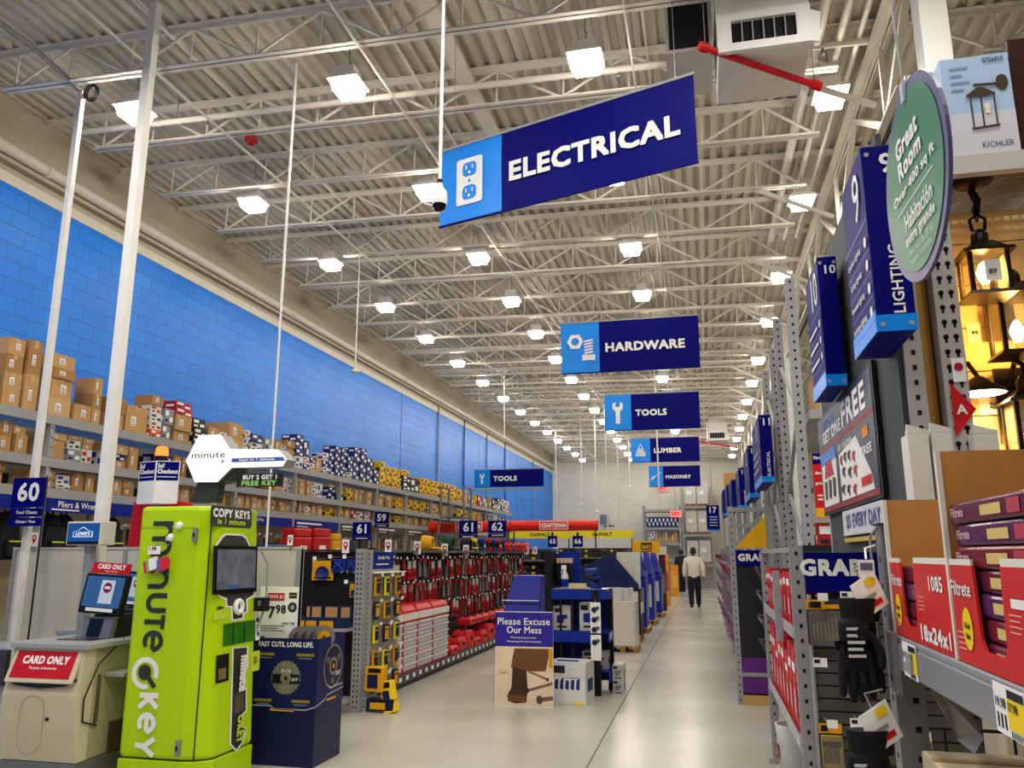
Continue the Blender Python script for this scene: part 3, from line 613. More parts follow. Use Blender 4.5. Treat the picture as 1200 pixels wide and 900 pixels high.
# red tool cases seen over the partition
for i, (xa, xb, c, zt, lab) in enumerate(((340, 362, RED, 1.98, 'red power tool case on the wall rack, left of the other red case'), (363, 384, M((190, 20, 26), .4), 2.0, 'red power tool case on the wall rack, right of the other red case'), (386, 397, GOLD, 1.93, 'yellow tool box beside the red cases on the wall rack'), (308, 336, M((30, 60, 140), .4), 1.72, 'blue tool case beside the red cases on the wall rack'))):
    ya, yb = atX(xa, 630, -6.3).y, atX(xb, 630, -6.3).y; t = thing('tool_case', lab, 'tool case', (-6.35, (ya+yb)/2, 1.3), group='tool cases on the wall rack'); w = (yb-ya)*.9; h = zt-1.3
    MB().box(-.12, .12, -w/2, w/2, 0, h*.8, c).build('shell', t, .02); MB().box(-.115, .115, -w/2, w/2, h*.81, h, c).build('lid', t, .02); MB().box(.121, .128, -w*.2, w*.2, h*.3, h*.6, PAPER).build('sticker', t); MB().box(-.05, .05, -w*.2, w*.2, h, h+.02, BLACK).build('handle', t)
    MB().box(-.15, .15, -w/2-.02, w/2+.02, -.03, 0, GREY).build('shelf_bracket', t)
# ------------------------------------------------------------------ front left: key kiosk
XA, ZA = (1, 0, 0), (0, 0, 1)
k = thing('key_kiosk', 'lime green key copying kiosk with big white key sign on top', 'kiosk', (-3.33, 5.16, 0))
def plan(dx): return [(-.675, 0), (-.19, 0), (-.085-dx*.5, .03), (-dx, .10), (-dx, .60), (-.675, .60)]
def prism2(b, z0, p0, z1, p1, mat):
    n = len(p0); b.add([(x, y, z0) for x, y in p0]+[(x, y, z1) for x, y in p1], [tuple(reversed(range(n))), tuple(range(n, 2*n))]+[(i, (i+1) % n, n+(i+1) % n, n+i) for i in range(n)], mat)
b = MB(); prism2(b, .205, plan(0.), 1.915, plan(.075), LIME); b.build('cabinet', k, .03)
b = MB(); prism2(b, .0, plan(0.), .198, plan(0.), LIME); b.build('plinth', k, .006)
b = MB(); b.box(-.105, -.098, .022, .027, .21, 1.84, BLACK); b.box(-.66, -.2, -.001, .003, 1.755, 1.760, M((120, 150, 10), .5)); b.build('door_seam', k)
SY = 5.16
def side(x0, y0, x1, y1):
    a = rect(x0, y0, x1, y1, SY); return a[0]+3.33, a[1]+3.33, a[2], a[3]
DKG = M((52, 54, 52), .45, var=0)
b = MB(); O, U, V = (0, -.001, 0), (0, 0, -1), (1, 0, 0)     # lettering reads downwards on the side panel
zt, zb = atY(170, 611, SY).z, atY(155, 764, SY).z
SK_ = [0]
def stroke(b, pts, wd, mat, off):
    for p, q in zip(pts, pts[1:]):
        d_ = Vector((q[0]-p[0], q[1]-p[1])); L_ = d_.length
        if L_ < 1e-5: continue
        SK_[0] += 1; off = .003+SK_[0]*.00002; n_ = Vector((-d_.y, d_.x))/L_*wd/2; b.poly([(p[0]-n_.x, p[1]-n_.y), (q[0]-n_.x, q[1]-n_.y), (q[0]+n_.x, q[1]+n_.y), (p[0]+n_.x, p[1]+n_.y)], O, U, V, mat, off)
    for p in pts[1:-1]: SK_[0] += 1; b.poly(circ(p[0], p[1], wd/2, 10), O, U, V, mat, .003+SK_[0]*.00002)
def arc(cx, cy, rx, ry, a0, a1, n=12): return [(cx+rx*math.cos(math.radians(a0+(a1-a0)*i/n)), cy+ry*math.sin(math.radians(a0+(a1-a0)*i/n))) for i in range(n+1)]
def glyph(ch, x0, x1, y0, y1, wd, mat):
    x0 += wd/2; x1 -= wd/2; lo, hi = y0, y1-wd/2; w_ = x1-x0; h_ = hi-lo; cx_ = (x0+x1)/2; st = lambda P: stroke(b, P, wd, mat, .003)
    if ch == 'm': r_ = w_/4; st([(x0, lo), (x0, y1)]); st(arc(x0+r_, hi-r_*1.3, r_, r_*1.3, 180, 0)+[(x0+2*r_, lo)]); st(arc(x0+3*r_, hi-r_*1.3, r_, r_*1.3, 180, 0)+[(x1, lo)])
    elif ch == 'n': r_ = w_/2; st([(x0, lo), (x0, y1)]); st(arc(cx_, hi-r_, r_, r_, 180, 0)+[(x1, lo)])
    elif ch == 'u': r_ = w_/2; lo2 = lo+wd/2; st([(x0, y1)]+arc(cx_, lo2+r_, r_, r_, 180, 360)+[(x1, y1)])
    elif ch == 'i': st([(cx_, lo), (cx_, y1)])
    elif ch == 'T': st([(x0-wd/2, hi), (x1+wd/2, hi)]); st([(cx_, lo), (cx_, hi)])
    elif ch == 'e': ry_ = (h_-wd/2)/2; cy_ = lo+wd/2+ry_; st(arc(cx_, cy_, w_/2, ry_, 0, 310, 18)); st([(x0, cy_), (x1, cy_)])
    elif ch == 'K': st([(x0, lo), (x0, y1)]); st([(x1, y1), (x0, lo+h_*.42), (x0+w_*.25, lo+h_*.58), (x1, lo)])
    elif ch == 'Y': st([(x0, y1), (cx_, lo+h_*.5), (x1, y1)]); st([(cx_, lo+h_*.5), (cx_-w_*.1, lo)])
ZK = lambda y, x=178: -atY(x, y, SY).z
XK = lambda x, y: atY(x, y, SY).x+3.33
va, vb = XK(178.5, 632), XK(202, 632)
for ch, ya, yb in (('m', 611, 652), ('i', 656, 661), ('n', 666, 690), ('u', 695, 718), ('T', 720.5, 737), ('e', 738.5, 764)): glyph(ch, ZK(ya), ZK(yb) if ch != 'i' else ZK(ya)+.03, va, vb, .033, DKG)
zt2, zb2 = atY(170, 812, SY).z, atY(155, 888, SY).z
va2, vb2 = XK(162, 840), XK(184, 840)
for ch, ya, yb in (('K', 811, 832), ('e', 834, 860), ('Y', 861, 888)): glyph(ch, ZK(ya, 165), ZK(yb, 165), va2, vb2, .036, WHITE)
cx, cz = -.515, atY(178, 789, SY).z
ring = [(cx+.108*math.cos(math.radians(a)), cz+.108*math.sin(math.radians(a))) for a in range(-20, 291, 10)]+[(cx+.072*math.cos(math.radians(a)), cz+.072*math.sin(math.radians(a))) for a in range(290, -21, -10)]
ring = [(cx+(x-cx)*math.cos(.0)-(z-cz)*0, z) for x, z in ring]
n2 = len(ring)//2
for i in range(n2-1): b.poly([ring[i], ring[i+1], ring[-2-i], ring[-1-i]][::-1], (0, -.001, 0), XA, ZA, WHITE, .003)
b.poly(circ(cx-.005, cz+.005, .052, 20), (0, -.001, 0), XA, ZA, DKG, .003); b.poly([(cx+.02, cz-.045), (cx+.045, cz-.02), (cx+.10, cz-.085), (cx+.07, cz-.10)], (0, -.001, 0), XA, ZA, DKG, .0035)
b.build('side_lettering', k)
for z in (atY(228, 627, SY).z, atY(207, 876, SY).z):
    b = MB(); b.box(-.215, -.185, -.03, .0, z-.05, z+.05, GALV); b.box(-.207, -.193, -.036, -.03, z-.015, z+.015, BLACK); b.build('latch', k, .004)
for x, z, s in ((-.335, atY(215, 616, SY).z, 1), (-.40, atY(204, 630, SY).z, 1)):
    b = MB(); b.lathe([(.001, .03), (.02, .02), (.026, 0), (.02, -.02), (.001, -.03)], (x, -.012, z), WHITE, n=12); b.tube([(x, -.01, z-.01), (x, -.06, z-.02), (x, -.06, z+.01)], .005, WHITE, 6); b.build('adhesive_hook', k)
z = atY(188, 645, SY).z; MB().box(-.54, -.44, -.06, -.057, z-.027, z+.03, PAPER).text('1.98', (0, -.06, z), XA, ZA, INK, -.53, .0, -.47, .025, .03, .002).build('price_card', k)
MB().tube([(-.40, -.01, z+.04), (-.47, -.058, z+.04), (-.49, -.058, z+.03)], .004, GALV, 5).build('card_wire', k)
z = atY(190, 662, SY).z; b = MB()
for i, c in enumerate(((214, 40, 110), (120, 190, 60), (240, 240, 240), (230, 120, 40), (60, 110, 200), (214, 40, 60))):
    b.obox((-.535+.03*i, -.05-.012*(i % 3), z+.01*((i*7) % 3-1)), (.025, .004, .01), (0, .012, 0), (-.008, 0, .04), M(c, .3, var=.2, scale=60))
b.build('key_tag_pack', k)
# front face (towards the aisle)
FO = Vector((0.0, .10, 0)); FU, FV = Vector((0, 1, 0)), Vector((-.075/1.675, 0, 1))
def fp(x, y):
    w = atX(x, y, -3.375); return (w.y-5.26, w.z)
def fr(b, x0, y0, x1, y1, mat, off=.002, r=0):
    a = fp(x0, (y0+y1)/2); c = fp(x1, (y0+y1)/2); u0, u1 = a[0], c[0]; v0 = fp((x0+x1)/2, y1)[1]; v1 = fp((x0+x1)/2, y0)[1]
    OO = FO+Vector((.205*.0448, 0, 0))
    if r: b.poly(rrect(u0, v0, u1, v1, r), OO, FU, FV, mat, off)
    else: b.quad(OO, FU, FV, mat, u0, v0, u1, v1, off)
    return u0, v0, u1, v1
FOO = FO+Vector((.205*.0448, 0, 0))
b = MB(); u = fr(b, 250, 594, 298.5, 618, DKG, .004, .03); h = u[3]-u[1]
b.text('COPY KEYS', FOO, FU, FV, WHITE, u[0]+.03, u[1]+h*.45, u[2]-.03, u[3]-h*.12, .05, .006, True); b.text('in 1 minute', FOO, FU, FV, M((190, 214, 60), .4), u[0]+.09, u[1]+h*.12, u[2]-.09, u[1]+h*.40, .04, .006, True); b.build('header_plate', k)
def fpoly(b, pts, mat, off): b.poly([fp(x, y) for x, y in pts], FOO, FU, FV, mat, off)
b = MB()
fpoly(b, [(253, 641), (262, 628), (267, 625), (287, 626), (291, 629), (297, 642)][::-1], WHITE, .003); fpoly(b, [(256, 641), (264, 630), (268, 627), (286, 628), (290, 631), (295, 642)][::-1], DKG, .004)
b.build('screen_surround', k); b = MB()
fpoly(b, [(253, 694), (299, 692), (299, 699), (290, 703), (290, 717), (285, 719), (285, 726), (270, 728), (270, 712), (264, 712), (264, 703), (257, 700)], WHITE, .003)
fpoly(b, [(256, 694), (297, 692), (297, 697), (288, 702), (288, 716), (283, 718), (283, 724), (272, 726), (272, 710), (266, 710), (266, 701), (258, 698)], DKG, .004)
b.build('key_port_surround', k); b = MB()
fpoly(b, [(270, 759), (289, 757), (287, 782), (282, 788), (282, 805), (285, 807), (284, 833), (279, 838), (279, 850), (283, 853), (279, 869), (270, 881), (262, 872)], WHITE, .003)
fpoly(b, [(271.5, 760), (287, 758.5), (285.5, 781), (280.5, 787), (280.5, 806), (283.5, 809), (282.5, 832), (277.5, 837), (277.5, 851), (281.5, 854), (277.5, 868), (270, 878), (264, 871)], DKG, .004)
a, c = fp(274, 768), fp(281, 808); b.text('minute', FOO, (0, 0, -1), (0, 1, 0), WHITE, -a[1], a[0], -c[1], c[0], .05, .006, True)
a, c = fp(270, 838), fp(277, 868); b.text('OKEY', FOO, (0, 0, -1), (0, 1, 0), M((190, 214, 60), .4), -a[1], a[0], -c[1], c[0], .05, .006, True)
fr(b, 270, 811, 280, 834, M((90, 84, 70), .2), .006, .01); b.build('key_graphic', k)
b = MB(); u = fr(b, 251, 640, 300, 695, BLACK, .02); b.poly([(u[0], u[1]), (u[2], u[1]), (u[2], u[3]), (u[0], u[3])], FOO, FU, FV, BLACK, .02, .02); o = b.build('touch_screen', k)
b = MB(); fr(b, 253, 644, 298, 690, M((104, 108, 122), .12, var=.5, scale=9.), .0215); fr(b, 266, 686, 277, 689, M((40, 90, 170), .3), .023); b.build('display', o)
b = MB(); c0 = fp(277.5, 711); P0 = FOO+FU*c0[0]+FV*c0[1]; b.lathe([(.055, 0), (.06, .02), (.05, .035), (.03, .03), (.026, .01), (.001, .008)], P0, WHITE, (1, 0, .045), 24); b.lathe([(.024, .012), (.001, .0125)], P0, BLACK, (1, 0, .045), 16); b.build('key_port', k)
b = MB(); c0 = fp(301, 708); P0 = FOO+FU*c0[0]+FV*c0[1]; b.obox(P0+Vector((.04, 0, 0)), (.04, 0, 0), (0, .05, 0), (0, 0, .05), BLACK); b.obox(P0+Vector((.05, -.051, .01)), (.015, 0, 0), (0, .002, 0), (0, 0, .02), M((90, 100, 130), .2)); b.build('card_reader', k, .008)
b = MB(); fr(b, 260, 729, 297, 754, M((44, 110, 16), .15, var=.5, scale=7), .004); fr(b, 271, 729, 272, 754, BLACK, .006); fr(b, 284, 728, 285, 753, BLACK, .006); b.build('key_window', k)
b = MB(); fr(b, 250, 767, 265, 799, BLACK, .004); fr(b, 252, 783, 261, 796, M((120, 104, 60), .4, var=.6, scale=40), .006); b.build('key_return', k)
b = MB(); fr(b, 298, 722, 303, 750, WHITE, .003)
for i in range(3): fr(b, 299, 724+8*i, 302, 729+8*i, [INK, M((150, 60, 40), .5), M((60, 60, 110), .5)][i], .004)
b.build('payment_sticker', k); b = MB(); fr(b, 250, 715, 266, 726, M((190, 214, 60), .4), .004); b.build('notice_sticker', k); b = MB(); fr(b, 291, 763, 301, 786, M((190, 214, 60), .4), .003, .01); fr(b, 294, 769, 298, 778, M((120, 140, 20), .4), .004, .01); b.build('seal_sticker', k); b = MB(); fr(b, 254, 711, 261, 713.5, BLACK, .004); b.build('card_slot', k)
MB().tube([(-.03, .6, 1.6), (.0, .66, 1.5), (.0, .67, 1.2), (-.03, .61, 1.0)], .008, GREY, 6).build('power_cable', k)
# the key sign on top
KY = 5.45; kl = lambda x, y: (lambda w: (w.x+3.33, w.z))(atY(140+x/6, 440+y/6, KY)); KS = (0, KY-5.16, 0)
hexk = [kl(*q) for q in ((468, 600), (560, 420), (715, 415), (780, 517), (1120, 520), (1180, 590), (1150, 640), (790, 650), (690, 750), (530, 750))][::-1]
b = MB(); b.poly(hexk, KS, XA, ZA, M((150, 150, 146), .4), 0, .14); o = b.build('key_sign', k)
b = MB(); b.poly(hexk, KS, XA, ZA, emis((252, 252, 250), 1.15), .003); b.build('lit_face', o)
b = MB(); p0, p1 = kl(510, 585), kl(748, 535); b.text('minute', KS, XA, ZA, M((70, 96, 60), .5), p0[0], p0[1], p1[0], p1[1], .015, .006, True)
p0, p1 = kl(790, 612), kl(1170, 572); b.poly([(p0[0], p0[1]), (p1[0]-.0, p0[1]), (p1[0]-.02, p1[1]), (p0[0], p1[1])], KS, XA, ZA, M((70, 96, 176), .4), .006)
p0, p1 = kl(845, 608), kl(1095, 578); b.text('keys in 1 minute', KS, XA, ZA, WHITE, p0[0], p0[1], p1[0], p1[1], .06, .008, True)
p0 = kl(728, 605); b.poly(circ(p0[0], p0[1], .012, 8), KS, XA, ZA, M((120, 150, 190), .4), .006); b.build('sign_lettering', o)
b = MB(); b.poly([kl(*q) for q in ((480, 892), (540, 750), (700, 752), (800, 650), (850, 650), (770, 735), (680, 760), (660, 892))], (0, KS[1]+.02, 0), XA, ZA, DKG, 0, .1); b.build('sign_stand', k)
b = MB(); p0, p1 = kl(820, 785), kl(1148, 685); w, h = p1[0]-p0[0], p1[1]-p0[1]; b.box(p0[0], p1[0], KS[1]-.0, KS[1]+.015, p0[1], p1[1], M((34, 36, 30), .5))
b.text('BUY 2 GET 1', KS, XA, ZA, WHITE, p0[0]+w*.14, p0[1]+h*.55, p0[0]+w*.88, p0[1]+h*.9, .05, .003, True); b.text('FREE KEY', KS, XA, ZA, M((150, 200, 110), .5), p0[0]+w*.12, p0[1]+h*.08, p0[0]+w*.88, p0[1]+h*.47, .06, .003, True); b.build('offer_plate', k)

# ------------------------------------------------------------------ self-checkout stations
def checkout(loc, label):
    t = thing('self_checkout', label, 'self-checkout', loc, group='self-checkout stations')
    W2 = .6; SIDEC = M((170, 164, 120), .5); LG = M((170, 170, 166), .35, .2)
    b = MB(); prof = [(.0, .19), (-.045, .45), (-.055, .62), (-.03, .74), (.0, .92)]
    for i in range(4): b.hexa([(0, prof[i][0], prof[i][1]), (W2, prof[i][0], prof[i][1]), (W2, .1, prof[i][1]), (0, .1, prof[i][1]), (0, prof[i+1][0], prof[i+1][1]), (W2, prof[i+1][0], prof[i+1][1]), (W2, .1, prof[i+1][1]), (0, .1, prof[i+1][1])], CREAM)
    b.build('front_panel', t)
    MB().box(.01, W2-.005, .1, .62, .19, .92, SIDEC).build('cabinet', t, .006)
    b = MB(); b.box(.0, W2, -.005, .62, 0, .185, M((120, 118, 112), .35, .3)); b.build('base', t, .004)
    b = MB(); b.box(-.01, W2+.04, -.03, .64, .925, .965, LG); b.build('counter_top', t, .008)
    b = MB(); O = (0, -.045, 0); Vv = Vector((0, .18, 1)).normalized()
    b.obox((W2/2, -.03, .82), (W2*.46, 0, 0), (0, .012, -.003), Vector((0, .045, .115)), CREAM); b.build('sign_frame', t, .006)
    b = MB(); O = Vector((W2/2, -.044, .82)); UU, VV = Vector((1, 0, 0)), Vector((0, .0375, .094)).normalized()
    b.quad(O, UU, VV, RED, -.245, -.09, .245, .095, .0005); b.text('CARD ONLY', O, UU, VV, WHITE, -.18, .005, .20, .062, .045, .003, True); b.text('Tarjeta solamente', O, UU, VV, WHITE, -.11, -.035, .12, -.012, .02, .003, True); b.build('red_sign', t)
    b = MB(); b.poly([(.02, .735), (.58, .735), (.58, .72), (.5, .685), (.3, .668), (.1, .685), (.02, .72)][::-1], (0, -.062, 0), XA, ZA, M((44, 42, 40), .15), .0, .05); b.build('coin_lip', t)
    b = MB(); P = rrect(.16, .24, .36, .62, .1, 6); Q = rrect(.164, .244, .356, .616, .096, 6); n = len(P)
    for i in range(n): b.poly([P[i], P[(i+1) % n], Q[(i+1) % n], Q[i]], (0, -.058, 0), XA, ZA, M((140, 130, 100), .6), .0)
    b.build('oval_cover', t); MB().lathe([(.012, 0), (.012, -.012), (.001, -.013)], (.385, -.045, .47), BLACK, (0, 1, 0), 12).build('lock', t)
    MB().box(.2, .5, .16, .48, .966, .972, M((60, 64, 68), .1)).build('scanner_glass', t)
    # terminal on the counter
    MB().frust((.27, .52, .36, .6), .966, (.30, .5, .40, .58), 1.13, BLACK).build('terminal_base', t, .006)
    b = MB(); b.obox((.4, .35, 1.04), (.12, 0, 0), (0, .03, 0), (0, .02, .075), M((120, 122, 124), .35, .3)); o = b.build('card_unit', t, .006)
    b = MB(); b.obox((.385, .313, 1.045), (.055, 0, 0), (0, .004, 0), (0, .016, .06), M((24, 24, 26), .2)); b.build('reader_window', o)
    c = Vector((.41, .36, 1.28)); up = Vector((.05, .16, 1)).normalized(); rt = Vector((1, -.03, -.05)).normalized(); nn = rt.cross(up)
    b = MB(); b.obox(c, rt*.19, up*.145, nn*.025, BLACK); o = b.build('monitor', t, .01)
    b = MB(); b.quad(c+nn*.0262, rt, up, emis((52, 92, 138), .85), -.168, -.098, .168, .125, 0); b.quad(c+nn*.0265, rt, up, M((206, 220, 230), .4), -.03, -.07, .09, .1, .001)
    b.poly(circ(.03, .045, .038), c+nn*.027, rt, up, M((130, 30, 70), .4), .001); b.quad(c+nn*.0275, rt, up, WHITE, .005, .035, .055, .055, .001); b.quad(c+nn*.0265, rt, up, WHITE, -.12, -.13, .12, -.105, .001); b.build('screen', o)
    b = MB(); c2 = c+up*.19; b.obox(c2, rt*.17, up*.04, nn*.006, RED); b.text('CARD ONLY', c2+nn*.006, rt, up, WHITE, -.12, -.008, .13, .03, .045, .002, True); b.text('Tarjeta solamente', c2+nn*.006, rt, up, WHITE, -.05, -.03, .07, -.018, .01, .002, True); b.build('monitor_sign', t)
    MB().box(W2+.0, W2+.16, .2, .5, .72, .75, M((170, 172, 172), .35, .4)).build('side_tray', t, .004)
    MB().box(W2-.004, W2+.006, .14, .17, .42, .74, M((90, 84, 66), .5)).build('side_strip', t); MB().box(W2-.004, W2+.01, .3, .6, .2, .4, M((80, 66, 46), .5)).build('access_panel', t)
    MB().tube([(.62, .35, .97), (.63, .1, .82), (.62, -.0, .6), (.61, .02, .45), (.61, .16, .4)], .006, BLACK, 6).build('cable', t)
    return t
c1 = checkout((-4.81, 5.0, 0), 'self-checkout station with red card only sign, nearest the camera')
c2 = dup(c1, (-5.22, 5.86, 0), 'second self-checkout station behind the front one, beside the key kiosk', group='self-checkout stations')
for o in [o for o in bpy.data.objects if o.parent == c2 and o.name.startswith('monitor_sign')]: bpy.data.objects.remove(o)
t = thing('bagging_shelf', 'grey bagging shelf with plastic bag at the left edge beside the checkout', 'shelf', (-5.25, 5.0, 0))
MB().box(-.2, .4, .05, .55, .62, .66, GREY).build('shelf_top', t, .006); MB().box(-.15, .35, .1, .5, 0, .62, M((190, 186, 176), .5)).build('cabinet', t, .006); MB().box(-.2, .36, .02, .06, .66, .9, M((60, 60, 62), .5)).build('bag_frame', t)
b = MB(); b.frust((-.1, .34, .1, .4), .66, (-.05, .3, .15, .35), .93, M((190, 190, 188), .2, alpha=.55, var=.2)); b.build('plastic_bag', t, .03)
# grey partition behind the checkouts
PM = M((206, 199, 182), .28, var=.08, scale=.8)
t = thing('partition_panel', 'long grey partition behind the self-checkout stations', 'partition', (0, 6.57, 0))
ztp = atY(200, 641, 6.55).z
MB().box(-6.44, -3.43, -.02, .02, .05, ztp-.02, PM).build('panel', t); MB().box(-6.45, -3.42, -.028, .028, ztp-.02, ztp, M((190, 186, 174), .4)).build('top_rail', t)
for x in (-6.42, -5.2, -4.2, -3.45): MB().box(x-.02, x+.02, -.035, .035, 0, ztp-.02, GREY).build('post', t)
# small screen, self-checkout light and red panel above the partition
a = rect(78, 611, 119, 639, 5.45); t = thing('menu_screen', 'small blue lit store logo screen on the white post', 'screen', ((a[0]+a[1])/2, 5.45, a[2])); w, h = a[1]-a[0], a[3]-a[2]
MB().box(-w/2, w/2, 0, .16, 0, h, M((204, 196, 184), .5)).build('case', t, .008)
b = MB(); b.quad((0, 0, 0), XA, ZA, emis((30, 84, 150), .8), -w*.46, h*.16, w*.44, h*.92); b.quad((0, 0, 0), XA, ZA, BLACK, -w*.46, h*.04, w*.44, h*.16)
lg = [(-.30, .34), (.26, .34), (.26, .56), (.22, .6), (.16, .6), (-.02, .78), (-.2, .6), (-.26, .6), (-.30, .56)]
Pl = [(x*w, y*h) for x, y in lg]; Ql = [(x*w*.92-.002, (y-.55)*h*.86+.55*h) for x, y in lg]
for i in range(len(Pl)): b.poly([Pl[i], Pl[(i+1) % len(Pl)], Ql[(i+1) % len(Pl)], Ql[i]], (0, 0, 0), XA, ZA, emis((230, 240, 250), .9), .004)
b.text("LOWE'S", (0, 0, 0), XA, ZA, emis((230, 240, 250), .9), -w*.22, h*.40, w*.18, h*.57, .04, .004, True); b.build('screen', t); MB().box(-.03, .03, .06, .12, .967-a[2], 0, GREY).build('stand', t)
a = rect(157, 540, 203, 590, 6.40); w, h = a[1]-a[0], a[3]-a[2]
t = thing('checkout_light', 'white self checkout sign box with glowing orange lamp on top', 'sign', ((a[0]+a[1])/2, 6.40, a[2]))
sq = [(-w*.5, .06), (w*.03, 0), (w*.5, .08), (.0, .2)]
b = MB(); prism2(b, 0, sq, h, sq, WHITE); b.build('sign_box', t)
b = MB()
for (p, q) in ((sq[0], sq[1]), (sq[1], sq[2])):
    O = Vector((p[0], p[1], 0)); Ud = Vector((q[0]-p[0], q[1]-p[1], 0)); L = Ud.length; Ud.normalize()
    b.quad(O, Ud, ZA, NAVY, L*.04, h*.54, L*.96, h*.98, .002); b.text('Self', O, Ud, ZA, WHITE, L*.08, h*.83, L*.36, h*.94, .05, .004, True); b.text('Checkout', O, Ud, ZA, WHITE, L*.08, h*.70, L*.94, h*.81, .05, .004, True); b.quad(O, Ud, ZA, M((190, 196, 214), .5), L*.08, h*.61, L*.88, h*.635, .004)
b.build('sign_face', t)
b = MB(); b.tube([(0, .08, h), (0, .08, h+.05)], .06, BLACK, 14); b.build('lamp_base', t); MB().lathe([(.058, 0), (.056, .07), (.04, .09), (.001, .095)], (0, .08, h+.05), emis((255, 140, 60), 1.6), n=18).build('lamp_dome', t); MB().tube([(0, .08, -a[2]+.01), (0, .08, 0)], .025, GREY, 10).build('pole', t)
b = MB(); z0 = 1.62; b.frust((-5.38, -4.75, 6.64, 6.9), 0, (-5.26, -4.75, 6.66, 6.85), 2.06, RED); tag(b.build('red_display_panel', None, .01), 'red plastic display panel behind the lime kiosk and self checkout light', 'panel')

# ------------------------------------------------------------------ numbered aisle flags and pin tags
PINR = M((170, 24, 40), .5)
def flag(num, box, Y, label, lines=(), post=True, zb=0):
    a = rect(*box, Y); w, h = a[1]-a[0], a[3]-a[2]
    t = thing('aisle_flag', label, 'sign', ((a[0]+a[1])/2, Y, a[2]), group='numbered blue aisle flags')
    hh = h if not lines else h*.62
    b = MB(); b.box(-w/2, w/2, 0, .012, h-hh, h, NAVY); b.text(num, (0, 0, h-hh), XA, ZA, WHITE, -w*.32, hh*.18, w*.34, hh*.86, .03, .003); b.build('number_plate', t)
    for i, ln in enumerate(lines):
        q = MB(); z1 = h*.36-i*h*.2; q.box(-w/2, w/2, 0, .012, z1-h*.17, z1, NAVY); q.text(ln, (0, 0, z1-h*.17), XA, ZA, WHITE, -w*.3, h*.05, w*.35, h*.125, .02, .003); q.build('category_strip', t)
    if post: MB().box(w*.5, w*.5+.012, .0, .012, zb-a[2]+.02, h, DARK).build('post', t); MB().box(w*.5-.07, w*.5+.08, -.07, .08, zb-a[2]+.002, zb-a[2]+.02, DARK).build('post_foot', t)
    else: MB().box(-.03, .03, .0, .012, h, h+.1, DARK).build('hanger_tab', t)
flag('60', (13, 560, 51, 616), 6.12, 'aisle flag numbered sixty with two category strips', ('Tool Chests', 'Clamps / Vises'))
flag('61', (413, 612, 434, 638), 9.6, 'aisle flag numbered sixty-one above the specialty tools endcap', ('~',), True, 1.632)
flag('61', (538, 610, 559, 636), 16.5, 'aisle flag numbered sixty-one in front of the left red canopy', ('~',))
flag('62', (572, 610, 593, 634), 16.3, 'aisle flag numbered sixty-two between the red canopies', ('~',), True, 1.632)
flag('65', (642, 628, 653, 641), 21.985, 'small aisle flag numbered sixty-five under the yellow canopy', post=False)
flag('66', (671, 628, 683, 641), 21.985, 'small aisle flag numbered sixty-six under the yellow canopy', post=False)
flag('59', (439, 600, 455, 622), 15.3, 'aisle flag numbered fifty-nine over the tool rack headers', ('~',))
def pintag(x, y, Y, s, label):
    p = atY(x, y, Y); t = thing('pin_tag', label, 'tag', p, group='white pin tags on the shelf tops')
    b = MB(); b.box(-.05*s, .05*s, 0, .004, -.09*s, .09*s, PAPER); b.poly([(0, -.065*s), (.034*s, .01*s), (.03*s, .045*s), (0, .06*s), (-.03*s, .045*s), (-.034*s, .01*s)], (0, 0, 0), XA, ZA, PINR, .001); b.poly(circ(0, .02*s, .018*s, 10), (0, 0, 0), XA, ZA, PAPER, .002)
    b.build('card', t); MB().box(-.008*s, .008*s, .004, .012, -.09*s-.05, -.0, GALV).build('clip', t)
# ------------------------------------------------------------------ saw blade bin beside the kiosk
BINN = M((16, 26, 78), .4); BX0, BX1, BY0, BY1 = -3.50, -2.94, 5.97, 6.45
t = thing('display_bin', 'dark blue cardboard dump bin of saw blades beside the key kiosk', 'display bin', (-3.22, 6.21, 0))
w2, d2 = .28, .24
b = MB()
for a in ((-w2, w2, -d2, -d2+.012), (-w2, w2, d2-.012, d2), (-w2, -w2+.012, -d2+.012, d2-.012), (w2-.012, w2, -d2+.012, d2-.012)): b.box(a[0], a[1], a[2], a[3], .42, .93, BINN)
b.box(-w2+.012, w2-.012, -d2+.012, d2-.012, .70, .712, BLACK); b.build('tray', t)
MB().box(-w2+.004, w2-.004, -d2+.004, d2-.004, 0, .42, M((18, 26, 64), .4)).build('base', t, .004)
b = MB(); F = ((0, -d2, 0), XA, ZA); R = ((w2, 0, 0), (0, 1, 0), ZA)
EDGE = M((160, 166, 190), .5); b.poly([(-w2, .435), (-.1, .435), (-.07, .415), (.2, .415), (w2, .44), (w2, .43), (.2, .405), (-.07, .405), (-.1, .425), (-w2, .425)][::-1], *F, EDGE, .002)
b.poly([(-d2, .44), (-.1, .47), (-.05, .5), (d2, .52), (d2, .51), (-.05, .49), (-.1, .46), (-d2, .43)][::-1], *R, EDGE, .002)
b.text('FAST CUTS, LONG LIFE.', *F, WHITE, -.23, .86, .24, .905, .03, .003, True); b.quad(*F, GOLD, -.1, .395, .1, .412, .002)
SILV = M((150, 146, 136), .3, .6, var=.3, scale=30)
teeth = []
for i in range(48): a = 2*math.pi*i/48; r = .128 if i % 2 else .118; teeth.append((.02+r*math.cos(a), .64+r*math.sin(a)))
b.poly(teeth, *F, SILV, .003); b.quad(*F, BLACK, -.095, .595, .135, .665, .005); b.poly(circ(.02, .635, .045), *F, SILV, .006); b.poly(circ(.02, .635, .015, 12), *F, BLACK, .007); b.text('7-1/4', *F, WHITE, -.02, .675, .06, .70, .03, .005); b.text('24T', *F, WHITE, .07, .612, .125, .645, .03, .007)
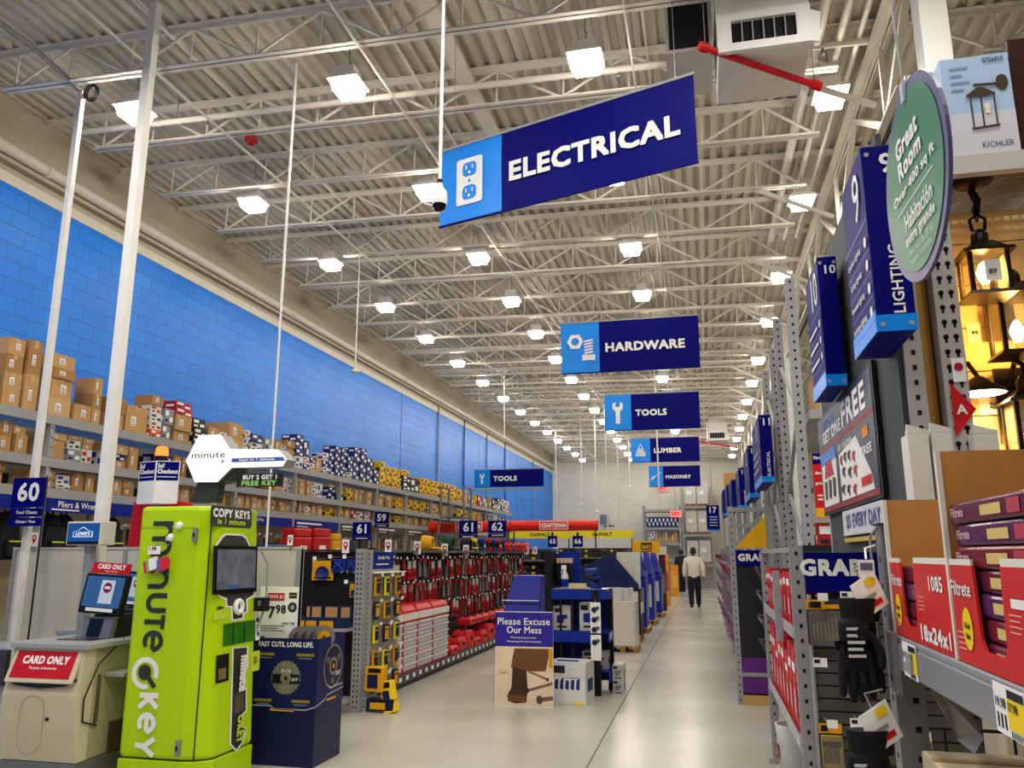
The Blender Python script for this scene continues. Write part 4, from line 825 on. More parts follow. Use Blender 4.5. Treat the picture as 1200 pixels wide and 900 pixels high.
for x, y in ((-.24, .80), (.1, .80), (-.24, .46), (.08, .46)):
    b.quad(*F, M((150, 130, 40), .5), x, y, x+.15, y+.02, .003); b.quad(*F, M((120, 124, 140), .5), x+.02, y-.02, x+.13, y-.012, .003)
b.poly(circ(.03, .70, .17, 30), *R, SILV, .003); b.poly(circ(.03, .70, .152, 30), *R, M((24, 28, 50), .35), .004); b.poly(circ(.03, .70, .07, 20), *R, SILV, .005); b.poly(circ(.03, .70, .045, 20), *R, BLACK, .006); b.poly(circ(.03, .70, .02, 12), *R, GOLD, .007)
for a in (30, 150, 270):
    cx_, cy_ = .03+.11*math.cos(math.radians(a)), .70+.11*math.sin(math.radians(a)); b.poly(circ(cx_, cy_, .03, 8), *R, M((90, 96, 120), .3), .005)
b.text('24T', *R, WHITE, .07, .62, .15, .66, .03, .008); b.text('FAST CUTS. LONG LIFE.', *R, WHITE, -.02, .53, .22, .56, .03, .003); b.quad(*R, GOLD, -.06, .45, .1, .465, .003)
b.build('printed_panels', t)
t = thing('price_board', 'white price board marked seven ninety-eight standing in the saw blade bin', 'price sign', (-3.38, 6.12, .715))
b = MB(); b.box(-.17, .17, -.006, .006, 0, .60, PAPER); O = (0, -.006, 0); b.quad(O, XA, ZA, RED, -.10, .49, .05, .55); b.text('SAVE $1', O, XA, ZA, WHITE, -.09, .50, .04, .54, .02)
b.text('$', O, XA, ZA, INK, -.115, .40, -.085, .46, .03); b.text('7', O, XA, ZA, INK, -.085, .34, -.025, .46, .03); b.text('98', O, XA, ZA, INK, -.02, .39, .07, .46, .03)
b.poly(circ(.125, .44, .04), O, XA, ZA, INK, .002); b.poly(circ(.125, .44, .02), O, XA, ZA, GREY, .003); b.quad(O, XA, ZA, INK, .09, .51, .16, .555); b.text('IRWIN', O, XA, ZA, GOLD, .095, .52, .155, .545, .03, .004)
for i in range(3): b.quad(O, XA, ZA, M((130, 128, 124), .6), -.15, .29-.018*i, .06-.05*(i % 2), .297-.018*i)
b.text('WAS 9.98', O, XA, ZA, INK, .04, .30, .15, .33, .02); b.build('board', t); MB().box(-.16, .16, .006, .03, 0, .03, GREY).build('board_foot', t)
def blade(label, loc, hub=None, rz=0):
    t = thing('saw_blade', label, 'saw blade', loc, rz, 'circular saw blades standing in the bin'); b = MB()
    n = 60; P = [((.09 if i % 2 else .083)*math.cos(2*math.pi*i/n), (.09 if i % 2 else .083)*math.sin(2*math.pi*i/n)+.0905) for i in range(n)]
    b.poly(P, (0, 0, 0), XA, ZA, M((140, 138, 132), .32, .6, var=.2, scale=30), .0, .002); b.build('disc', t)
    b = MB(); b.poly(circ(0, .0905, .05), (0, 0, 0), XA, ZA, hub or M((70, 66, 60), .5), .002, .001); b.poly(circ(0, .0905, .012, 10), (0, 0, 0), XA, ZA, BLACK, .003, .001); b.build('hub_label', t)
    return t
for i in range(7):
    blade('%s silver saw blade standing in the blue bin, counted from the price board' % ORD[i] if i < 6 else 'saw blade with yellow label at the aisle corner of the blue bin', (-3.17+.03*i, 6.10+.06*(i % 2)+.01*i, .735+.1), GOLD if i == 6 else None, .55)

# ------------------------------------------------------------------ specialty tools endcap
BLP = M((20, 22, 26), .6)
t = thing('endcap_display', 'dark pegboard endcap with blue boxes and perforated grey upright', 'display', (-3.9, 8.1, 0))
b = MB(); b.box(-.36, .30, .06, .08, .12, 1.60, BLP)
for i in range(20):
    for j in range(14): b.quad((0, .06, 0), XA, ZA, M((4, 4, 5), .9, var=0), -.33+i*.032, .92+j*.045, -.325+i*.032, .927+j*.045, .001)
b.build('pegboard', t)
b = MB(); upright(b, .36, .0, 0, 1.63, .10, .08, GREY, HOLE, .0508, '-y', .016, 2); b.build('upright', t); b = MB(); upright(b, -.39, .05, 0, 1.6, .05, .06, WALLW); b.build('side_post', t)
MB().box(-.36, .31, -.22, .058, .80, .83, GREY).build('shelf', t); MB().box(-.36, .31, -.2, .058, .10, .14, GREY).build('base_shelf', t); MB().box(-.36, .3, .03, .09, 1.602, 1.625, DARK).build('top_rail', t)
def endp(x, y): p = atY(x, y, 8.1); return p
def carded(label, px_, kind, depthY=8.12):
    x0, y0, x1, y1 = px_; a = rect(x0, y0, x1, y1, depthY); t = thing('carded_tool', label, 'tool', ((a[0]+a[1])/2, depthY, a[2])); w, h = a[1]-a[0], a[3]-a[2]
    b = MB(); b.box(-w/2, w/2, -.004, 0, 0, h, GOLD if kind != 'clamp' else M((30, 50, 130), .5)); b.build('card', t)
    b = MB()
    if kind == 'blade': b.lathe([(w*.3, 0), (w*.3, .02), (.001, .022)], (0, -.026, h*.35), M((40, 60, 130), .4), (0, 1, 0)); b.quad((0, -.005, 0), XA, ZA, BLACK, -w*.4, h*.08, w*.4, h*.16)
    else:
        b.tube([(-w*.45, -.02, h*.1), (-w*.1, -.03, h*.45), (w*.3, -.03, h*.8)], .012, M((36, 60, 160), .4), 8); b.tube([(w*.45, -.02, h*.05), (w*.15, -.03, h*.5), (-w*.2, -.03, h*.75)], .012, M((36, 60, 160), .4), 8); b.tube([(-w*.4, -.03, h*.15), (-w*.3, -.04, -h*.05)], .008, GALV, 6); b.tube([(w*.4, -.03, h*.1), (w*.3, -.04, -h*.05)], .008, GALV, 6)
    b.build('tool_head', t); MB().tube([(0, .04, h+.02), (0, -.16, h+.02), (0, -.165, h+.035)], .004, GALV, 6).build('hook', t); MB().box(-.04, .0, -.17, -.166, h+.005, h+.045, PAPER).build('price_tag', t)
carded('yellow carded saw blade on the dark pegboard endcap', (366, 657, 391, 680), 'blade'); carded('blue ratchet clamp on the middle of the dark pegboard endcap', (388, 655, 405, 671), 'clamp'); carded('blue ratchet clamp beside the perforated upright of the endcap', (407, 655, 419, 671), 'clamp'); carded('yellow and navy carded blade low on the dark pegboard', (410, 684, 420, 700), 'blade')
for i, (x0, x1, lab) in enumerate(((353, 357.5, 'narrow navy parts box at the left end of the endcap shelf'), (358.5, 372, 'navy open parts box with yellow front, left on the endcap shelf'), (374, 392, 'navy open parts box with yellow front, centre of the endcap shelf'), (393, 406, 'plain navy parts box, right on the endcap shelf'))):
    a = rect(x0, 706, x1, 731, 7.92); w = a[1]-a[0]; t = thing('parts_box', lab, 'box', ((a[0]+a[1])/2, 7.92, .832), group='navy parts boxes on the endcap shelf'); NB_ = M((26, 44, 84), .5)
    MB().box(-w/2, w/2, 0, .2, 0, .10, NB_).build('body', t); MB().box(-w/2, w/2, .12, .2, .10, .21, NB_).build('back_flap', t)
    if i in (0, 1, 2): MB().box(-w*.45, w*.45, -.005, 0, .0, .07, GOLD).build('yellow_front', t)
    MB().box(-w*.42, w*.36, .114, .119, .10, .2, KRAFT).build('carton_lining', t)
for i in range(2):
    a = rect(356+30*i, 738, 366+30*i, 750, 7.95); o = tag(carton('product_box', .12, .1, .1, 'gold' if i else 'blue', .3), 'small %s box on the lower endcap shelf, %s the saw blades' % (('yellow', 'behind') if i else ('blue', 'left behind')), 'box'); o.location = ((a[0]+a[1])/2, 7.95, .142)
# wing panel with yellow carded tools, facing the aisle
t = thing('wing_panel', 'grey side panel hung with yellow carded tools facing the aisle', 'display', (-3.47, 8.6, 0))
MB().box(-.02, 0, -.40, .44, .12, 1.45, M((168, 164, 150), .5)).build('panel', t); b = MB(); upright(b, .0, -.44, 0, 1.62, .05, .05, GREY, HOLE, .0508, '-y', .012); b.build('front_post', t)
b = MB(); b.box(-.0, .012, -.38, .2, 1.42, 1.60, SIGNBLUE); b.text('Specialty Tools', (.012, 0, 0), (0, 1, 0), ZA, WHITE, -.33, 1.51, .15, 1.56, .02); b.quad((.012, 0, 0), (0, 1, 0), ZA, WHITE, -.3, 1.46, .05, 1.475); b.build('header', t); MB().box(.0, .1, -.38, .4, 1.375, 1.385, PAPER).build('label_rail', t)
WC = [(GOLD, M((40, 40, 44), .5), 'yellow'), (M((236, 226, 30), .5), DNAVY, 'bright yellow'), (DNAVY, GOLD, 'navy')]
n = 0
for r, (z, h) in enumerate(((1.14, .22), (.90, .2), (.66, .2), (.40, .2), (.16, .2))):
    for c_ in range(5):
        y = 8.28+.155*c_; m1, m2, cn = WC[(r*2+c_) % 3]
        t = thing('carded_tool', '%s carded tool on the grey side panel, %s row down, %s from front post' % (cn, ORD[r], ORD[c_]), 'tool', (-3.44+.05*(c_ % 2), y, z), group='yellow carded tools on the side panel')
        MB().box(0, .02, -.055, .055, 0, h*.9, m1).build('card', t); b = MB(); b.box(.02, .035, -.035, .03, h*.15, h*.6, m2); b.box(.02, .03, -.04, .04, h*.68, h*.8, m2); b.build('tool_body', t); MB().tube([(-.1+.0, 0, h*.93), (.07, 0, h*.93)], .004, GALV, 5).build('hook', t); MB().box(.068, .072, -.03, .03, h*.9, h*1.05, PAPER).build('price_tag', t)
for i, (px_, rot, m1, lab) in enumerate((((428, 783, 450, 812), 0, GOLD, 'yellow and navy box at the foot of the side panel'), ((452, 770, 466, 808), .25, YELLOW, 'bright yellow carded tool leaning at the floor beside the side panel'), ((430, 812, 462, 826), 0, DNAVY, 'navy flat pack lying on the floor below the side panel'))):
    a = rect(*px_, 8.12); w = a[1]-a[0]; h = a[3]-a[2]; t = thing('tool_pack', lab, 'tool pack', ((a[0]+a[1])/2, 8.12, [.20, .0, .02][i] if i else .2)); 
    if i == 1: t.rotation_euler = (-.1, rot*-1, 0)
    MB().box(-w/2, w/2, -.02, .1, 0, h, m1).build('pack', t, .01); MB().box(-w*.35, w*.2, -.026, -.02, h*.15, h*.7, DNAVY if i != 2 else GOLD).build('window', t); MB().box(-w*.3, w*.35, -.026, -.02, h*.78, h*.95, BLACK).build('title_strip', t)

# ------------------------------------------------------------------ red tool wall
GY0, GY1, GX = 9.1, 18.05, -3.62
t = thing('tool_gondola', 'long low gondola hung with red hand tools along the left aisle', 'gondola', (-4.0, GY0, 0)); L = GY1-GY0
MB().box(-.02, .0, 0, L, .1, 1.6, M((46, 40, 40), .7)).build('pegboard', t); MB().box(-.1, .40, 0, L, .06, .15, M((92, 92, 94), .5)).build('base_deck', t); MB().box(-.1, .37, 0, L, 0, .06, BLACK).build('kick', t)
b = MB(); b.box(.40, .406, 0, L, .08, .14, M((70, 70, 72), .5)); 
for q in range(40): b.quad((.406, 0, 0), (0, 1, 0), ZA, PAPER, .1+q*.235, .085, .2+q*.235, .135)
b.build('price_rail', t); MB().box(-.35, .16, 0, L, 1.60, 1.63, M((96, 96, 98), .5)).build('top_shelf', t)
for q in range(9): MB().box(-.03, .01, L*q/8-.02 if q else 0, L*q/8+.02 if q < 8 else L, 0.15, 1.6, GREY).build('post', t)
REDT = M((186, 24, 30), .4); DKT = M((52, 46, 48), .45); HANG = (-4.0, )
def htool(kind):
    root = bpy.data.objects.new('hand_tool', None); COL.objects.link(root)
    if kind == 0:      # carded pliers
        b = MB(); b.box(0, .004, -.05, .05, .16, .26, RED); b.build('card', root); b = MB(); b.tube([(.015, -.02, .17), (.015, -.035, .08), (.015, -.02, 0)], .011, REDT, 6); b.tube([(.015, .02, .17), (.015, .035, .08), (.015, .02, 0)], .011, REDT, 6); b.build('handles', root); b = MB(); b.tube([(.015, 0, .16), (.015, 0, .24)], [.02, .008], GALV, 6); b.build('jaws', root)
    elif kind == 1:    # screwdriver
        b = MB(); b.lathe([(.001, .26), (.016, .255), (.018, .2), (.012, .15), (.016, .14)], (.02, 0, 0), REDT, n=8); b.build('handle', root); b = MB(); b.tube([(.02, 0, .145), (.02, 0, 0)], .004, GALV, 6); b.build('shaft', root); b = MB(); b.box(0, .003, -.03, .03, .19, .30, BLACK); b.build('card', root)
    elif kind == 2:    # wrench set pouch
        b = MB(); b.box(0, .02, -.065, .065, 0, .26, DKT); b.build('pouch', root); b = MB()
        for q in range(5): b.box(.02, .026, -.055+.024*q, -.04+.024*q, .02, .22-.02*q, GALV)
        b.build('wrenches', root); b = MB(); b.box(.02, .024, -.065, .065, .23, .27, RED); b.build('header_card', root)
    elif kind == 3:    # hammer
        b = MB(); b.tube([(.02, 0, 0), (.02, 0, .14), (.02, 0, .26)], [.016, .013, .011], REDT, 8); b.build('handle', root); b = MB(); b.tube([(.02, -.06, .265), (.02, .03, .265)], .016, DKT, 8); b.bar((.02, .03, .265), (.02, .08, .24), .03, .012, DKT); b.build('head', root)
    else:              # clamp / saw
        b = MB(); b.box(0, .02, -.07, .07, 0, .14, REDT); b.build('case', root); b = MB(); b.box(.0, .018, -.05, .05, .145, .25, M((200, 196, 190), .5)); b.build('blister', root); b = MB(); b.box(.02, .024, -.05, .04, .04, .09, BLACK); b.build('label_patch', root)
    q = MB(); q.box(.06, .064, -.022, .022, .275, .305, PAPER); q.build('price_tag', root)
    return root
HT = [htool(i) for i in range(5)]; HN = ['carded red pliers', 'red screwdriver', 'dark wrench set pouch', 'red hammer', 'red boxed tool']; placed = set()
yy = GY0+.12; c_ = 0
while yy < GY1-.1:
    for r, z in enumerate((1.24, .92, .60, .28)):
        if r >= 2 and yy < 11.75: continue
        if r == 3 and yy < 15.2: continue
        kd = [2, 0, 2, 1, 0, 4, 3, 0, 1, 4][(c_//3*3+r*2+(c_ % 3 == 2)) % 10] if r < 3 else random.randrange(5)
        lab = '%s, %s row down, %s along the red tool wall' % (HN[kd], ORD[r], ordn(c_)); loc = (-3.985+.06*random.random(), yy, z+random.uniform(-.015, .015))
        if kd not in placed: o = tag(HT[kd], lab, 'hand tool', 'hand tools hanging on the long red tool wall'); o.location = loc; placed.add(kd)
        else: dup(HT[kd], loc, lab, group='hand tools hanging on the long red tool wall')
    c_ += 1; yy += .155+.0012*c_
# tool chests on the base
CHW = M((206, 206, 206), .4)
def chest(label, loc, w):
    t = thing('tool_chest', label, 'tool chest', loc, group='red framed tool chests on the gondola base')
    MB().box(-.30, .0, -w/2, w/2, 0, .72, RED).build('frame', t, .005); z = .03
    for i in range(6):
        h = .095; MB().box(.0, .012, -w/2+.03, w/2-.03, z, z+h-.012, CHW).build('drawer', t); z += h
    for i in range(6):
        d_ = [x for x in kids_now(t) if x.name.startswith('drawer')][i]; MB().box(.012, .032, -w/2+.035, w/2-.035, .03+.095*i+.06, .03+.095*i+.08, M((232, 232, 230), .3, .2)).build('drawer_pull', d_)
    MB().box(-.0, .02, -w/2, w/2, .62, .70, M((226, 222, 214), .5)).build('label_strip', t); MB().frust((-.3, .0, -w/2, w/2), .722, (-.26, -.05, -w/2+.04, w/2-.04), .79, RED).build('lid', t, .01)
    return t
def kids_now(t): return [c for c in bpy.data.objects if c.parent == t]
for i, (ya, yb) in enumerate(((9.12, 9.6), (9.63, 10.12), (10.15, 10.72), (10.75, 11.42))): chest('red framed tool chest with pale drawers, %s from the yellow side panel' % ORD[i], (-3.63, (ya+yb)/2, .152), yb-ya)
def redcase(label, loc, w, h, d=.26):
    t = thing('tool_box', label, 'tool box', loc, group='red plastic tool boxes'); MB().frust((-d/2, d/2, -w/2, w/2), 0, (-d/2-.01, d/2+.01, -w/2-.01, w/2+.01), h*.6, RED).build('body', t, .012); MB().frust((-d/2-.015, d/2+.015, -w/2-.015, w/2+.015), h*.61, (-d/2+.02, d/2-.02, -w/2+.02, w/2-.02), h, M((206, 34, 36), .4)).build('lid', t, .012); MB().box(d/2+.012, d/2+.022, -.03, .03, h*.45, h*.7, BLACK).build('latch', t); MB().box(-.02, .02, -w*.25, w*.25, h, h+.025, BLACK).build('handle', t)
for i in range(9): redcase('red tool box on the gondola base, %s past the tool chests' % ORD[i], (-3.75, 11.75+.42*i, .152), .36, .12+.07*(i % 3))
for i in range(6): redcase('red tool box on the second tier of the base, %s past the tool chests' % ORD[i], (-3.78, 12.9+.42*i, .44 if 0 else .152+[.26, .12, .19][(i+0) % 3]+.03 if 0 else .47), .34, .12, .2)
for i in range(5): redcase('large red tool case on top of the red tool wall, %s from its far end' % ORD[4-i], (-3.95, 16.1+.42*i, 1.632), .38, .2)
# goods on the gondola top
def coil(label, loc, r, mat, n=5):
    t = thing('hose_coil', label, 'hose coil', loc)
    for q in range(n): MB().tube([(.03*q-.06, r*(1-.05*q)*math.cos(a*.349), r+r*(1-.05*q)*math.sin(a*.349)) for a in range(19)], .022, mat, 8).build('hose_loop', t)
    MB().tube([(.08, 0, .03), (.12, .1, .03), (.10, .3, .02)], .02, mat, 8).build('hose_end', t)
coil('yellow air hose coil on top of the red tool wall', (-3.95, 11.4, 1.632), .10, GOLD); coil('dark green hose coil beside the yellow hose on the gondola', (-3.95, 12.4, 1.632), .12, M((30, 70, 44), .5)); coil('black hose coil on the gondola top past the green hose', (-3.95, 13.4, 1.632), .11, BLACK)
def drill(name, label, loc, mat, group, s=1., rz=0):
    t = thing(name, label, 'power tool', loc, rz, group); t.scale = (s,)*3
    b = MB(); b.tube([(0, -.09, .17), (0, .06, .17)], [.036, .032], mat, 10); b.build('motor_body', t); b = MB(); b.tube([(0, .06, .17), (0, .12, .17)], [.024, .012], BLACK, 10); b.build('chuck', t); b = MB(); b.tube([(0, -.04, .16), (0, -.06, .06)], [.024, .022], BLACK, 8); b.build('grip', t); MB().box(-.035, .035, -.11, .0, 0, .06, mat).build('battery', t, .006)
    return t
D0 = None
for i in range(14):
    mt = [YELLOW, M((30, 60, 150), .4), BLACK, REDT][i % 4]; nm_ = ['yellow', 'blue', 'black', 'red'][i % 4]
    drill('cordless_drill', '%s cordless drill standing on the gondola top, %s from the near end' % (nm_, ordn(i)), (-4.0+.1*(i % 2), 13.9+.19*i, 1.632), mt, 'cordless drills on gondola tops', 1.1, 1.2)
TG = [(405, 639, 8.1, .8), (455, 639, 9.3, .85), (489, 641, 10.7, 1.), (521, 643, 12.0, 1.), (546, 644, 13.2, 1.), (566, 643, 14.4, 1.), (586, 643, 15.6, 1.05), (617, 644, 17.6, .95), (627, 644, 18.3, .95)]
for i, (x, y, Y_, s) in enumerate(TG): pintag(x, y+1, Y_, s, 'white pin tag on the shelf top, %s from the lime kiosk' % ORD[i])
pintag(40, 632, 6.525, .75, 'white pin tag below the sixty aisle flag')
pintag(340, 633, 6.525, .5, 'white pin tag in front of the red tool cases')
# red and yellow header canopies with their bays behind
def canopy(label, word, x0, x1, y0, y1, Y_, mat, tm, frame, rnd):
    a = rect(x0, y0, x1, y1, Y_); w = a[1]-a[0]; h = a[3]-a[2]; t = thing('header_canopy', label, 'header sign', ((a[0]+a[1])/2, Y_, a[2]), group='lit brand canopies over the tool bays')
    b = MB()
    if rnd: b.add([(sx*w/2, .18-.2*math.cos(q*math.pi/12), h*q/12) if 0 else (sx*w/2, .15-.15*math.sin(q*math.pi/12), h*(.5-.5*math.cos(q*math.pi/12))) for sx in (-1, 1) for q in range(13)], [(q, 13+q, 14+q, q+1) for q in range(12)], mat, True); b.box(-w/2, w/2, .15, .17, 0, h, mat); b.poly([(.15-.15*math.sin(q*math.pi/12), h*(.5-.5*math.cos(q*math.pi/12))) for q in range(13)], (-w/2, 0, 0), (0, 1, 0), ZA, mat)
    else: b.box(-w/2, w/2, 0, .1, 0, h, mat)
    b.build('hood', t); b = MB()
    if frame: b.box(-w*.16, w*.17, -.012, -.006, h*.12, h*.9, PAPER); b.quad((0, -.012, 0), XA, ZA, mat, -w*.15, h*.18, w*.16, h*.84, .001); b.text(word, (0, -.012, 0), XA, ZA, PAPER, -w*.135, h*.3, w*.145, h*.72, .045, .003, True)
    else: b.text(word, (0, -.002, 0), XA, ZA, tm, -w*.15, h*.22, w*.17, h*.78, .03, .003)
    b.build('brand_plate', t)
    for s in (-1, 1): MB().box(s*w*.47-.015, s*w*.47+.015, .1, .13, -a[2]+.01, 0.0, DARK).build('support', t)
canopy('rounded red header canopy, left one of the two red ones', 'CRAFTSMAN', 502, 597, 610.5, 624, 18.45, M((226, 40, 30), .4), None, True, True); canopy('rounded red header canopy, right one above the yellow ones', 'CRAFTSMAN', 598, 700, 609.5, 622, 18.45, M((226, 40, 30), .4), None, True, True)
canopy('yellow header canopy with black letters, left of the two yellow ones', 'DeWALT', 597, 668, 622, 631, 22, M((244, 226, 50), .5), INK, False, False); canopy('yellow header canopy with black letters, right of the two yellow ones', 'DeWALT', 669, 742, 621.5, 630.5, 22, M((244, 226, 50), .5), INK, False, False)
# power tool bays behind
def bay(label, x0, x1, Y_, ztop, base):
    a = rect(x0, 640, x1, 660, Y_); w = a[1]-a[0]; t = thing('tool_bay', label, 'display', ((a[0]+a[1])/2, Y_, 0)); 
    MB().box(-w/2, w/2, .3, .33, 0, ztop, M((60, 58, 60), .6)).build('back_panel', t)
    for z in base: MB().box(-w/2, w/2, -.05, .298, z-.04, z, M((120, 118, 116), .5)).build('shelf', t)
    return t
for nm_, x0, x1, Y_, zt_, bs in (('tool bay with dark drills under the red canopies', 560, 650, 19.4, 1.7, (.3, .7, 1.1, 1.45)), ('tool bay with dark drills under the yellow canopies', 652, 742, 22.5, 1.75, (.3, .7, 1.1, 1.5))):
    tb = bay(nm_, x0, x1, Y_, zt_, bs); w = (rect(x0, 640, x1, 660, Y_)[1]-rect(x0, 640, x1, 660, Y_)[0])
    for r, z in enumerate(bs[2:]):
        for i in range(9): drill('cordless_drill', '%s drill on the %s shelf of the %s bay, %s from left' % (['yellow', 'black', 'dark grey'][i % 3], ['lower', 'upper'][r], 'red canopy' if Y_ < 20 else 'yellow canopy', ORD[i]), (tb.location.x-w/2+w*(i+.5)/9, Y_+.1, z+.002), [YELLOW, BLACK, M((80, 80, 84), .5)][i % 3], 'drills in the canopy bays', 1., (i % 3)*.7)

t = thing('rolling_ladder', 'grey rolling warehouse ladder standing before the far wall rack', 'ladder', (-5.75, 18.2, 0)); LD = M((110, 112, 112), .5)
for sx in (-.28, .28):
    MB().tube([(sx, -1.1, .05), (sx, .1, 2.45), (sx, .1, 3.15), (sx, .7, 3.15)], .025, LD, 8).build('rail', t); MB().tube([(sx, .7, 3.15), (sx, .75, .05)], .025, LD, 8).build('rear_leg', t); MB().lathe([(.001, -.02), (.05, -.02), (.05, .02), (.001, .02)], (sx, .75, .05), BLACK, (1, 0, 0), 12).build('caster', t); MB().lathe([(.001, -.02), (.05, -.02), (.05, .02), (.001, .02)], (sx, -1.1, .05), BLACK, (1, 0, 0), 12).build('caster', t)
for q in range(8): f = (q+1)/8.5; MB().box(-.28, .28, -1.1+1.2*f-.08, -1.1+1.2*f+.1, .05+2.4*f-.02, .05+2.4*f, LD).build('step', t)
MB().box(-.28, .28, .1, .7, 2.42, 2.45, LD).build('platform', t)
# ------------------------------------------------------------------ renovation notice board
a = rect(581, 717, 648, 828.5, 8.76); w = a[1]-a[0]; h = a[3]
t = thing('notice_board', 'standing please excuse our mess board with a hammer picture', 'sign', ((a[0]+a[1])/2, 8.76, 0), .06)
MB().box(-w/2, w/2, 0, .03, 0.0, h, WHITE).build('board', t)
b = MB(); O = (0, 0, 0); SK = M((226, 204, 172), .6, var=.14, scale=4)
b.quad(O, XA, ZA, SK, -w/2+.008, .01, w/2-.004, h*.63); b.quad(O, XA, ZA, M((48, 36, 146), .45), -w/2, h*.63, w/2, h*.995, .003)
b.text('Please Excuse', O, XA, ZA, WHITE, -w*.46, h*.86, w*.45, h*.935, .012, .005, True); b.text('Our Mess', O, XA, ZA, WHITE, -w*.3, h*.77, w*.3, h*.845, .012, .005, True); b.text("We're improving your store.", O, XA, ZA, WHITE, -w*.36, h*.712, w*.34, h*.735, .02, .005); b.text('We apologize for any inconvenience.', O, XA, ZA, WHITE, -w*.46, h*.67, w*.47, h*.693, .02, .005)
WD = M((112, 72, 44), .5, var=.25, scale=7); WDK = M((66, 46, 36), .4, var=.3, scale=9)
b.poly([(-w*.17, h*.61), (w*.42, h*.61), (w*.42, h*.52), (w*.37, h*.375), (w*.02, h*.37), (-w*.23, h*.41)][::-1], O, XA, ZA, WD, .003)
b.poly([(-w*.2, h*.41), (w*.04, h*.385), (w*.06, h*.2), (w*.04, h*.05), (-w*.14, h*.035), (-w*.28, h*.06), (-w*.29, h*.12), (-w*.22, h*.2)][::-1], O, XA, ZA, WDK, .004); b.poly([(-w*.28, h*.06), (w*.03, h*.05), (w*.05, h*.12), (-w*.29, h*.13)], O, XA, ZA, WD, .005)
b.poly([(w*.42, h*.61), (w*.49, h*.61), (w*.49, h*.4), (w*.42, h*.42)][::-1], O, XA, ZA, M((200, 150, 40), .5), .003)
NA = M((120, 92, 84), .4, var=.2, scale=12)
for (x0, y0, x1, y1, r) in ((.08, .37, .40, .29, .02), (.05, .17, .48, .25, .03), (.26, .08, .49, .10, .045)):
    q = MB(); dx, dy = (x1-x0)*w, (y1-y0)*h; ln = math.hypot(dx, dy); nx_, ny_ = -dy/ln*r*h*.5, dx/ln*r*h*.5
    b.poly([(x0*w+nx_, y0*h+ny_), (x0*w-nx_, y0*h-ny_), (x1*w-nx_, y1*h-ny_), (x1*w+nx_, y1*h+ny_)], O, XA, ZA, NA, .003); b.poly(circ((x0 if r > .02 else x1)*w, (y0 if r > .02 else y1)*h, r*h*.8, 14, r*h), O, XA, ZA, M((86, 66, 62), .4), .004)
b.quad(O, XA, ZA, M((150, 140, 124), .5), -w*.45, h*.335, -w*.27, h*.34); b.text("LOWE'S", O, XA, ZA, M((110, 100, 90), .5), -w*.44, h*.345, -w*.28, h*.362, .02); b.poly([(-w*.45, h*.365), (-w*.36, h*.39), (-w*.27, h*.365), (-w*.27, h*.37), (-w*.36, h*.395), (-w*.45, h*.37)], O, XA, ZA, M((150, 140, 124), .5), .003)
b.build('printed_face', t)
b = MB(); b.hexa([(-w*.2, .03, 0), (w*.2, .03, 0), (w*.2, .3, 0), (-w*.2, .3, 0), (-w*.2, .03, h*.7), (w*.2, .03, h*.7), (w*.2, .04, h*.7), (-w*.2, .04, h*.7)], WHITE); b.build('easel_back', t)
# ------------------------------------------------------------------ blue tool rack beside the notice board
t = thing('tool_rack', 'blue and black tool display rack behind the notice board', 'display rack', (-1.49, 9.6, 0))
MB().box(-.37, -.29, -.02, .55, 0, 1.62, BLACK).build('side_post', t, .006); b = MB(); b.box(.19, .27, -.02, .06, 0, 1.16, BLACK); b.build('front_post', t, .004); MB().box(.30, .37, .47, .55, 0, 1.16, BLACK).build('rear_post', t, .004)
MB().box(-.29, -.02, .50, .53, 1.18, 1.61, KOBALT).build('upper_panel', t); MB().box(-.29, .3, .52, .54, .1, 1.06, KOBALT).build('back_panel', t)
for z0, z1, x1 in ((1.06, 1.175, .37), (.58, .70, .37), (.14, .27, .37)):
    b = MB(); b.box(-.289, x1 if z0 > 1 else .185, -.015, .0, z0, z1, KOBALT); b.box(-.289, .37, .06, .5, z1-.02, z1, KOBALT if z0 < 1 else M((200, 196, 188), .4)); b.box(.355, .372, .065, .46, z0, z1, KOBALT); b.build('shelf', t)
for q in range(2): MB().box(.373, .376, .1+.16*q, .18+.16*q, .61, .68, PAPER).build('shelf_label', t)
for x in (-.19, -.05): MB().box(x-.012, x+.012, .03, .055, .0, 1.06, BLACK).build('wire_upright', t)
MB().box(-.23, -.20, .0, .0+.02, 1.58, 1.60, GALV).build('hook_bar', t)
def obj1(label, cat, name, parts, loc, rz=0, group=None):
    t = thing(name, label, cat, loc, rz, group)
    for nm_, mb in parts: mb.build(nm_, t)
    return t
for i in range(4):
    b = MB(); b.box(-.02, .02, -.06, .06, 0, .2, BLACK); c_ = MB(); c_.box(-.021, .021, -.05, .05, .2, .26, M((200, 170, 160), .5)); h_ = MB(); h_.tube([(0, .25, .245), (0, -.05, .245)], .004, GALV, 5)
    obj1('black glove pack hanging on the blue rack, %s from the black side' % ORD[i], 'glove pack', 'glove_pack', (('gloves', b), ('header_card', c_), ('hook', h_)), (-1.735+.048*i, 9.87, 1.27), 0, 'black glove packs on the blue rack')
b = MB(); b.lathe([(.001, 0), (.045, 0), (.045, .15), (.02, .2), (.016, .22)], (0, 0, 0), M((196, 204, 214), .15, alpha=1), n=14); c_ = MB(); c_.lathe([(.046, .02), (.046, .11)], (0, 0, 0), KOBALT, n=14); d_ = MB(); d_.box(-.035, .02, -.02, .02, .22, .27, WHITE); d_.tube([(-.03, 0, .22), (-.045, 0, .18)], .006, WHITE, 6)
obj1('clear spray bottle with blue label on top of the blue rack', 'bottle', 'spray_bottle', (('bottle', b), ('label_band', c_), ('trigger', d_)), (-1.64, 9.72, 1.177))
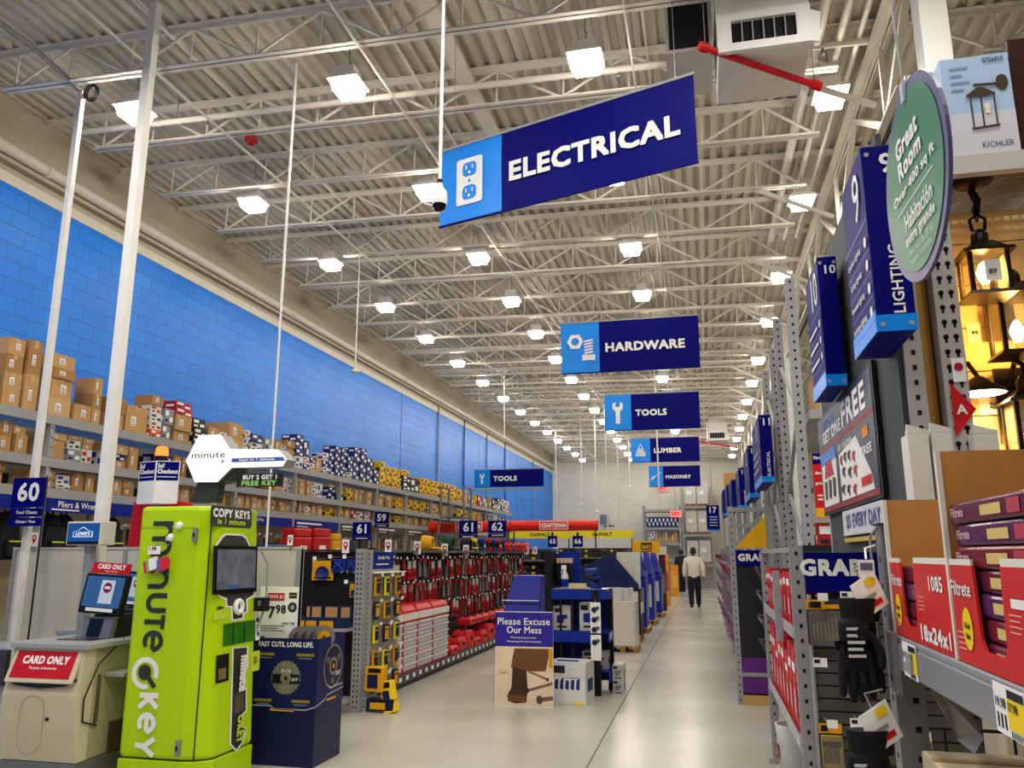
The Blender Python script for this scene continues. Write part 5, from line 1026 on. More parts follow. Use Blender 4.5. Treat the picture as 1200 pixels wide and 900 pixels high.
b = MB(); b.box(-.11, .11, -.05, .05, 0, .03, M((220, 200, 150), .6, var=.1)); b.box(-.1, .1, -.045, .05, .031, .06, M((214, 190, 136), .6, var=.1)); tag(b.build('wood_block', None, 0, (-1.48, 9.70, 1.177)), 'pale wood block lying on top of the blue rack', 'wood block')
drill('cordless_drill', 'blue cordless drill on top of the blue tool rack', (-1.33, 9.78, 1.177), M((30, 60, 130), .4), None, 1.15, 1.0)
drill('cordless_drill', 'second blue drill lying beside the white box on the blue rack', (-1.27, 9.68, 1.177), M((20, 44, 120), .4), None, .7, 2.2)
def pbox(label, loc, w, d, h, mat, mat2, group=None, rz=0, nm_='tool_carton'):
    t = thing(nm_, label, 'box', loc, rz, group); b = MB(); b.box(-w/2, w/2, 0, d, 0, h, mat); b.build('carton', t)
    b = MB(); F = ((0, 0, 0), XA, ZA); b.poly([(-w*.3, h*.3), (w*.1, h*.3), (w*.1, h*.45), (w*.35, h*.5), (w*.3, h*.65), (-w*.3, h*.62)], *F, mat2, .002); b.quad(*F, INK, -w*.44, h*.74, -w*.05, h*.92); b.quad(*F, INK, -w*.3, h*.1, w*.3, h*.18); b.quad((w/2, 0, 0), (0, 1, 0), ZA, mat2, d*.2, h*.3, d*.8, h*.6); b.build('print', t); return t
pbox('white tool box on the middle shelf of the blue rack, left one', (-1.68, 9.72, .702), .2, .25, .27, M((206, 204, 196), .5), KOBALT, 'tool boxes on the blue rack'); pbox('white tool box on the middle shelf of the blue rack, right one', (-1.36, 9.72, .702), .22, .25, .31, M((206, 204, 196), .5), KOBALT, 'tool boxes on the blue rack')
pbox('grey tool carton on the low shelf of the blue rack', (-1.3, 9.75, .272), .3, .2, .2, M((150, 150, 150), .5), INK); 
t = pbox('large white tool set carton on the floor before the blue rack', (-1.51, 9.0, 0), .42, .36, .43, M((206, 206, 202), .5), M((30, 50, 120), .5), None, -.12)
b = MB()
for i in range(6): b.poly([(-.2+.06*i, .16), (-.16+.06*i, .15), (-.155+.06*i, .24+.02*(i % 3)), (-.19+.06*i, .25)], (0, 0, 0), XA, ZA, M((24, 40, 110), .5), .004)
b.quad((0, 0, 0), XA, ZA, YELLOW, .06, .01, .19, .035, .004); b.quad((0, 0, 0), XA, ZA, M((214, 214, 210), .5), -.2, .005, .2, .27, .003); b.build('tool_picture', t); b = MB(); b.obox((-.02, .12, .436), (.12, 0, 0), (0, .025, 0), (0, 0, .005), KOBALT); b.build('carry_handle', t)
for i, (z, n_, lab) in enumerate(((.72, 3, 'strip of white earphone cards hanging on the blue rack post'), (.44, 1, 'single white heart-marked card hanging below the earphone strip'))):
    t = thing('hanging_strip', lab, 'card strip', (-1.26, 9.555, z-.05)); hh = .36 if n_ == 3 else .30
    MB().box(-.06, .06, -.003, .0, 0, hh, PAPER).build('card', t)
    for q in range(n_): b = MB(); b.lathe([(.03, 0), (.03, -.02), (.001, -.022)], (-.015, -.003, .06+.11*q if n_ == 3 else .2), DNAVY, (0, 1, 0), 12); b.lathe([(.02, 0), (.02, -.02), (.001, -.022)], (.025, -.003, .08+.11*q if n_ == 3 else .22), M((90, 94, 104), .4), (0, 1, 0), 10); b.build('earphone', t)
    MB().tube([(0, 0, hh-.01), (0, .01, hh+.04)], .003, GALV, 5).build('hook', t)
for i in range(2):
    pbox('clear cased accessory pack on the right side of the blue rack, %s one' % ['lower', 'upper'][i], (-1.04, 9.75, .0+.162*i), .12, .3, .16, M((170, 168, 164), .3), M((110, 108, 104), .4), 'accessory packs beside the blue rack')
# slanted blue bin behind the notice board
a = rect(592, 676, 636, 722, 10.4); t = thing('slant_bin', 'bright blue sloped dump bin between notice board and red tool wall', 'display bin', (-2.3, 10.4, 0)); BB = M((22, 34, 150), .35)
b = MB(); b.hexa([(-.30, 0, 0), (.22, 0, 0), (.22, .5, 0), (-.30, .5, 0), (-.30, 0, .8), (.22, 0, .8), (.22, .5, .8), (-.30, .5, .8)], BB); b.build('bin_body', t, .01)
b = MB(); b.hexa([(-.29, .02, .802), (.21, .02, .802), (.21, .5, .802), (-.29, .5, .802), (-.16, .2, 1.3), (.21, .2, 1.3), (.21, .5, 1.3), (-.16, .5, 1.3)], BB); b.build('sloped_hood', t, .01); MB().box(-.28, .2, -.005, .03, .99, .998, PAPER).build('label_strip', t)

# ------------------------------------------------------------------ promotional bins along the aisle
def pallet(t, w, d):
    for i in range(5): MB().box(-w/2+w*i/5+.01, -w/2+w*(i+1)/5-.01, 0, d, .09, .11, WOODP).build('deck_board', t)
    for x in (-w/2, -.04, w/2-.08): MB().box(x, x+.08, 0, d, 0.0, .089, M((150, 112, 66), .7, var=.15)).build('stringer', t)
t = thing('carton_bin', 'white cardboard bin full of panels on a wooden pallet', 'display bin', (-1.38, 13.8, 0)); pallet(t, .5, .6)
WB = M((218, 212, 198), .5, var=.08, scale=12); ww = .23
b = MB(); P = [(-ww, .02), (ww-.04, .02), (ww, .06), (ww, .55), (-ww, .55)]; prism2(b, .112, P, .80, P, WB); b.box(-ww, -ww+.01, .02, .55, .8, .9, WB); b.box(-ww, ww, .54, .55, .8, .95, WB); b.build('bin', t)
for i, (x, z, r) in enumerate(((-.1, .8, .1), (.0, .8, -.05), (.08, .8, -.12), (-.02, .8, .06), (-.16, .8, .0))): b = MB(); b.obox((x, .1+.09*i, z+.08), (.1, 0, -.1*r), (0, .006, 0), (.1*r, 0, .12), M((206, 206, 204), .4)); tag(b.build('flat_panel', None, 0, (-1.38, 13.8, .02)), 'pale flat panel standing in the white carton bin, %s from the front' % ORD[i], 'panel', 'flat panels in the white bin')
t = thing('wedge_display', 'dark blue wedge sided display with a white back panel behind the white bin', 'display', (-1.7, 15.4, 0)); NV = M((24, 38, 84), .4)
b = MB(); b.poly([(-.6, .95), (.48, .95), (.48, 1.03), (.0, 1.6), (-.48, 1.38), (-.6, 1.36)], (0, 0, 0), XA, ZA, NV, 0, .03); b.build('wedge_panel', t); MB().box(.06, .5, .3, .32, .9, 1.62, M((214, 212, 200), .5)).build('white_panel', t); MB().box(-.5, .5, .04, .7, .12, .95, M((44, 38, 40), .5)).build('base', t)
pallet(t, 1.0, .7); b = MB(); b.box(.501, .506, .1, .6, .5, .7, WHITE); b.box(.501, .506, .1, .3, .75, .9, KRAFT); b.build('side_print', t)
for i, (Y_, xa, xb) in enumerate(((17.2, 743, 757), (19.2, 754, 766), (21.6, 763, 775))):
    x0 = atY(xa, 700, Y_).x; x1 = atY(xb, 700, Y_).x; w = x1-x0; t = thing('blue_bin', 'bright blue hooded dump bin on a pallet along the aisle, %s from the white bin' % ORD[i], 'display bin', ((x0+x1)/2, Y_, 0), group='blue hooded bins on pallets'); pallet(t, w+.1, .9); BB = M((24, 40, 160), .35)
    b = MB(); b.hexa([(-w/2, .05, .112), (w/2, .05, .112), (w/2, .85, .112), (-w/2, .85, .112), (-w/2, .05, 1.05), (w/2, .05, 1.05), (w/2, .85, 1.2), (-w/2, .85, 1.2)], BB); b.build('bin', t, .01)
    b = MB(); b.hexa([(-w/2, .3, 1.21), (w/2-.02, .1, 1.1), (w/2-.02, .85, 1.21), (-w/2, .85, 1.21), (-w/2, .5, 1.65), (-w/2+.1, .5, 1.6), (-w/2+.1, .85, 1.6), (-w/2, .85, 1.65)], BB); b.build('hood', t)
    b = MB(); b.box(w/2+.001, w/2+.006, .2, .7, .3, .8, M((150, 160, 150), .4)); b.box(w/2+.006, w/2+.008, .25, .45, .4, .55, M((80, 150, 60), .5)); b.build('side_label', t); MB().box(-w*.3, w*.3, .046, .05, .4, .9, M((180, 190, 196), .4)).build('front_label', t)
b = MB(); b.frust((-.2, .18, 0, .34), 1.215, (-.14, .12, .06, .28), 1.42, BLACK); tag(b.build('black_bag', None, .05, (-1.42, 17.62, .012)), 'black soft bag lying over the first blue hooded bin', 'bag')
def standee(label, x0, x1, y0, Y_, mat, m2, z=0):
    xa, xb = atY(x0, 680, Y_).x, atY(x1, 680, Y_).x; zt_ = atY((x0+x1)/2, y0, Y_).z; w = xb-xa; t = thing('display_stand', label, 'display', ((xa+xb)/2, Y_, 0)); MB().box(-w/2, w/2, 0, .5, .0, zt_*.75, mat).build('body', t, .01); MB().box(-w/2, w/2, .3, .34, zt_*.75, zt_, mat).build('header', t)
    b = MB(); b.quad((0, 0, 0), XA, ZA, m2, -w*.4, zt_*.3, w*.4, zt_*.65); b.quad((w/2, 0, 0), (0, 1, 0), ZA, m2, .1, zt_*.2, .4, zt_*.6); b.build('front_print', t)
standee('dark maroon display stand past the blue bins', 772, 780, 650, 24.2, M((70, 34, 44), .5), M((120, 120, 126), .5)); standee('yellow orange display stand past the maroon one', 776, 784, 650, 26.3, M((230, 150, 30), .5), M((190, 60, 40), .5)); standee('orange display stand standing alone in the far aisle', 786, 795, 662, 32.5, M((226, 150, 40), .5), M((240, 180, 70), .5))
standee('white display stand behind the orange displays', 770, 782, 640, 28.5, M((206, 204, 196), .5), M((60, 60, 66), .5))
a = rect(741, 634, 773, 648, 20.6); w, h = a[1]-a[0], a[3]-a[2]; t = thing('days_sign', 'yellow sale days sign board above the blue bins', 'sign', ((a[0]+a[1])/2, 20.6, a[2])); DY = M((240, 180, 24), .5)
MB().box(-w/2, w/2, 0, .03, 0, h, DY).build('board', t); b = MB(); b.quad((0, 0, 0), XA, ZA, INK, -w*.18, h*.25, w*.22, h*.85, .003); b.text('DAYS', (0, 0, 0), XA, ZA, DY, -w*.14, h*.34, w*.18, h*.68, .05, .005, True); b.quad((0, 0, 0), XA, ZA, INK, -w*.2, h*.08, w*.2, h*.16, .003); b.build('lettering', t); MB().box(-.02, .02, .031, .06, -a[2]+.0, h*.8, DARK).build('pole', t)
# back wall rack with blue boxes and wrapped pallets
def backrack(label, x0, x1, ytop, levels):
    Y_ = 40.0; xa, xb = atY(x0, 600, Y_).x, atY(x1, 600, Y_).x; w = xb-xa; zt_ = atY((x0+x1)/2, ytop, Y_).z; t = thing('storage_rack', label, 'rack', ((xa+xb)/2, Y_, 0))
    for s in (-1, 1): MB().box(s*w/2-.05, s*w/2+.05, 0, .08, 0, zt_, GREY).build('upright', t); MB().box(s*w/2-.05, s*w/2+.05, .9, .98, 0, zt_, GREY).build('upright', t)
    for z in levels: MB().box(-w/2+.05, w/2-.05, .0, .95, z-.12, z, GREY).build('shelf', t)
    return t, xa, xb
zz = [atY(775, y, 40).z for y in (636, 618, 597)]
_, xa, xb = backrack('grey rack against the back wall with a row of blue boxes', 754, 796.5, 592, zz+[atY(775, 655, 40).z])
for i in range(8): tag(carton('product_box', .18, .3, .5, 'blue', .2), 'blue box in the row on the back wall rack, %s from left' % ORD[i], 'box', 'blue boxes on the back wall rack').location = (xa+.12+(xb-xa-.2)*(i+.5)/8, 40.3, zz[1]+.002)
for o in [o for o in COL.objects if o.get('group') == 'blue boxes on the back wall rack']: o.rotation_euler = (0, 0, -math.pi/2)
for i in range(9):
    big = i < 2; o = tag(carton('product_box' if big else 'cardboard_carton', .13 if not big else .145, .3, .24+.2*big+.12*(i % 3), 'white' if big else ['kraft', 'tan'][i % 2], .4), '%s box on the middle shelf of the back wall rack, %s from left' % ('white printed' if big else 'brown', ORD[i]), 'box', 'boxes on the middle back wall shelf'); o.location = (xa+.2+(xb-xa-.35)*(i+.5)/9, 40.3, zz[0]+.002); o.rotation_euler = (0, 0, -math.pi/2)
lv2 = [atY(815, y, 40).z for y in (661, 626, 593)]
_, xa, xb = backrack('tall grey rack by the back wall holding wrapped pallets', 800, 834, 571, lv2)
WRP = M((196, 192, 184), .3, var=.2, scale=3)
for r, z in enumerate(lv2):
    for c_ in range(2):
        w = (xb-xa-.2)/2*.94; t = thing('wrapped_pallet', 'shrink-wrapped pale goods pallet on the %s level of the back rack, %s' % (['lowest', 'middle', 'top'][r], ['left', 'right'][c_]), 'pallet', (xa+.1+(xb-xa-.2)*(c_+.5)/2, 40.1, z+.002), group='wrapped pallets by the back wall'); MB().box(-w/2, w/2, 0, .8, .1, 1.1, WRP).build('wrapped_load', t, .03); pallet(t, w, .8); MB().box(-w*.3, w*.1, -.004, .0, .55, .72, PAPER).build('label', t)
for i, (x, y, Y_) in enumerate(((776, 572, 41.4), (792, 602, 39.6))):
    p = atY(x, y, Y_); t = thing('exit_sign', 'small lit red exit sign %s' % ['high on the grey back wall', 'in front of the back wall rack'][i], 'exit sign', p, group='exit signs'); b = MB(); b.box(-.26, .26, 0, .06, -.16, .16, emis((250, 150, 140), .9)); b.build('housing', t); b = MB(); b.text('EXIT', (0, 0, 0), XA, ZA, emis((230, 40, 40), 1.), -.2, -.09, .2, .09, .05, .004, True); b.build('letters', t)
    MB().tube([(0, .03, .16), (0, .03, deckz(p.x)-p.z-.03)], .012, GREY, 6).build('hanger', t)
p = rect(828, 592, 843, 622, 27.5); w, h = p[1]-p[0], p[3]-p[2]; t = thing('aisle_sign', 'blue aisle sign numbered seventeen facing the far end of the aisle', 'sign', ((p[0]+p[1])/2, 27.5, p[2])); MB().box(-w/2, w/2, 0, .04, 0, h, NAVY).build('panel', t); b = MB(); b.text('17', (0, 0, 0), XA, ZA, WHITE, -w*.3, h*.70, w*.36, h*.93, .03)
for i in range(4): b.quad((0, 0, 0), XA, ZA, M((170, 190, 230), .5), -w*.28, h*(.52-.11*i), w*.34, h*(.56-.11*i), .003)
b.build('lettering', t); MB().box(-w/2, w/2, -.004, .0, 0, h*.06, LTBLUE).build('bottom_band', t); MB().tube([(0, .02, h), (0, .02, deckz(p[0])-p[2]-.03)], .012, GREY, 6).build('hanger', t)

# ------------------------------------------------------------------ people
def skin_person(label, loc, rz, top, trousers, hair, skin, s=1., stride=.1):
    t = thing('person', label, 'person', loc, rz); t.scale = (s,)*3
    def grow(name, vs, es, root, mat, sub=2):
        me = bpy.data.meshes.new(name); me.from_pydata([v[0] for v in vs], es, []); o = bpy.data.objects.new(name, me); COL.objects.link(o); o.parent = t; me.materials.append(mat)
        mo = o.modifiers.new('skin', 'SKIN'); mo.use_smooth_shade = True
        for i, v in enumerate(vs): me.skin_vertices[0].data[i].radius = v[1] if isinstance(v[1], tuple) else (v[1], v[1])
        me.skin_vertices[0].data[root].use_root = True
        su = o.modifiers.new('sub', 'SUBSURF'); su.levels = sub; su.render_levels = sub
        return o
    V = [((0, 0, .92), (.13, .10)), ((0, .01, 1.12), (.13, .10)), ((0, 0, 1.34), (.15, .105)), ((0, -.005, 1.47), .06), ((0, .01, 1.55), .055), ((0, .015, 1.64), (.078, .095)), ((0, .01, 1.72), (.065, .08))]
    E = [(0, 1), (1, 2), (2, 3), (3, 4), (4, 5), (5, 6)]
    for sx in (-1, 1):
        n = len(V); dy = stride*sx
        V += [((sx*.095, 0, .88), .095), ((sx*.10, dy*.5+.02, .50), .062), ((sx*.10, dy, .10), .042), ((sx*.105, dy+.12, .035), (.04, .035))]; E += [(0, n), (n, n+1), (n+1, n+2), (n+2, n+3)]
        m_ = len(V); ay = -dy*.8
        V += [((sx*.19, 0, 1.40), .06), ((sx*.25, ay*.3-.02, 1.14), .046), ((sx*.27, ay+.03, .92), .033), ((sx*.272, ay+.045, .85), (.03, .02))]; E += [(2, m_), (m_, m_+1), (m_+1, m_+2), (m_+2, m_+3)]
        for q in range(5):
            f = len(V); oy = (q-2)*.018; L = (.05, .075, .082, .076, .06)[q]
            V += [((sx*(.272+.004*q), ay+.045+oy, .82), .010), ((sx*(.268-.01), ay+.05+oy*1.1+(.03 if q == 4 else 0), .82-L), .008)]; E += [(m_+3, f), (f, f+1)]
    grow('body', V, E, 0, skin)
    V = [((0, 0, .80), (.20, .15)), ((0, .01, 1.0), (.20, .155)), ((0, .01, 1.2), (.21, .155)), ((0, 0, 1.38), (.20, .14)), ((0, 0, 1.53), .085)]; E = [(0, 1), (1, 2), (2, 3), (3, 4)]
    for sx in (-1, 1):
        ay = -stride*sx*.8; n = len(V); V += [((sx*.22, 0, 1.40), .095), ((sx*.275, ay*.3-.02, 1.14), .08), ((sx*.285, ay+.025, .90), .06)]; E += [(3, n), (n, n+1), (n+1, n+2)]
    o = grow('jacket', V, E, 0, top)
    V = [((0, 0, 1.06), (.16, .12)), ((0, 0, .88), (.175, .13))]; E = [(0, 1)]
    for sx in (-1, 1):
        dy = stride*sx; n = len(V); V += [((sx*.10, 0, .80), .125), ((sx*.102, dy*.5+.02, .50), .095), ((sx*.102, dy, .05), .075)]; E += [(1, n), (n, n+1), (n+1, n+2)]
    grow('trousers', V, E, 0, trousers)
    for sx in (-1, 1):
        b = MB(); dy = stride*sx; b.frust((sx*.103-.05, sx*.103+.05, dy-.09, dy+.19), 0.0, (sx*.103-.042, sx*.103+.042, dy-.08, dy+.12), .085, BLACK); o = b.build('shoe', t, .02); c_ = MB(); c_.box(sx*.103-.052, sx*.103+.052, dy-.092, dy+.195, 0, .018, WHITE); c_.build('sole', o)
    b = MB(); b.lathe([(.001, .135), (.05, .125), (.085, .08), (.092, .03), (.088, -.03), (.07, -.075)], (0, -.005, 1.66), hair, n=18); b.build('hair', t)
    for sx in (-1, 1): MB().lathe([(.001, .012), (.018, .01), (.022, 0), (.018, -.01), (.001, -.012)], (sx*.088, .02, 1.64), skin, (sx, 0, 0), 10).build('ear', t)
    b = MB(); b.poly([(0, .0), (.012, -.05), (-.012, -.05)], (0, .115, 1.66), (-1, 0, 0), ZA, skin, 0, .03); b.build('nose', t)
    for sx in (-1, 1): MB().lathe([(.001, .004), (.010, .002), (.012, 0)], (sx*.032, .100, 1.665), M((40, 30, 26), .3), (0, 1, 0), 8).build('eye', t)
    MB().box(-.024, .024, .095, .104, 1.59, 1.597, M((150, 80, 74), .5)).build('mouth', t)
    return t
SKIN = M((150, 104, 80), .5); p = Vector((-.35, 25.6, 0))
skin_person('person in a cream jacket and dark trousers walking away down the aisle', (p.x, p.y, 0), .0, M((226, 220, 204), .7, bump=.3, scale=14), M((30, 32, 44), .7), M((64, 46, 36), .7), SKIN, 1.0, .11)
p = atY(801, 690, 36.0); skin_person('person in dark clothes standing further down the aisle, partly behind the walker', (p.x-.05, 36.0, 0), .6, M((36, 38, 48), .7), M((30, 32, 40), .7), M((40, 30, 26), .7), SKIN, 1.0, .04)
# ------------------------------------------------------------------ right side: grab-and-go endcaps
SLAT = M((84, 80, 74), .5); PURP = M((92, 40, 120), .5)
t = thing('endcap_rack', 'grey endcap rack with a slatted side panel and a big blue grab sign', 'rack', (.45, 4.7, 0))
b = MB(); upright(b, .035, .05, 0, 1.62, .07, .07, GREY, HOLE, .0762, '-x-y', .016); b.build('upright', t); b = MB(); upright(b, .02, 2.28, 0, 1.60, .06, .07, GREY, HOLE, .0762, '-x-y', .014); b.build('upright', t)
MB().box(-.05, .1, -.02, .12, 0, .006, GALV).build('foot_plate', t); MB().box(-.04, .08, 2.2, 2.36, 0, .006, GALV).build('foot_plate', t)
zr = (1.17, .60)
for z in zr:
    MB().box(-.005, .0, .086, 2.24, z-.045, z+.02, M((176, 176, 174), .4)).build('shelf_rail', t); MB().box(.0, .27, .086, 2.24, z-.03, z-.01, GREY).build('shelf', t)
MB().box(.255, .27, .086, 2.24, .16, 1.58, M((80, 78, 76), .6)).build('back_panel', t); MB().box(.0, .27, .086, 2.24, 1.58, 1.61, GREY).build('top_beam', t)
b = MB()
for i in range(21): b.box(.072, .95, .0, .02, .02+.063*i, .02+.063*i+.055, SLAT)
b.box(.072, .95, .02, .03, .02, 1.36, DARK); b.build('slat_panel', t)
MB().box(.072, .95, -.005, .03, 1.585, 1.62, DARK).build('top_trim', t)
a = rect(930, 645, 1046, 684, 4.69); b = MB(); b.box(.074, .95, -.002, .03, 1.37, 1.583, NAVY); b.text('GRAB', (.0, -.002, 0), XA, ZA, WHITE, atY(937, 665, 4.7).x-.45, atY(970, 675, 4.7).z, atY(1011, 665, 4.7).x-.45, atY(970, 655, 4.7).z, .05, .003, True); b.build('grab_sign', t)
b = MB(); b.tube([(.075, -.012, .0), (.075, -.012, 1.28), (.085, -.005, 1.36)], .012, GREY, 8); b.build('edge_tube', t)
REDB = M((206, 30, 40), .4)
n = 0
for r, z in enumerate((1.15, .60)):
    for i in range(9):
        y = 4.86+.235*i; h = [.32, .44, .3][r] if i % 3 else [.30, .36, .26][r]
        tb = thing('red_carton', 'red printed carton on the %s shelf of the grab endcap, %s from the front post' % (['upper', 'middle', 'lower'][r], ORD[i]), 'carton', (.50, y+.04, [1.16, .59, .16][r]+.002), group='red cartons in the grab endcap')
        MB().box(-.03, .18, -.1, .1, 0, h*.95 if r != 1 else h*1.05, REDB).build('carton', tb); b = MB(); F = ((-.03, 0, 0), (0, -1, 0), ZA)
        b.quad(*F, PAPER, -.08, h*.72, .08, h*.84); b.quad(*F, M((236, 150, 150), .5), -.07, h*.2, .03, h*.5); b.quad(*F, M((150, 20, 26), .5), .035, h*.15, .085, h*.6); b.build('print', tb)
t2 = thing('shelf_divider', 'grey plastic fin sticking out from the grab endcap shelf', 'divider', (.40, 5.35, 1.05)); MB().box(0, .045, -.01, .012, 0, .42, M((150, 150, 154), .3)).build('fin', t2, .004); MB().box(.03, .045, -.04, .04, .2, .26, GREY).build('bracket', t2)
t2 = thing('bucket', 'white bucket with red printed marks under the grab endcap', 'bucket', (.565, 6.6, .0)); MB().lathe([(.001, .0), (.10, .0), (.12, .34), (.125, .35), (.115, .35)], (0, 0, 0), WHITE).build('pail', t2); b = MB(); b.quad((-.108, 0, 0), (0, -1, 0), ZA, RED, -.05, .1, .05, .22, .006); b.build('label', t2)
# blister packs on the slats
def clam(label, box, Y_, kind, price=True):
    a = rect(*box, Y_); w, h = a[1]-a[0], a[3]-a[2]; t = thing('drill_bit_pack', label, 'tool pack', ((a[0]+a[1])/2, Y_, a[2]), group='drill bit packs on the slat panel'); CL = M((120, 116, 112), .12, alpha=.35)
    MB().box(-w/2, w/2, .0, .006, 0, h, M((46, 44, 44), .5)).build('card', t); b = MB(); b.box(-w/2, w*.0 if kind == 0 else w/2, -.001, .0, h*.78, h, GOLD); b.quad((0, -.001, 0), XA, ZA, BLACK, -w*.4, h*.82, -w*.1, h*.96); b.quad((0, 0, 0), XA, ZA, GOLD, -w*.1, h*.80, w*.45, h*.90); b.text('14' if kind == 0 else '27', (0, -.002, 0), XA, ZA, INK, -w*.45, h*.8, -w*.28, h*.95, .02); b.build('header', t)
    b = MB(); b.box(-w*.45, w*.45, -.03, -.006, h*.04, h*.74, YELLOW if kind else M((90, 84, 70), .4))
    for i in range(7): b.quad((0, -.03, 0), XA, ZA, INK if kind else M((190, 170, 110), .3), -w*.38+w*.1*i, h*.12, -w*.33+w*.1*i, h*(.45+.03*i), .002)
    if kind: b.quad((0, -.03, 0), XA, ZA, M((60, 50, 30), .4), -w*.4, h*.5, w*.4, h*.62)
    b.build('case', t); b = MB(); b.box(-w*.48, w*.48, -.036, -.033, .0, h*.77, CL); b.build('clear_cover', t); MB().tube([(-w*.2, .045, h+.02), (-w*.2, -.12, h+.02)], .004, GALV, 5).build('hook', t)
    if price: MB().box(-w*.25, -w*.25+.05, -.124, -.12, h+.0, h+.04, PAPER).build('price_tag', t)
clam('clear pack of drill bits with yellow header beside the upper black gloves', (946, 703, 990, 756), 4.66, 0); clam('small yellow cased bit set on the slats below the upper gloves', (984, 786, 1001, 817), 4.66, 1, False); clam('yellow cased screwdriver bit set at the bottom of the slat panel', (961, 848, 988, 900), 4.66, 1)
clam('yellow cased bit set seen under the grey beam on the slats', (1066, 862, 1092, 882), 4.66, 1); clam('yellow bit pack peeking out behind the rack post under the beam', (1062, 788, 1072, 806), 4.66, 1, False)
for i, (x, y) in enumerate(((961, 777), (993, 699), (1005, 848))):
    p = atY(x, y, 4.6); b = MB(); b.box(-.035, .035, -.002, 0, -.02, .025, PAPER); b.quad((0, -.002, 0), XA, ZA, INK, -.028, -.0, .0, .018); b.tube([(0, .0, .02), (0, .11, .02)], .003, GALV, 5); tag(b.build('price_card', None, 0, p), 'white price card on the slat panel, %s' % ['below the clear bit pack', 'beside the upper gloves', 'above the lower gloves'][i], 'price card')
# second endcap with purple goods
t = thing('endcap_rack', 'second grab endcap further down with dark pegboard and purple base', 'rack', (.27, 9.42, 0))
b = MB(); upright(b, .03, .04, 0, 2.1, .06, .07, GREY, HOLE, .0762, '-x-y', .014); b.build('upright', t); MB().box(.40, .46, 0, .07, 0, 2.1, GREY).build('upright', t)
MB().box(.061, .40, .03, .05, .1, 1.45, M((38, 38, 40), .6)).build('pegboard', t); b = MB(); b.box(.061, .40, .0, .05, 1.45, 1.62, NAVY); b.text('GRAB', (0, 0, 0), XA, ZA, WHITE, .085, 1.50, .37, 1.58, .05, .003, True); b.build('grab_sign', t)
MB().box(.061, .40, .0, .4, .12, .48, PURP).build('base_carton', t); MB().box(.061, .40, .0, .4, 0, .10, WOODP).build('wooden_base', t); MB().box(.061, .40, -.01, .0, .29, .33, GREY).build('base_rail', t)
for z in (2.04, 1.86, 1.66): MB().box(.061, .40, .02, .07, z, z+.05, GREY).build('cross_beam', t)
b = MB(); b.poly([(.06, 0), (.40, 0), (.40, .34)], (.0, -.01, 1.645), XA, ZA, M((230, 170, 20), .5), 0, .01); b.build('yellow_wedge', t); MB().bar((.07, .08, 1.66), (.38, .08, 2.04), .03, .03, GREY).build('diagonal_brace', t)
def htag(name, label, loc, m1, m2, w=.1, h=.2, tilt=.25, group=None):
    t = thing(name, label, 'hanging pack', loc, 0, group); b = MB(); b.obox((0, 0, 0), (tilt*.05, -w/2, 0), (.006, 0, 0), (-h*.25, 0, h/2), m1); b.build('pack', t)
    b = MB(); b.obox((-.008-h*.12, 0, h*.24), (0, -w*.4, 0), (.003, 0, 0), (-h*.08, 0, h*.12), m2); b.build('label', t); b = MB(); b.tube([(.15, 0, h*.46), (-h*.22, 0, h*.5), (-h*.25, 0, h*.56)], .004, GALV, 5); b.build('hook', t); return t
for i in range(8):
    htag('hanging_tool', 'grey packaged tool on the second endcap, %s row, %s' % (ORD[i//2], ['by the post', 'outer']  [i % 2]), (.58+.06*(i % 2), 9.3, 1.33-.25*(i//2)), M((96, 96, 102), .4), PAPER if i % 3 else M((190, 80, 80), .5), .12, .22, .2, 'grey tools on the second endcap')
t = thing('hanging_display', 'long grey display frame of purple packs along the right of the aisle', 'display', (.42, 9.95, 0))
MB().box(.0, .03, 0, 10.4, .1, 1.62, M((70, 66, 70), .6)).build('back_panel', t); MB().box(-.0, .28, 0, 10.4, 0, .12, GREY).build('base', t)
for q in range(6): MB().box(-.05, -.001, 2.05*q, 2.05*q+.06, 0, 1.7, GREY).build('post', t)
PC = [((150, 120, 160), 'pale purple'), ((120, 70, 130), 'purple'), ((170, 150, 170), 'lilac'), ((180, 90, 130), 'pink'), ((120, 110, 130), 'grey purple')]
PP = {}; n = 0
for r, z in enumerate((1.42, 1.12, .82, .52)):
    for i in range(15):
        y = 10.02+.29*i+.022*i*i; k_ = (i+r*2) % 5
        if r == 0 and i > 6: c_, nm_ = ((170, 40, 44), 'red') if i % 2 else ((50, 50, 54), 'dark')
        else: c_, nm_ = PC[k_]
        lab = '%s hanging pack on the right display, %s row down, %s from the near end' % (nm_, ORD[r], ORD[i]); loc = (.31, y, z-.04*(i % 2))
        if nm_ not in PP: PP[nm_] = htag('hanging_pack', lab, loc, M(c_, .45), PAPER if i % 2 else M((210, 190, 214), .5), .13, .3, .3, 'packs along the right display')
        else: dup(PP[nm_], loc, lab, group='packs along the right display')

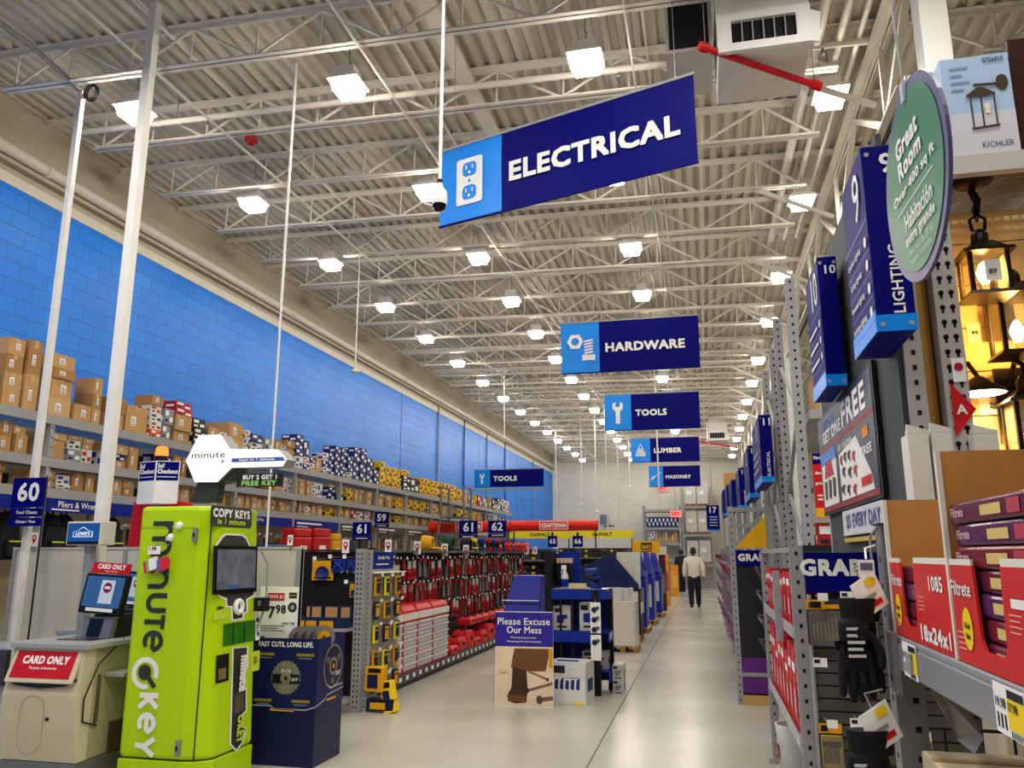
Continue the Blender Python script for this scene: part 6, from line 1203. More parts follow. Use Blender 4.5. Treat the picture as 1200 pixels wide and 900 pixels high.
# ------------------------------------------------------------------ tall rack frames and aisle signs on the right
def frame(label, X, y0, y1, h, holes='-x-y'):
    t = thing('rack_frame', label, 'rack frame', (X, y0, 0), group='tall grey rack frames at the aisle ends')
    for y in (0, y1-y0): b = MB(); upright(b, .04, y, 0, h, .08, .08, GREY, HOLE, .0762, holes, .018); b.build('upright', t); MB().box(-.02, .1, y-.07, y+.07, 0, .006, GALV).build('foot_plate', t)
    z = .3; k = 0; d_ = y1-y0
    while z+.6 < h:
        ya, yb = (.045, d_-.045) if k % 2 == 0 else (d_-.045, .045); MB().bar((.04, ya, z), (.04, yb, z+.6), .03, .03, GREY).build('brace', t); z += .62; k += 1
    return t
FX = .78
fy = [atX(x, 560, FX+.04).y for x in (942, 922, 917, 905)]
frame('tall perforated rack frame behind the grab endcap, nearest one', FX, fy[0], fy[1]-.1, 3.9); frame('tall perforated rack frame behind the grab endcap, farther one', FX, fy[2]+.1, fy[3], 3.75)
t = thing('storage_rack', 'grey shelves of the aisle behind the tall frames', 'rack', (FX+.12, fy[0], 0))
for z in (.4, 1.0, 1.62, 2.2, 2.75): MB().box(0, 3.2, -.03, .9, z-.08, z, GREY).build('shelf', t)
for x in (0., 1.6, 3.14): MB().box(x, x+.06, .9, .96, 0, 3.3, GREY).build('upright', t)
Yb = fy[0]+.0
a = rect(946, 489, 969, 515, Yb); o = tag(carton('cardboard_carton', a[1]-a[0], .3, a[3]-a[2], 'kraft', .5), 'brown cardboard carton with handwriting, on the shelf left of the sale poster', 'box'); o.rotation_euler = (0, 0, -math.pi/2); o.location = ((a[0]+a[1])/2+.05, Yb+.16, 2.202)
a = rect(948, 531, 978, 606, Yb-.06); w, h = a[1]-a[0], a[3]-a[2]; t = thing('safety_board', 'red fire safety board with white writing left of the sale poster', 'sign', ((a[0]+a[1])/2+.04, Yb-.06, a[2]))
MB().box(-w/2, w/2, 0, .02, 0, h, RED).build('board', t); b = MB(); b.quad((0, 0, 0), XA, ZA, NAVY, -w/2, h*.83, w/2, h); b.quad((0, 0, 0), XA, ZA, M((236, 170, 30), .5), -w/2, 0, w/2, h*.14); b.text('Fire Safety', (0, 0, 0), XA, ZA, WHITE, -w*.45, h*.88, w*.4, h*.96, .03, .004); b.text('Are you', (0, 0, 0), XA, ZA, WHITE, -w*.44, h*.62, w*.2, h*.74, .03, .004); b.text('protected?', (0, 0, 0), XA, ZA, WHITE, -w*.44, h*.46, w*.4, h*.58, .03, .004); b.quad((0, 0, 0), XA, ZA, M((240, 200, 196), .5), -w*.4, h*.32, w*.2, h*.35, .003); b.quad((0, 0, 0), XA, ZA, M((240, 200, 196), .5), -w*.4, h*.26, w*.1, h*.29, .003); b.build('lettering', t)
MB().box(-.02, .02, .021, .055, h*.2, h*.8, GREY).build('mount', t)
for i in range(3): o = tag(carton('product_box', .22, .2, .2, 'red', .2+.2*i), 'red detector box under the red safety board, %s from left' % ORD[i], 'box', 'red boxes under the safety board'); o.rotation_euler = (0, 0, -math.pi/2); o.location = (1.0+.24*i, Yb+.1, 1.622)
for i in range(4): o = tag(carton('cardboard_carton', .36, .36, .3, ['kraft', 'kraft2'][i % 2], .3+.1*i), 'brown carton high on the shelf behind the tall frames, %s from left' % ORD[i], 'box', 'cartons high behind the tall frames'); o.rotation_euler = (0, 0, -math.pi/2); o.location = (1.15+.42*i, Yb+.3, 2.752)
def sign3(num, word, X, fpx, yt, yb, bpx, label, lines=(), arm=None):
    y0 = atX(fpx[0], (yt+yb)/2, X).y; X1 = atY(fpx[1], (yt+yb)/2, y0).x; y1 = atX(bpx, (yt+yb)/2, X).y; xm = (fpx[0]+fpx[1])/2; z0, z1 = atY(xm, yb, y0).z, atY(xm, yt, y0).z
    w, h, d_ = X1-X, z1-z0, y1-y0; t = thing('aisle_sign', label, 'sign', (X, y0, z0), group='blue box signs at the aisle ends')
    MB().box(0, w, 0, d_, 0, h, NAVY).build('box', t, .004); bh = .045*h/.64
    b = MB(); b.box(-.002, w+.002, -.003, .0, 0, bh*1.2, LTBLUE); b.box(-.003, .0, 0, d_, 0, bh*1.6, LTBLUE); b.build('bottom_band', t)
    b = MB(); O = (0, -.001, 0); b.quad(O, XA, ZA, NAVY, 0.004, 0.004, w-.004, h-.004, .0005); b.text(num, O, XA, ZA, WHITE, w*.35, h*.84, w*.92, h*.95, .02)
    b.text(word, O, (0, 0, 1), (-1, 0, 0), WHITE, h*.09, -w*.78, h*.45, -w*.42, .02, .003) if word else None
    for x in (.14, .86):
        for z in (.035*h, .95*h): b.poly(circ(x*w, z, .008, 8), O, XA, ZA, GREY, .004)
    b.build('front_face', t)
    b = MB(); S_ = ((-.001, d_, 0), (0, -1, 0), ZA); b.text(num, *S_, WHITE, d_*.45, h*.66, d_*.95, h*.93, .0); b.quad(*S_, M((60, 110, 200), .4), 0, h*.6, d_, h*.607)
    for i, ln in enumerate(lines): zz = h*(.50-.125*i); b.text(ln, *S_, WHITE, d_*.08, zz-.02*h, d_*.72, zz+.025*h, .01); b.quad(*S_, M((60, 90, 180), .4), 0, zz-.06*h, d_, zz-.056*h); b.poly(circ(d_*.88, zz, .018), *S_, WHITE, .003)
    b.build('side_face', t); [MB().box(w, (arm or .8595)-X, q, q+.04, h*.4, h*.46, GREY).build('mount_arm', t) for q in (.18,)] if num not in ('9', '10') else MB().box(w, .662-X, d_*.5, d_*.5+.06, h*.3, h*.4, GREY).build('mount_arm', t)
    return t
sign3('9', 'LIGHTING', .551, (1018, 1064), 169, 388, 990, 'blue box aisle sign numbered nine, partly behind the green round sign', ('Outdoor Lighting', 'Ceiling Lighting', 'Recessed Lighting', 'Landscape Lighting'))
sign3('10', '', .551, (963, 986), 300, 452, 947, 'blue box aisle sign numbered ten on the dark end panel', ('~', '~', '~'))
sign3('11', 'ELECTRICAL', .60, (891, 905.5), 486, 565, 882, 'blue box aisle sign numbered eleven before the tall frames', ('~', '~', '~'))
for n_, wd, f_, yt, yb, bp in (('12', 'HARDWARE', (877.5, 889.5), 522, 583, 872), ('13', 'HARDWARE', (866.5, 877), 548, 596, 862.5), ('14', '', (857.5, 864), 562, 597, 854), ('15', '', (852, 857), 568, 602, 849.5), ('16', '', (847.5, 851.5), 574, 604, 845.5)):
    s_ = sign3(n_ if n_ < '14' else '', wd, .60, f_, yt, yb, bp, 'blue box aisle sign on the right racks, %s' % dict(zip('12 13 14 15 16'.split(), 'numbered twelve|numbered thirteen|first beyond thirteen|second beyond thirteen|farthest and smallest'.split('|')))[n_])
    Y_ = s_.location.y; frame('tall grey rack frame beside the blue box sign, %s' % dict(zip('12 13 14 15 16'.split(), 'sign numbered twelve|sign numbered thirteen|first beyond thirteen|second beyond thirteen|farthest one'.split('|')))[n_], .86, Y_+.2, Y_+1.25, 3.4, '-x')
b = MB(); p = atY(878, 575, 15); o = tag(carton('cardboard_carton', .5, .5, .5, 'kraft', .5), 'brown carton stacked high at the far end of the right racks, upper one', 'box'); p = atY(860, 575, 30); o.location = (1.05, 30.2, 3.95); o2 = tag(carton('cardboard_carton', .5, .5, .45, 'kraft2', .2), 'brown carton stacked high at the far end of the right racks, lower one', 'box'); o2.location = (1.05, 30.2, 3.49)
t = thing('storage_rack', 'grey rack at the far right carrying two brown cartons', 'rack', (.7, 30, 0)); MB().box(0, 2, 0, .9, 3.4, 3.48, GREY).build('shelf', t); MB().box(0, 2, 0, .9, 1.8, 1.88, GREY).build('shelf', t)
for x in (0, 1.94): MB().box(x, x+.06, -.06, -.001, 0, 3.6, GREY).build('upright', t); MB().box(x, x+.06, .901, .96, 0, 3.6, GREY).build('upright', t)

# ------------------------------------------------------------------ dark end panel with posters
EP = M((62, 64, 66), .6, var=.15, scale=3)
ZEP = atX(973, 285, .66).z
t = thing('end_panel', 'dark grey end panel of the lighting aisle', 'panel', (.66, 2.84, 0)); MB().box(0, .02, 0, 1.75, 1.58, ZEP, EP).build('board', t); MB().box(.0, .05, 1.75, 1.80, 1.58, ZEP, GREY).build('rear_post', t)
PX_ = .64
def ppt(x, y): q = atX(x, y, PX_); return (-(q.y), q.z)
t = thing('sale_poster', 'framed buy one get one free tool poster on the dark end panel', 'poster', (PX_, 0, 0)); O, U, V = (0, 0, 0), (0, -1, 0), ZA
crn = [ppt(957, 486), ppt(970, 598), ppt(1035, 583), ppt(1022, 434)]
u0, u1 = crn[0][0], (crn[2][0]+crn[3][0])/2; v0, v1 = min(crn[1][1], crn[2][1]), (crn[0][1]+crn[3][1])/2; W_, H_ = u1-u0, v1-v0
def pq(b, a, c, d_, e, mat, off): b.quad(O, U, V, mat, u0+W_*a, v0+H_*c, u0+W_*d_, v0+H_*e, off)
b = MB(); b.poly([(u0, v0), (u1, v0), (u1, v1), (u0, v1)], O, U, V, BLACK, .0, .016); b.build('frame', t)
b = MB(); pq(b, .02, .03, .98, .97, M((44, 46, 66), .4), .002); pq(b, .02, .63, .98, .67, M((150, 40, 46), .5), .003); pq(b, .02, .03, .98, .07, M((150, 40, 46), .5), .003)
b.text('BUY ONE', O, U, V, M((70, 110, 190), .5), u0+W_*.1, v0+H_*.84, u0+W_*.38, v0+H_*.93, .03, .004, True); b.text('GET ONE', O, U, V, WHITE, u0+W_*.12, v0+H_*.70, u0+W_*.5, v0+H_*.82, .04, .004, True); b.text('FREE', O, U, V, WHITE, u0+W_*.53, v0+H_*.70, u0+W_*.9, v0+H_*.92, .04, .004, True)
pq(b, .04, .08, .36, .62, M((228, 222, 210), .5), .003); pq(b, .04, .50, .36, .62, M((80, 130, 200), .5), .004); b.poly([(u0+W_*.42, v0+H_*.08), (u0+W_*.92, v0+H_*.08), (u0+W_*.9, v0+H_*.2), (u0+W_*.72, v0+H_*.56), (u0+W_*.42, v0+H_*.5)], O, U, V, M((232, 226, 216), .5), .003)
b.text('FREE', O, U, V, WHITE, u0+W_*.79, v0+H_*.36, u0+W_*.93, v0+H_*.43, .04, .004, True); b.text('GET ONE FREE', O, U, V, WHITE, u0+W_*.42, v0+H_*.53, u0+W_*.66, v0+H_*.58, .03, .004, True); pq(b, .82, .49, .9, .57, M((220, 130, 30), .5), .004); pq(b, .76, .13, .9, .2, M((190, 30, 36), .5), .005)
for i, (x, y, s) in enumerate(((.47, .43, .028), (.54, .44, .03), (.61, .43, .03), (.68, .40, .028), (.50, .32, .034), (.60, .29, .036), (.69, .28, .034), (.47, .17, .04), (.56, .15, .034), (.66, .13, .034))):
    cx_, cy_ = u0+W_*x, v0+H_*y; b.poly([(cx_-W_*s, cy_-H_*.02), (cx_-W_*s*.2, cy_-H_*.02), (cx_, cy_-H_*.05), (cx_+W_*s*.4, cy_-H_*.045), (cx_+W_*s*.2, cy_+H_*.01), (cx_+W_*s, cy_+H_*.03), (cx_, cy_+H_*.05), (cx_-W_*s, cy_+H_*.03)], O, U, V, M((58, 40, 44), .5) if i % 3 else M((160, 36, 40), .5), .005)
b.poly([(u0+W_*.1, v0+H_*.36), (u0+W_*.3, v0+H_*.36), (u0+W_*.26, v0+H_*.52), (u0+W_*.14, v0+H_*.52)], O, U, V, M((170, 36, 40), .5), .005)
for i in range(3): b.poly([(u0+W_*(.08+.09*i), v0+H_*.16), (u0+W_*(.13+.09*i), v0+H_*.14), (u0+W_*(.15+.09*i), v0+H_*.32), (u0+W_*(.09+.09*i), v0+H_*.34)], O, U, V, M((70, 60, 64), .5), .005)
b.build('poster_print', t)
crn = [ppt(987, 600), ppt(990, 628), ppt(1036, 616), ppt(1036, 592)]; t = thing('price_strip', 'white everyday price strip below the sale poster', 'sign', (PX_, 0, 0)); u0, u1 = crn[0][0], crn[2][0]; v1, v0 = crn[0][1], crn[1][1]; W_, H_ = u1-u0, v1-v0
b = MB(); b.poly([(u0, v0), (u1, v0), (u1, v1), (u0, v1)], O, U, V, M((204, 202, 206), .5), 0, .015); b.build('strip', t); b = MB(); b.quad(O, U, V, M((204, 202, 206), .5), u0+.002, v0+.002, u1-.002, v1-.002, .001); b.text('$5 EVERY DAY', O, U, V, M((90, 90, 150), .5), u0+W_*.12, v0+H_*.2, u0+W_*.97, v0+H_*.82, .03, .003, True); b.build('lettering', t); b = MB(); b.poly([(u0, v0-.03), (u1, v0-.03), (u1, v0-.012), (u0, v0-.012)], O, U, V, M((190, 160, 60), .5), 0, .01); b.build('yellow_rail', t)

# ------------------------------------------------------------------ lighting bay
Y0 = 2.82
WOODW = M((214, 186, 132), .5, var=.1, scale=2); BRONZE = M((34, 26, 20), .35, .6, var=.1); KEYUP = M((176, 172, 168), .4)
t = thing('lighting_bay', 'lighting display bay with wooden plank back and perforated uprights', 'display', (.7, Y0, 0))
b = MB(); xs0 = atY(1057, 390, Y0).x-.7; upright(b, xs0+.028, .03, 1.362, 2.95, .056, .06, KEYUP, HOLE, .0508, '-y', .013); b.build('upright', t)
x0 = atY(1104, 430, Y0).x-.7; x1 = atY(1133, 430, Y0).x-.7
b = MB(); b.box(x0, x1, 0, .06, 1.362, 3.0, KEYUP); z = 1.41
while z < 2.96:
    for xx, dz in ((.3, 0), (.72, .0)):
        b.poly(circ(x0+(x1-x0)*xx, z+dz, .009, 10), (0, 0, 0), XA, ZA, HOLE, .001); b.poly([(x0+(x1-x0)*xx-.004, z-.02), (x0+(x1-x0)*xx+.004, z-.02), (x0+(x1-x0)*xx+.004, z), (x0+(x1-x0)*xx-.004, z)], (0, 0, 0), XA, ZA, HOLE, .001)
    z += .0508
b.build('keyhole_upright', t); xk = x1
b = MB()
for i in range(9): b.box(xk+.0, 1.9, .46, .48, 1.40+.17*i, 1.40+.17*i+.165, WOODW)
b.box(xk, 1.9, .48, .5, 1.3, 2.95, M((120, 90, 50), .6)); b.build('plank_wall', t); MB().box(xk-.03, xk-.005, .06, .46, 1.4, 2.85, WOODP).build('side_board', t)
b = MB()
for i in range(5): b.box(x0-.025, x0-.005, .1, .4, 1.4+.32*i, 1.46+.32*i, WOODP)
b.box(.075, x0-.03, .3, .31, 1.37, 2.9, M((16, 15, 14), .6)); b.box(x0-.036, x0-.003, .08, .1, 1.37, 2.8, M((214, 160, 80), .5)); b.build('side_slats', t)
zb0, zb1 = atY(1150, 207, Y0).z, atY(1150, 186, Y0).z
MB().box(x0-.02, 1.9, -.04, -.002, zb0, zb1, M((190, 186, 178), .4)).build('front_beam', t)
b = MB()
for i in range(26): b.box(x1, 1.9, .0+.018*i, .008+.018*i, zb1-.012, zb1-.006, GALV)
for i in range(40): b.box(x1+.03*i, x1+.03*i+.006, -.0, .46, zb1-.006, zb1, GALV)
b.build('wire_deck', t)
for xx in (1.1, 1.84): MB().box(xx, xx+.06, .38, .44, 0, 1.299, GREY).build('rear_leg', t)
zs = atY(1120, 560, Y0).z
MB().box(.0, 1.9, -.06, .44, 1.30, 1.36, GREY).build('shelf', t)
a = rect(1122, 541, 1176, 559, 2.68); MB().box(a[0]-.7, a[1]-.7, -.12, -.10, a[2], a[3], GREY).build('label_holder', t); b = MB(); o_ = (0, -.12, 0); c0, c1 = atY(1135, 550, 2.7).x-.7, atY(1160, 550, 2.7).x-.7; b.quad(o_, XA, ZA, PAPER, c0, a[2]+.005, c1, a[3]-.003); b.text('34.98', o_, XA, ZA, INK, c0+.005, (a[2]+a[3])/2, c0+(c1-c0)*.6, a[3]-.007, .02); b.build('price_label', t); MB().box(a[0]-.7+.02, a[1]-.7-.02, -.10, -.05, a[2]-.01, a[2]+.002, GREY).build('label_shelf', t); MB().box(a[0]-.69, a[0]-.66, -.10, -.06, 1.36, a[2], GREY).build('label_post', t)
b = MB(); q = atY(1123, 430, Y0-.002); b.poly([(q.x-.7-.02, q.z-.05), (q.x-.7+.02, q.z-.05), (q.x-.7+.02, q.z+.03), (q.x-.7-.02, q.z+.03)], (0, -.004, 0), XA, ZA, PAPER); b.poly(circ(q.x-.7, q.z, .014, 12), (0, -.004, 0), XA, ZA, PINR, .002); b.build('pin_sticker', t)
b = MB(); q = atY(1128, 480, Y0-.002); b.poly([(q.x-.7-.03, q.z-.09), (q.x-.7+.04, q.z), (q.x-.7-.03, q.z+.09)], (0, -.006, 0), XA, ZA, RED); b.text('A', (0, -.006, 0), XA, ZA, WHITE, q.x-.7-.02, q.z-.03, q.x-.7+.012, q.z+.03, .03); b.build('red_arrow_tag', t)
WB2 = M((216, 212, 202), .55)
for i, (xa, xb, ya, yb_, Y_) in enumerate(((1067, 1092, 508, 582, 2.655), (1095, 1120, 506, 582, 2.655), (1143, 1172, 508, 545, 2.76))):
    a = rect(xa, ya, xb, yb_, Y_); w, h = a[1]-a[0], a[3]-1.362; t2 = thing('white_carton', 'plain white carton on the shelf before the uprights, %s' % ['left one', 'middle one', 'behind the price label'][i], 'carton', ((a[0]+a[1])/2, Y_, 1.362), group='white cartons by the lighting bay'); MB().box(-w/2, w/2, 0, .09, 0, h, WB2).build('carton', t2, .003); MB().hexa([(-w/2, 0, h), (w/2, 0, h), (w/2, .03, h), (-w/2, .03, h), (-w/2, -.0, h+.03), (w/2, -.0, h+.01), (w/2, .01, h+.01), (-w/2, .01, h+.03)], WB2).build('flap', t2)
# shop boxes on the bay top
a = rect(1103, 72, 1184, 168, Y0+.0); w, h = a[1]-a[0], a[3]-a[2]; t = thing('lantern_carton', 'pale blue printed lantern carton on the wire shelf above the lanterns', 'box', ((a[0]+a[1])/2, Y0-.03, zb1+.002)); h = a[3]-zb1
BLUEP = M((170, 196, 224), .45, var=.05); MB().box(-w/2, w/2, 0, .2, 0, h, BLUEP).build('carton', t); b = MB(); O = (0, 0, 0)
b.quad(O, XA, ZA, M((206, 204, 212), .5), -w/2, 0, w/2, h*.42); b.text('KICHLER', O, XA, ZA, M((60, 66, 100), .5), -w*.03, h*.06, w*.42, h*.115, .0, .004, True); b.text('0756410', O, XA, ZA, M((40, 60, 110), .5), w*.12, h*.92, w*.42, h*.97, .02, .004, True)
for i in range(4): b.quad(O, XA, ZA, M((120, 150, 196), .5), -w*.38, h*(.88-.075*i), -w*.1-.02*(i % 2), h*(.90-.075*i), .003)
BZ = M((70, 52, 40), .4, var=.2); b.poly(circ(w*.36, h*.70, w*.09, 18, h*.08), O, XA, ZA, BZ, .004); b.poly([(-w*.06, h*.68), (w*.34, h*.67), (w*.34, h*.70), (-w*.06, h*.71)], O, XA, ZA, BZ, .005); b.poly([(-w*.18, h*.60), (-.0*w, h*.67), (w*.06, h*.67), (w*.24, h*.60), (w*.24, h*.575), (-w*.18, h*.575)][::-1], O, XA, ZA, BZ, .006); b.poly([(-w*.14, h*.24), (w*.24, h*.255), (w*.26, h*.28), (-w*.16, h*.265)], O, XA, ZA, BZ, .006)
for x in (-.13, .02, .21): b.poly([(w*x, h*.26), (w*(x+.022), h*.26), (w*(x+.022), h*.58), (w*x, h*.58)], O, XA, ZA, BZ, .005)
b.poly([(w*.07, h*.40), (w*.14, h*.40), (w*.14, h*.5), (w*.07, h*.5)], O, XA, ZA, M((240, 226, 190), .4), .005); b.quad(O, XA, ZA, BLUEP, -w/2, 0, w/2, h, .0005); b.build('print', t)
a = rect(1186, 44, 1230, 166, Y0-.02); w = a[1]-a[0]; t = thing('dark_carton', 'dark brown glossy lamp carton at the right edge on the wire shelf', 'box', ((a[0]+a[1])/2+.005, Y0-.02, zb1+.002)); MB().box(-w/2, w/2, 0, .3, 0, a[3]-zb1, M((60, 34, 24), .25, var=.4, scale=5)).build('carton', t); b = MB(); b.quad((0, 0, 0), XA, ZA, M((120, 66, 30), .3), -w*.1, .04, w*.5, .2); b.build('print', t)
# lanterns
def lantern(name, label, loc, w, h, L, hang=None, arm=False):
    t = thing(name, label, 'lantern', loc, 0, 'lit bronze lanterns on display'); q = w/2
    b = MB()
    for sx in (-1, 1):
        for sy in (-1, 1): b.box(sx*q-.007, sx*q+.007, sy*q-.007, sy*q+.007, 0.012, h, BRONZE)
    b.frust((-q-.018, q+.018, -q-.018, q+.018), 0, (-q-.01, q+.01, -q-.01, q+.01), .014, BRONZE); b.build('cage', t)
    b = MB(); b.frust((-q-.026, q+.026, -q-.026, q+.026), h, (-q-.02, q+.02, -q-.02, q+.02), h+.012, BRONZE); b.frust((-q-.01, q+.01, -q-.01, q+.01), h+.012, (-q*.55, q*.55, -q*.55, q*.55), h+.05, BRONZE); b.lathe([(q*.5, 0), (q*.5, .03), (q*.3, .05), (.001, .055)], (0, 0, h+.05), BRONZE, n=14); b.build('roof', t)
    GL = M((250, 236, 200), .12, alpha=.16, var=.1, scale=30)
    for (dx, dy) in ((0, -1), (-1, 0), (1, 0)):
        b = MB(); b.box(-q+.008 if dx == 0 else dx*q-.001, q-.008 if dx == 0 else dx*q+.001, -q+.008 if dx else dy*q-.001, q-.008 if dx else dy*q+.001, .02, h-.004, GL); b.build('glass_pane', t)
    b = MB(); b.tube([(0, 0, .015), (0, 0, .05)], .012, M((230, 210, 160), .4), 10); b.build('socket', t); b = MB(); b.lathe([(.008, 0), (.018, .02), (.024, .045), (.012, .075), (.001, .085)], (0, 0, .05), emis((255, 190, 96), L), n=12); b.build('bulb', t)
    if hang:
        b = MB(); b.tube([(-.02, 0, h+.1), (-.025, 0, h+.14), (0, 0, h+.16), (.025, 0, h+.14), (.02, 0, h+.1)], .006, BRONZE, 6); b.build('loop', t); b = MB(); z = h+.15; k = 0
        while z < hang-.02: b.tube([((.012 if k % 2 else 0)*math.cos(a_*.785), (0 if k % 2 else .012)*math.cos(a_*.785), z+.018*math.sin(a_*.785)) for a_ in range(9)], .003, BRONZE, 5); z += .026; k += 1
        b.tube([(.0, 0, h+.16), (.012, .005, h+.22), (-.01, 0, hang-.04), (0, 0, hang-.01)], .011, BRONZE, 7); b.build('chain', t); MB().lathe([(.001, -.022), (.03, -.02), (.06, -.01), (.065, 0)], (0, 0, hang), BRONZE).build('canopy_plate', t)
    if arm:
        b = MB(); b.box(-.05, .05, .14, .154, h-.12, h+.16, BRONZE); b.tube([(0, .14, h+.1), (0, .07, h+.17), (0, .0, h+.14), (0, 0, h+.09)], .01, BRONZE, 8); b.build('wall_arm', t)
    return t
p = atY(1157, 350, Y0+.14); zt_ = zb1-.02; ht = atY(1150, 297, Y0+.1).z-p.z
lantern('hanging_lantern', 'hanging bronze lantern with lit bulb on a chain by the keyhole upright', p, .115, ht, 110, zt_-p.z)
b = MB(); q = atY(1166, 315, Y0+.05); b.box(-.025, .025, -.001, .0, -.035, .04, PAPER); b.text('89', (0, -.001, 0), XA, ZA, INK, -.015, -.015, .01, .01, .02); tag(b.build('price_card', None, 0, (q.x, Y0+.068, q.z)), 'white price card hanging on the glass of the chain lantern', 'price card')
p = atY(1196, 418, Y0+.28); lantern('wall_lantern', 'large bronze wall lantern with bright bulb at the right edge', p, .13, .22, 130, None, True)
p = atY(1214, 540, Y0+.28); lantern('wall_lantern', 'lower bronze wall lantern cut by the right edge', p, .12, .2, 90, None, True)
p = atY(1149, 462, Y0+.27); t = thing('barn_light', 'bronze barn wall light shining down below the chain lantern', 'lamp', p); b = MB(); b.lathe([(.085, 0), (.08, .012), (.04, .04), (.028, .055), (.001, .07)], (0, 0, 0), BRONZE); b.build('shade', t); MB().lathe([(.078, .002), (.001, .003)], (0, 0, 0), emis((255, 224, 170), 60.)).build('lit_disc', t); b = MB(); b.tube([(0, 0, .06), (-.02, .03, .12), (-.05, .1, .13), (-.06, .17, .09)], .009, BRONZE, 8); b.build('gooseneck', t); MB().lathe([(.045, 0), (.04, -.02), (.001, -.022)], (-.06, .185, .09), BRONZE, (0, 1, 0)).build('back_plate', t)
for i, (x, y, s, lab) in enumerate(((1142, 390, '99', 'small price card on the planks left of the wall lantern'), (1163, 475, '29', 'white price card on the planks below the barn light'))):
    q = atY(x, y, Y0+.455); b = MB(); w = .05 if i == 0 else .085; h = .075 if i == 0 else .07; b.box(-w/2, w/2, -.002, 0, -h/2, h/2, M((236, 226, 190), .5) if i == 0 else PAPER); b.text(s, (0, -.002, 0), XA, ZA, INK, -w*.2, -h*.15, w*.25, h*.12, .02); tag(b.build('price_card', None, 0, (q.x, Y0+.459, q.z)), lab, 'price card')
# round hanging room sign
t = thing('round_sign', 'round green great room sign hanging in the aisle at upper right', 'sign', (.5, 1.84, 2.40)); U = Vector((.03, -1, 0)).normalized(); V = Vector(ZA); GR = M((36, 116, 76), .35, var=.12, scale=2.); RB = M((84, 84, 124), .35)
R_ = .232; b = MB(); b.poly(circ(0, 0, R_, 56), (0, 0, 0), U, V, RB, 0, .008); b.build('backing', t); b = MB(); b.poly(circ(0.0, 0, R_*.9, 56), (0, 0, 0), U, V, GR, .002); b.build('green_face', t); b = MB(); r = R_
for s, x0_, y0_, x1_, y1_, bo in (('Great', -.42, .36, .32, .58, .045), ('Room', -.40, .14, .36, .34, .045), ('Over 400 sq ft', -.66, -.08, .70, .06, .03), ('Habitación', -.36, -.42, .52, -.23, .02), ('extra grande', -.40, -.60, .54, -.45, .02), ('Para más de 37.16', -.32, -.69, .42, -.62, 0), ('metros cuadrados', -.30, -.78, .36, -.71, 0)): b.text(s, (0, 0, 0), U, V, WHITE if bo else M((190, 214, 196), .5), r*x0_, r*y0_, r*x1_, r*y1_, bo, .004, True)
b.quad((0, 0, 0), U, V, WHITE, -r*.6, -r*.16, r*.6, -r*.15, .004); b.build('lettering', t)
MB().tube([(0, 0, R_-.02), (-.02, .02, 1.2), (-.05, .06, deckz(.5)-2.385-.03)], .003, GALV, 5).build('hanging_wire', t); MB().box(-.006, .012, -.012, .012, R_-.04, R_+.01, M((200, 210, 220), .2)).build('clip', t)

# ------------------------------------------------------------------ filter rack in front
FXX = .5
t = thing('filter_rack', 'grey steel shelf rack holding the red filter trays', 'rack', (FXX, 0, 0))
b = MB(); b.box(0, .075, 2.55, 2.63, 0, 1.655, STEEL); z = .1
while z < 1.6: b.quad((0, 2.55, 0), XA, ZA, HOLE, .042, z, .058, z+.016, .001); b.quad((0, 2.63, 0), (0, -1, 0), ZA, HOLE, .03, z, .046, z+.016, .001); z += .0762
b.build('upright', t); MB().box(-.006, .08, 2.54, 2.64, 1.655, 1.66, DARK).build('post_cap', t)
b = MB(); b.box(.0, .03, .8, 2.548, 1.262, 1.335, M((150, 152, 154), .38, .3)); b.box(.004, .05, .8, 2.548, 1.335, 1.352, M((160, 162, 164), .38, .3)); b.build('front_beam', t, .004); b = MB(); b.box(-.012, .0, 2.46, 2.555, 1.20, 1.36, STEEL); b.poly(circ(2.52, 1.235, .012, 10), (-.012, 0, 0), (0, -1, 0), ZA, BLACK, .001) if 0 else b.lathe([(.012, 0), (.001, -.002)], (-.012, 2.52, 1.235), BLACK, (1, 0, 0), 10); b.build('beam_bracket', t)
MB().box(.05, .56, .8, 2.548, 1.335, 1.352, GALV).build('shelf_deck', t); MB().box(.56, .6, .8, 2.63, 0, 1.655, GREY).build('rear_frame', t) if 0 else MB().box(.54, .6, 2.55, 2.63, 0, 1.655, STEEL).build('rear_upright', t)
MB().box(.0, .56, .8, 2.548, .88, .90, GALV).build('lower_deck', t)
for y in (.8,): MB().box(0, .07, y-.08, y, 0, 1.655, STEEL).build('upright', t); MB().box(.54, .6, y-.08, y, 0, 1.655, STEEL).build('rear_upright', t)
for i, (xa, xb, lab) in enumerate(((1059, 1077, 'yellow and white shelf label under the left filter tray'), (1160, 1199, 'yellow and white shelf label under the right filter tray'))):
    ya = atX(xa, 760, FXX).y; yb_ = atX(xb, 790, FXX).y; w = ya-yb_; t2 = thing('shelf_label', lab, 'label', (FXX-.0015, ya, 1.262)); F = ((0, 0, 0), (0, -1, 0), ZA); b = MB(); b.box(-.0015, .0, -w, 0, .0, .085, PAPER); b.build('card', t2); b = MB(); O = (-.0016, 0, 0); U_ = (0, -1, 0)
    b.quad(O, U_, ZA, YELLOW, w*.45, .015, w, .065, .001); b.quad(O, U_, ZA, INK, w*.47, .066, w*.97, .08, .001); b.text('19.98', O, U_, ZA, INK, w*.04, .045, w*.42, .062, .02, .001); b.text('17.98', O, U_, ZA, INK, w*.48, .045, w*.8, .06, .02, .002)
    for q in range(3): b.quad(O, U_, ZA, INK, w*.08+w*.12*q, .01, w*.13+w*.12*q, .035, .001)
    for q in range(6): b.quad(O, U_, ZA, INK, w*.5+w*.07*q, .002, w*.53+w*.07*q, .013, .001)
    b.build('print', t2)
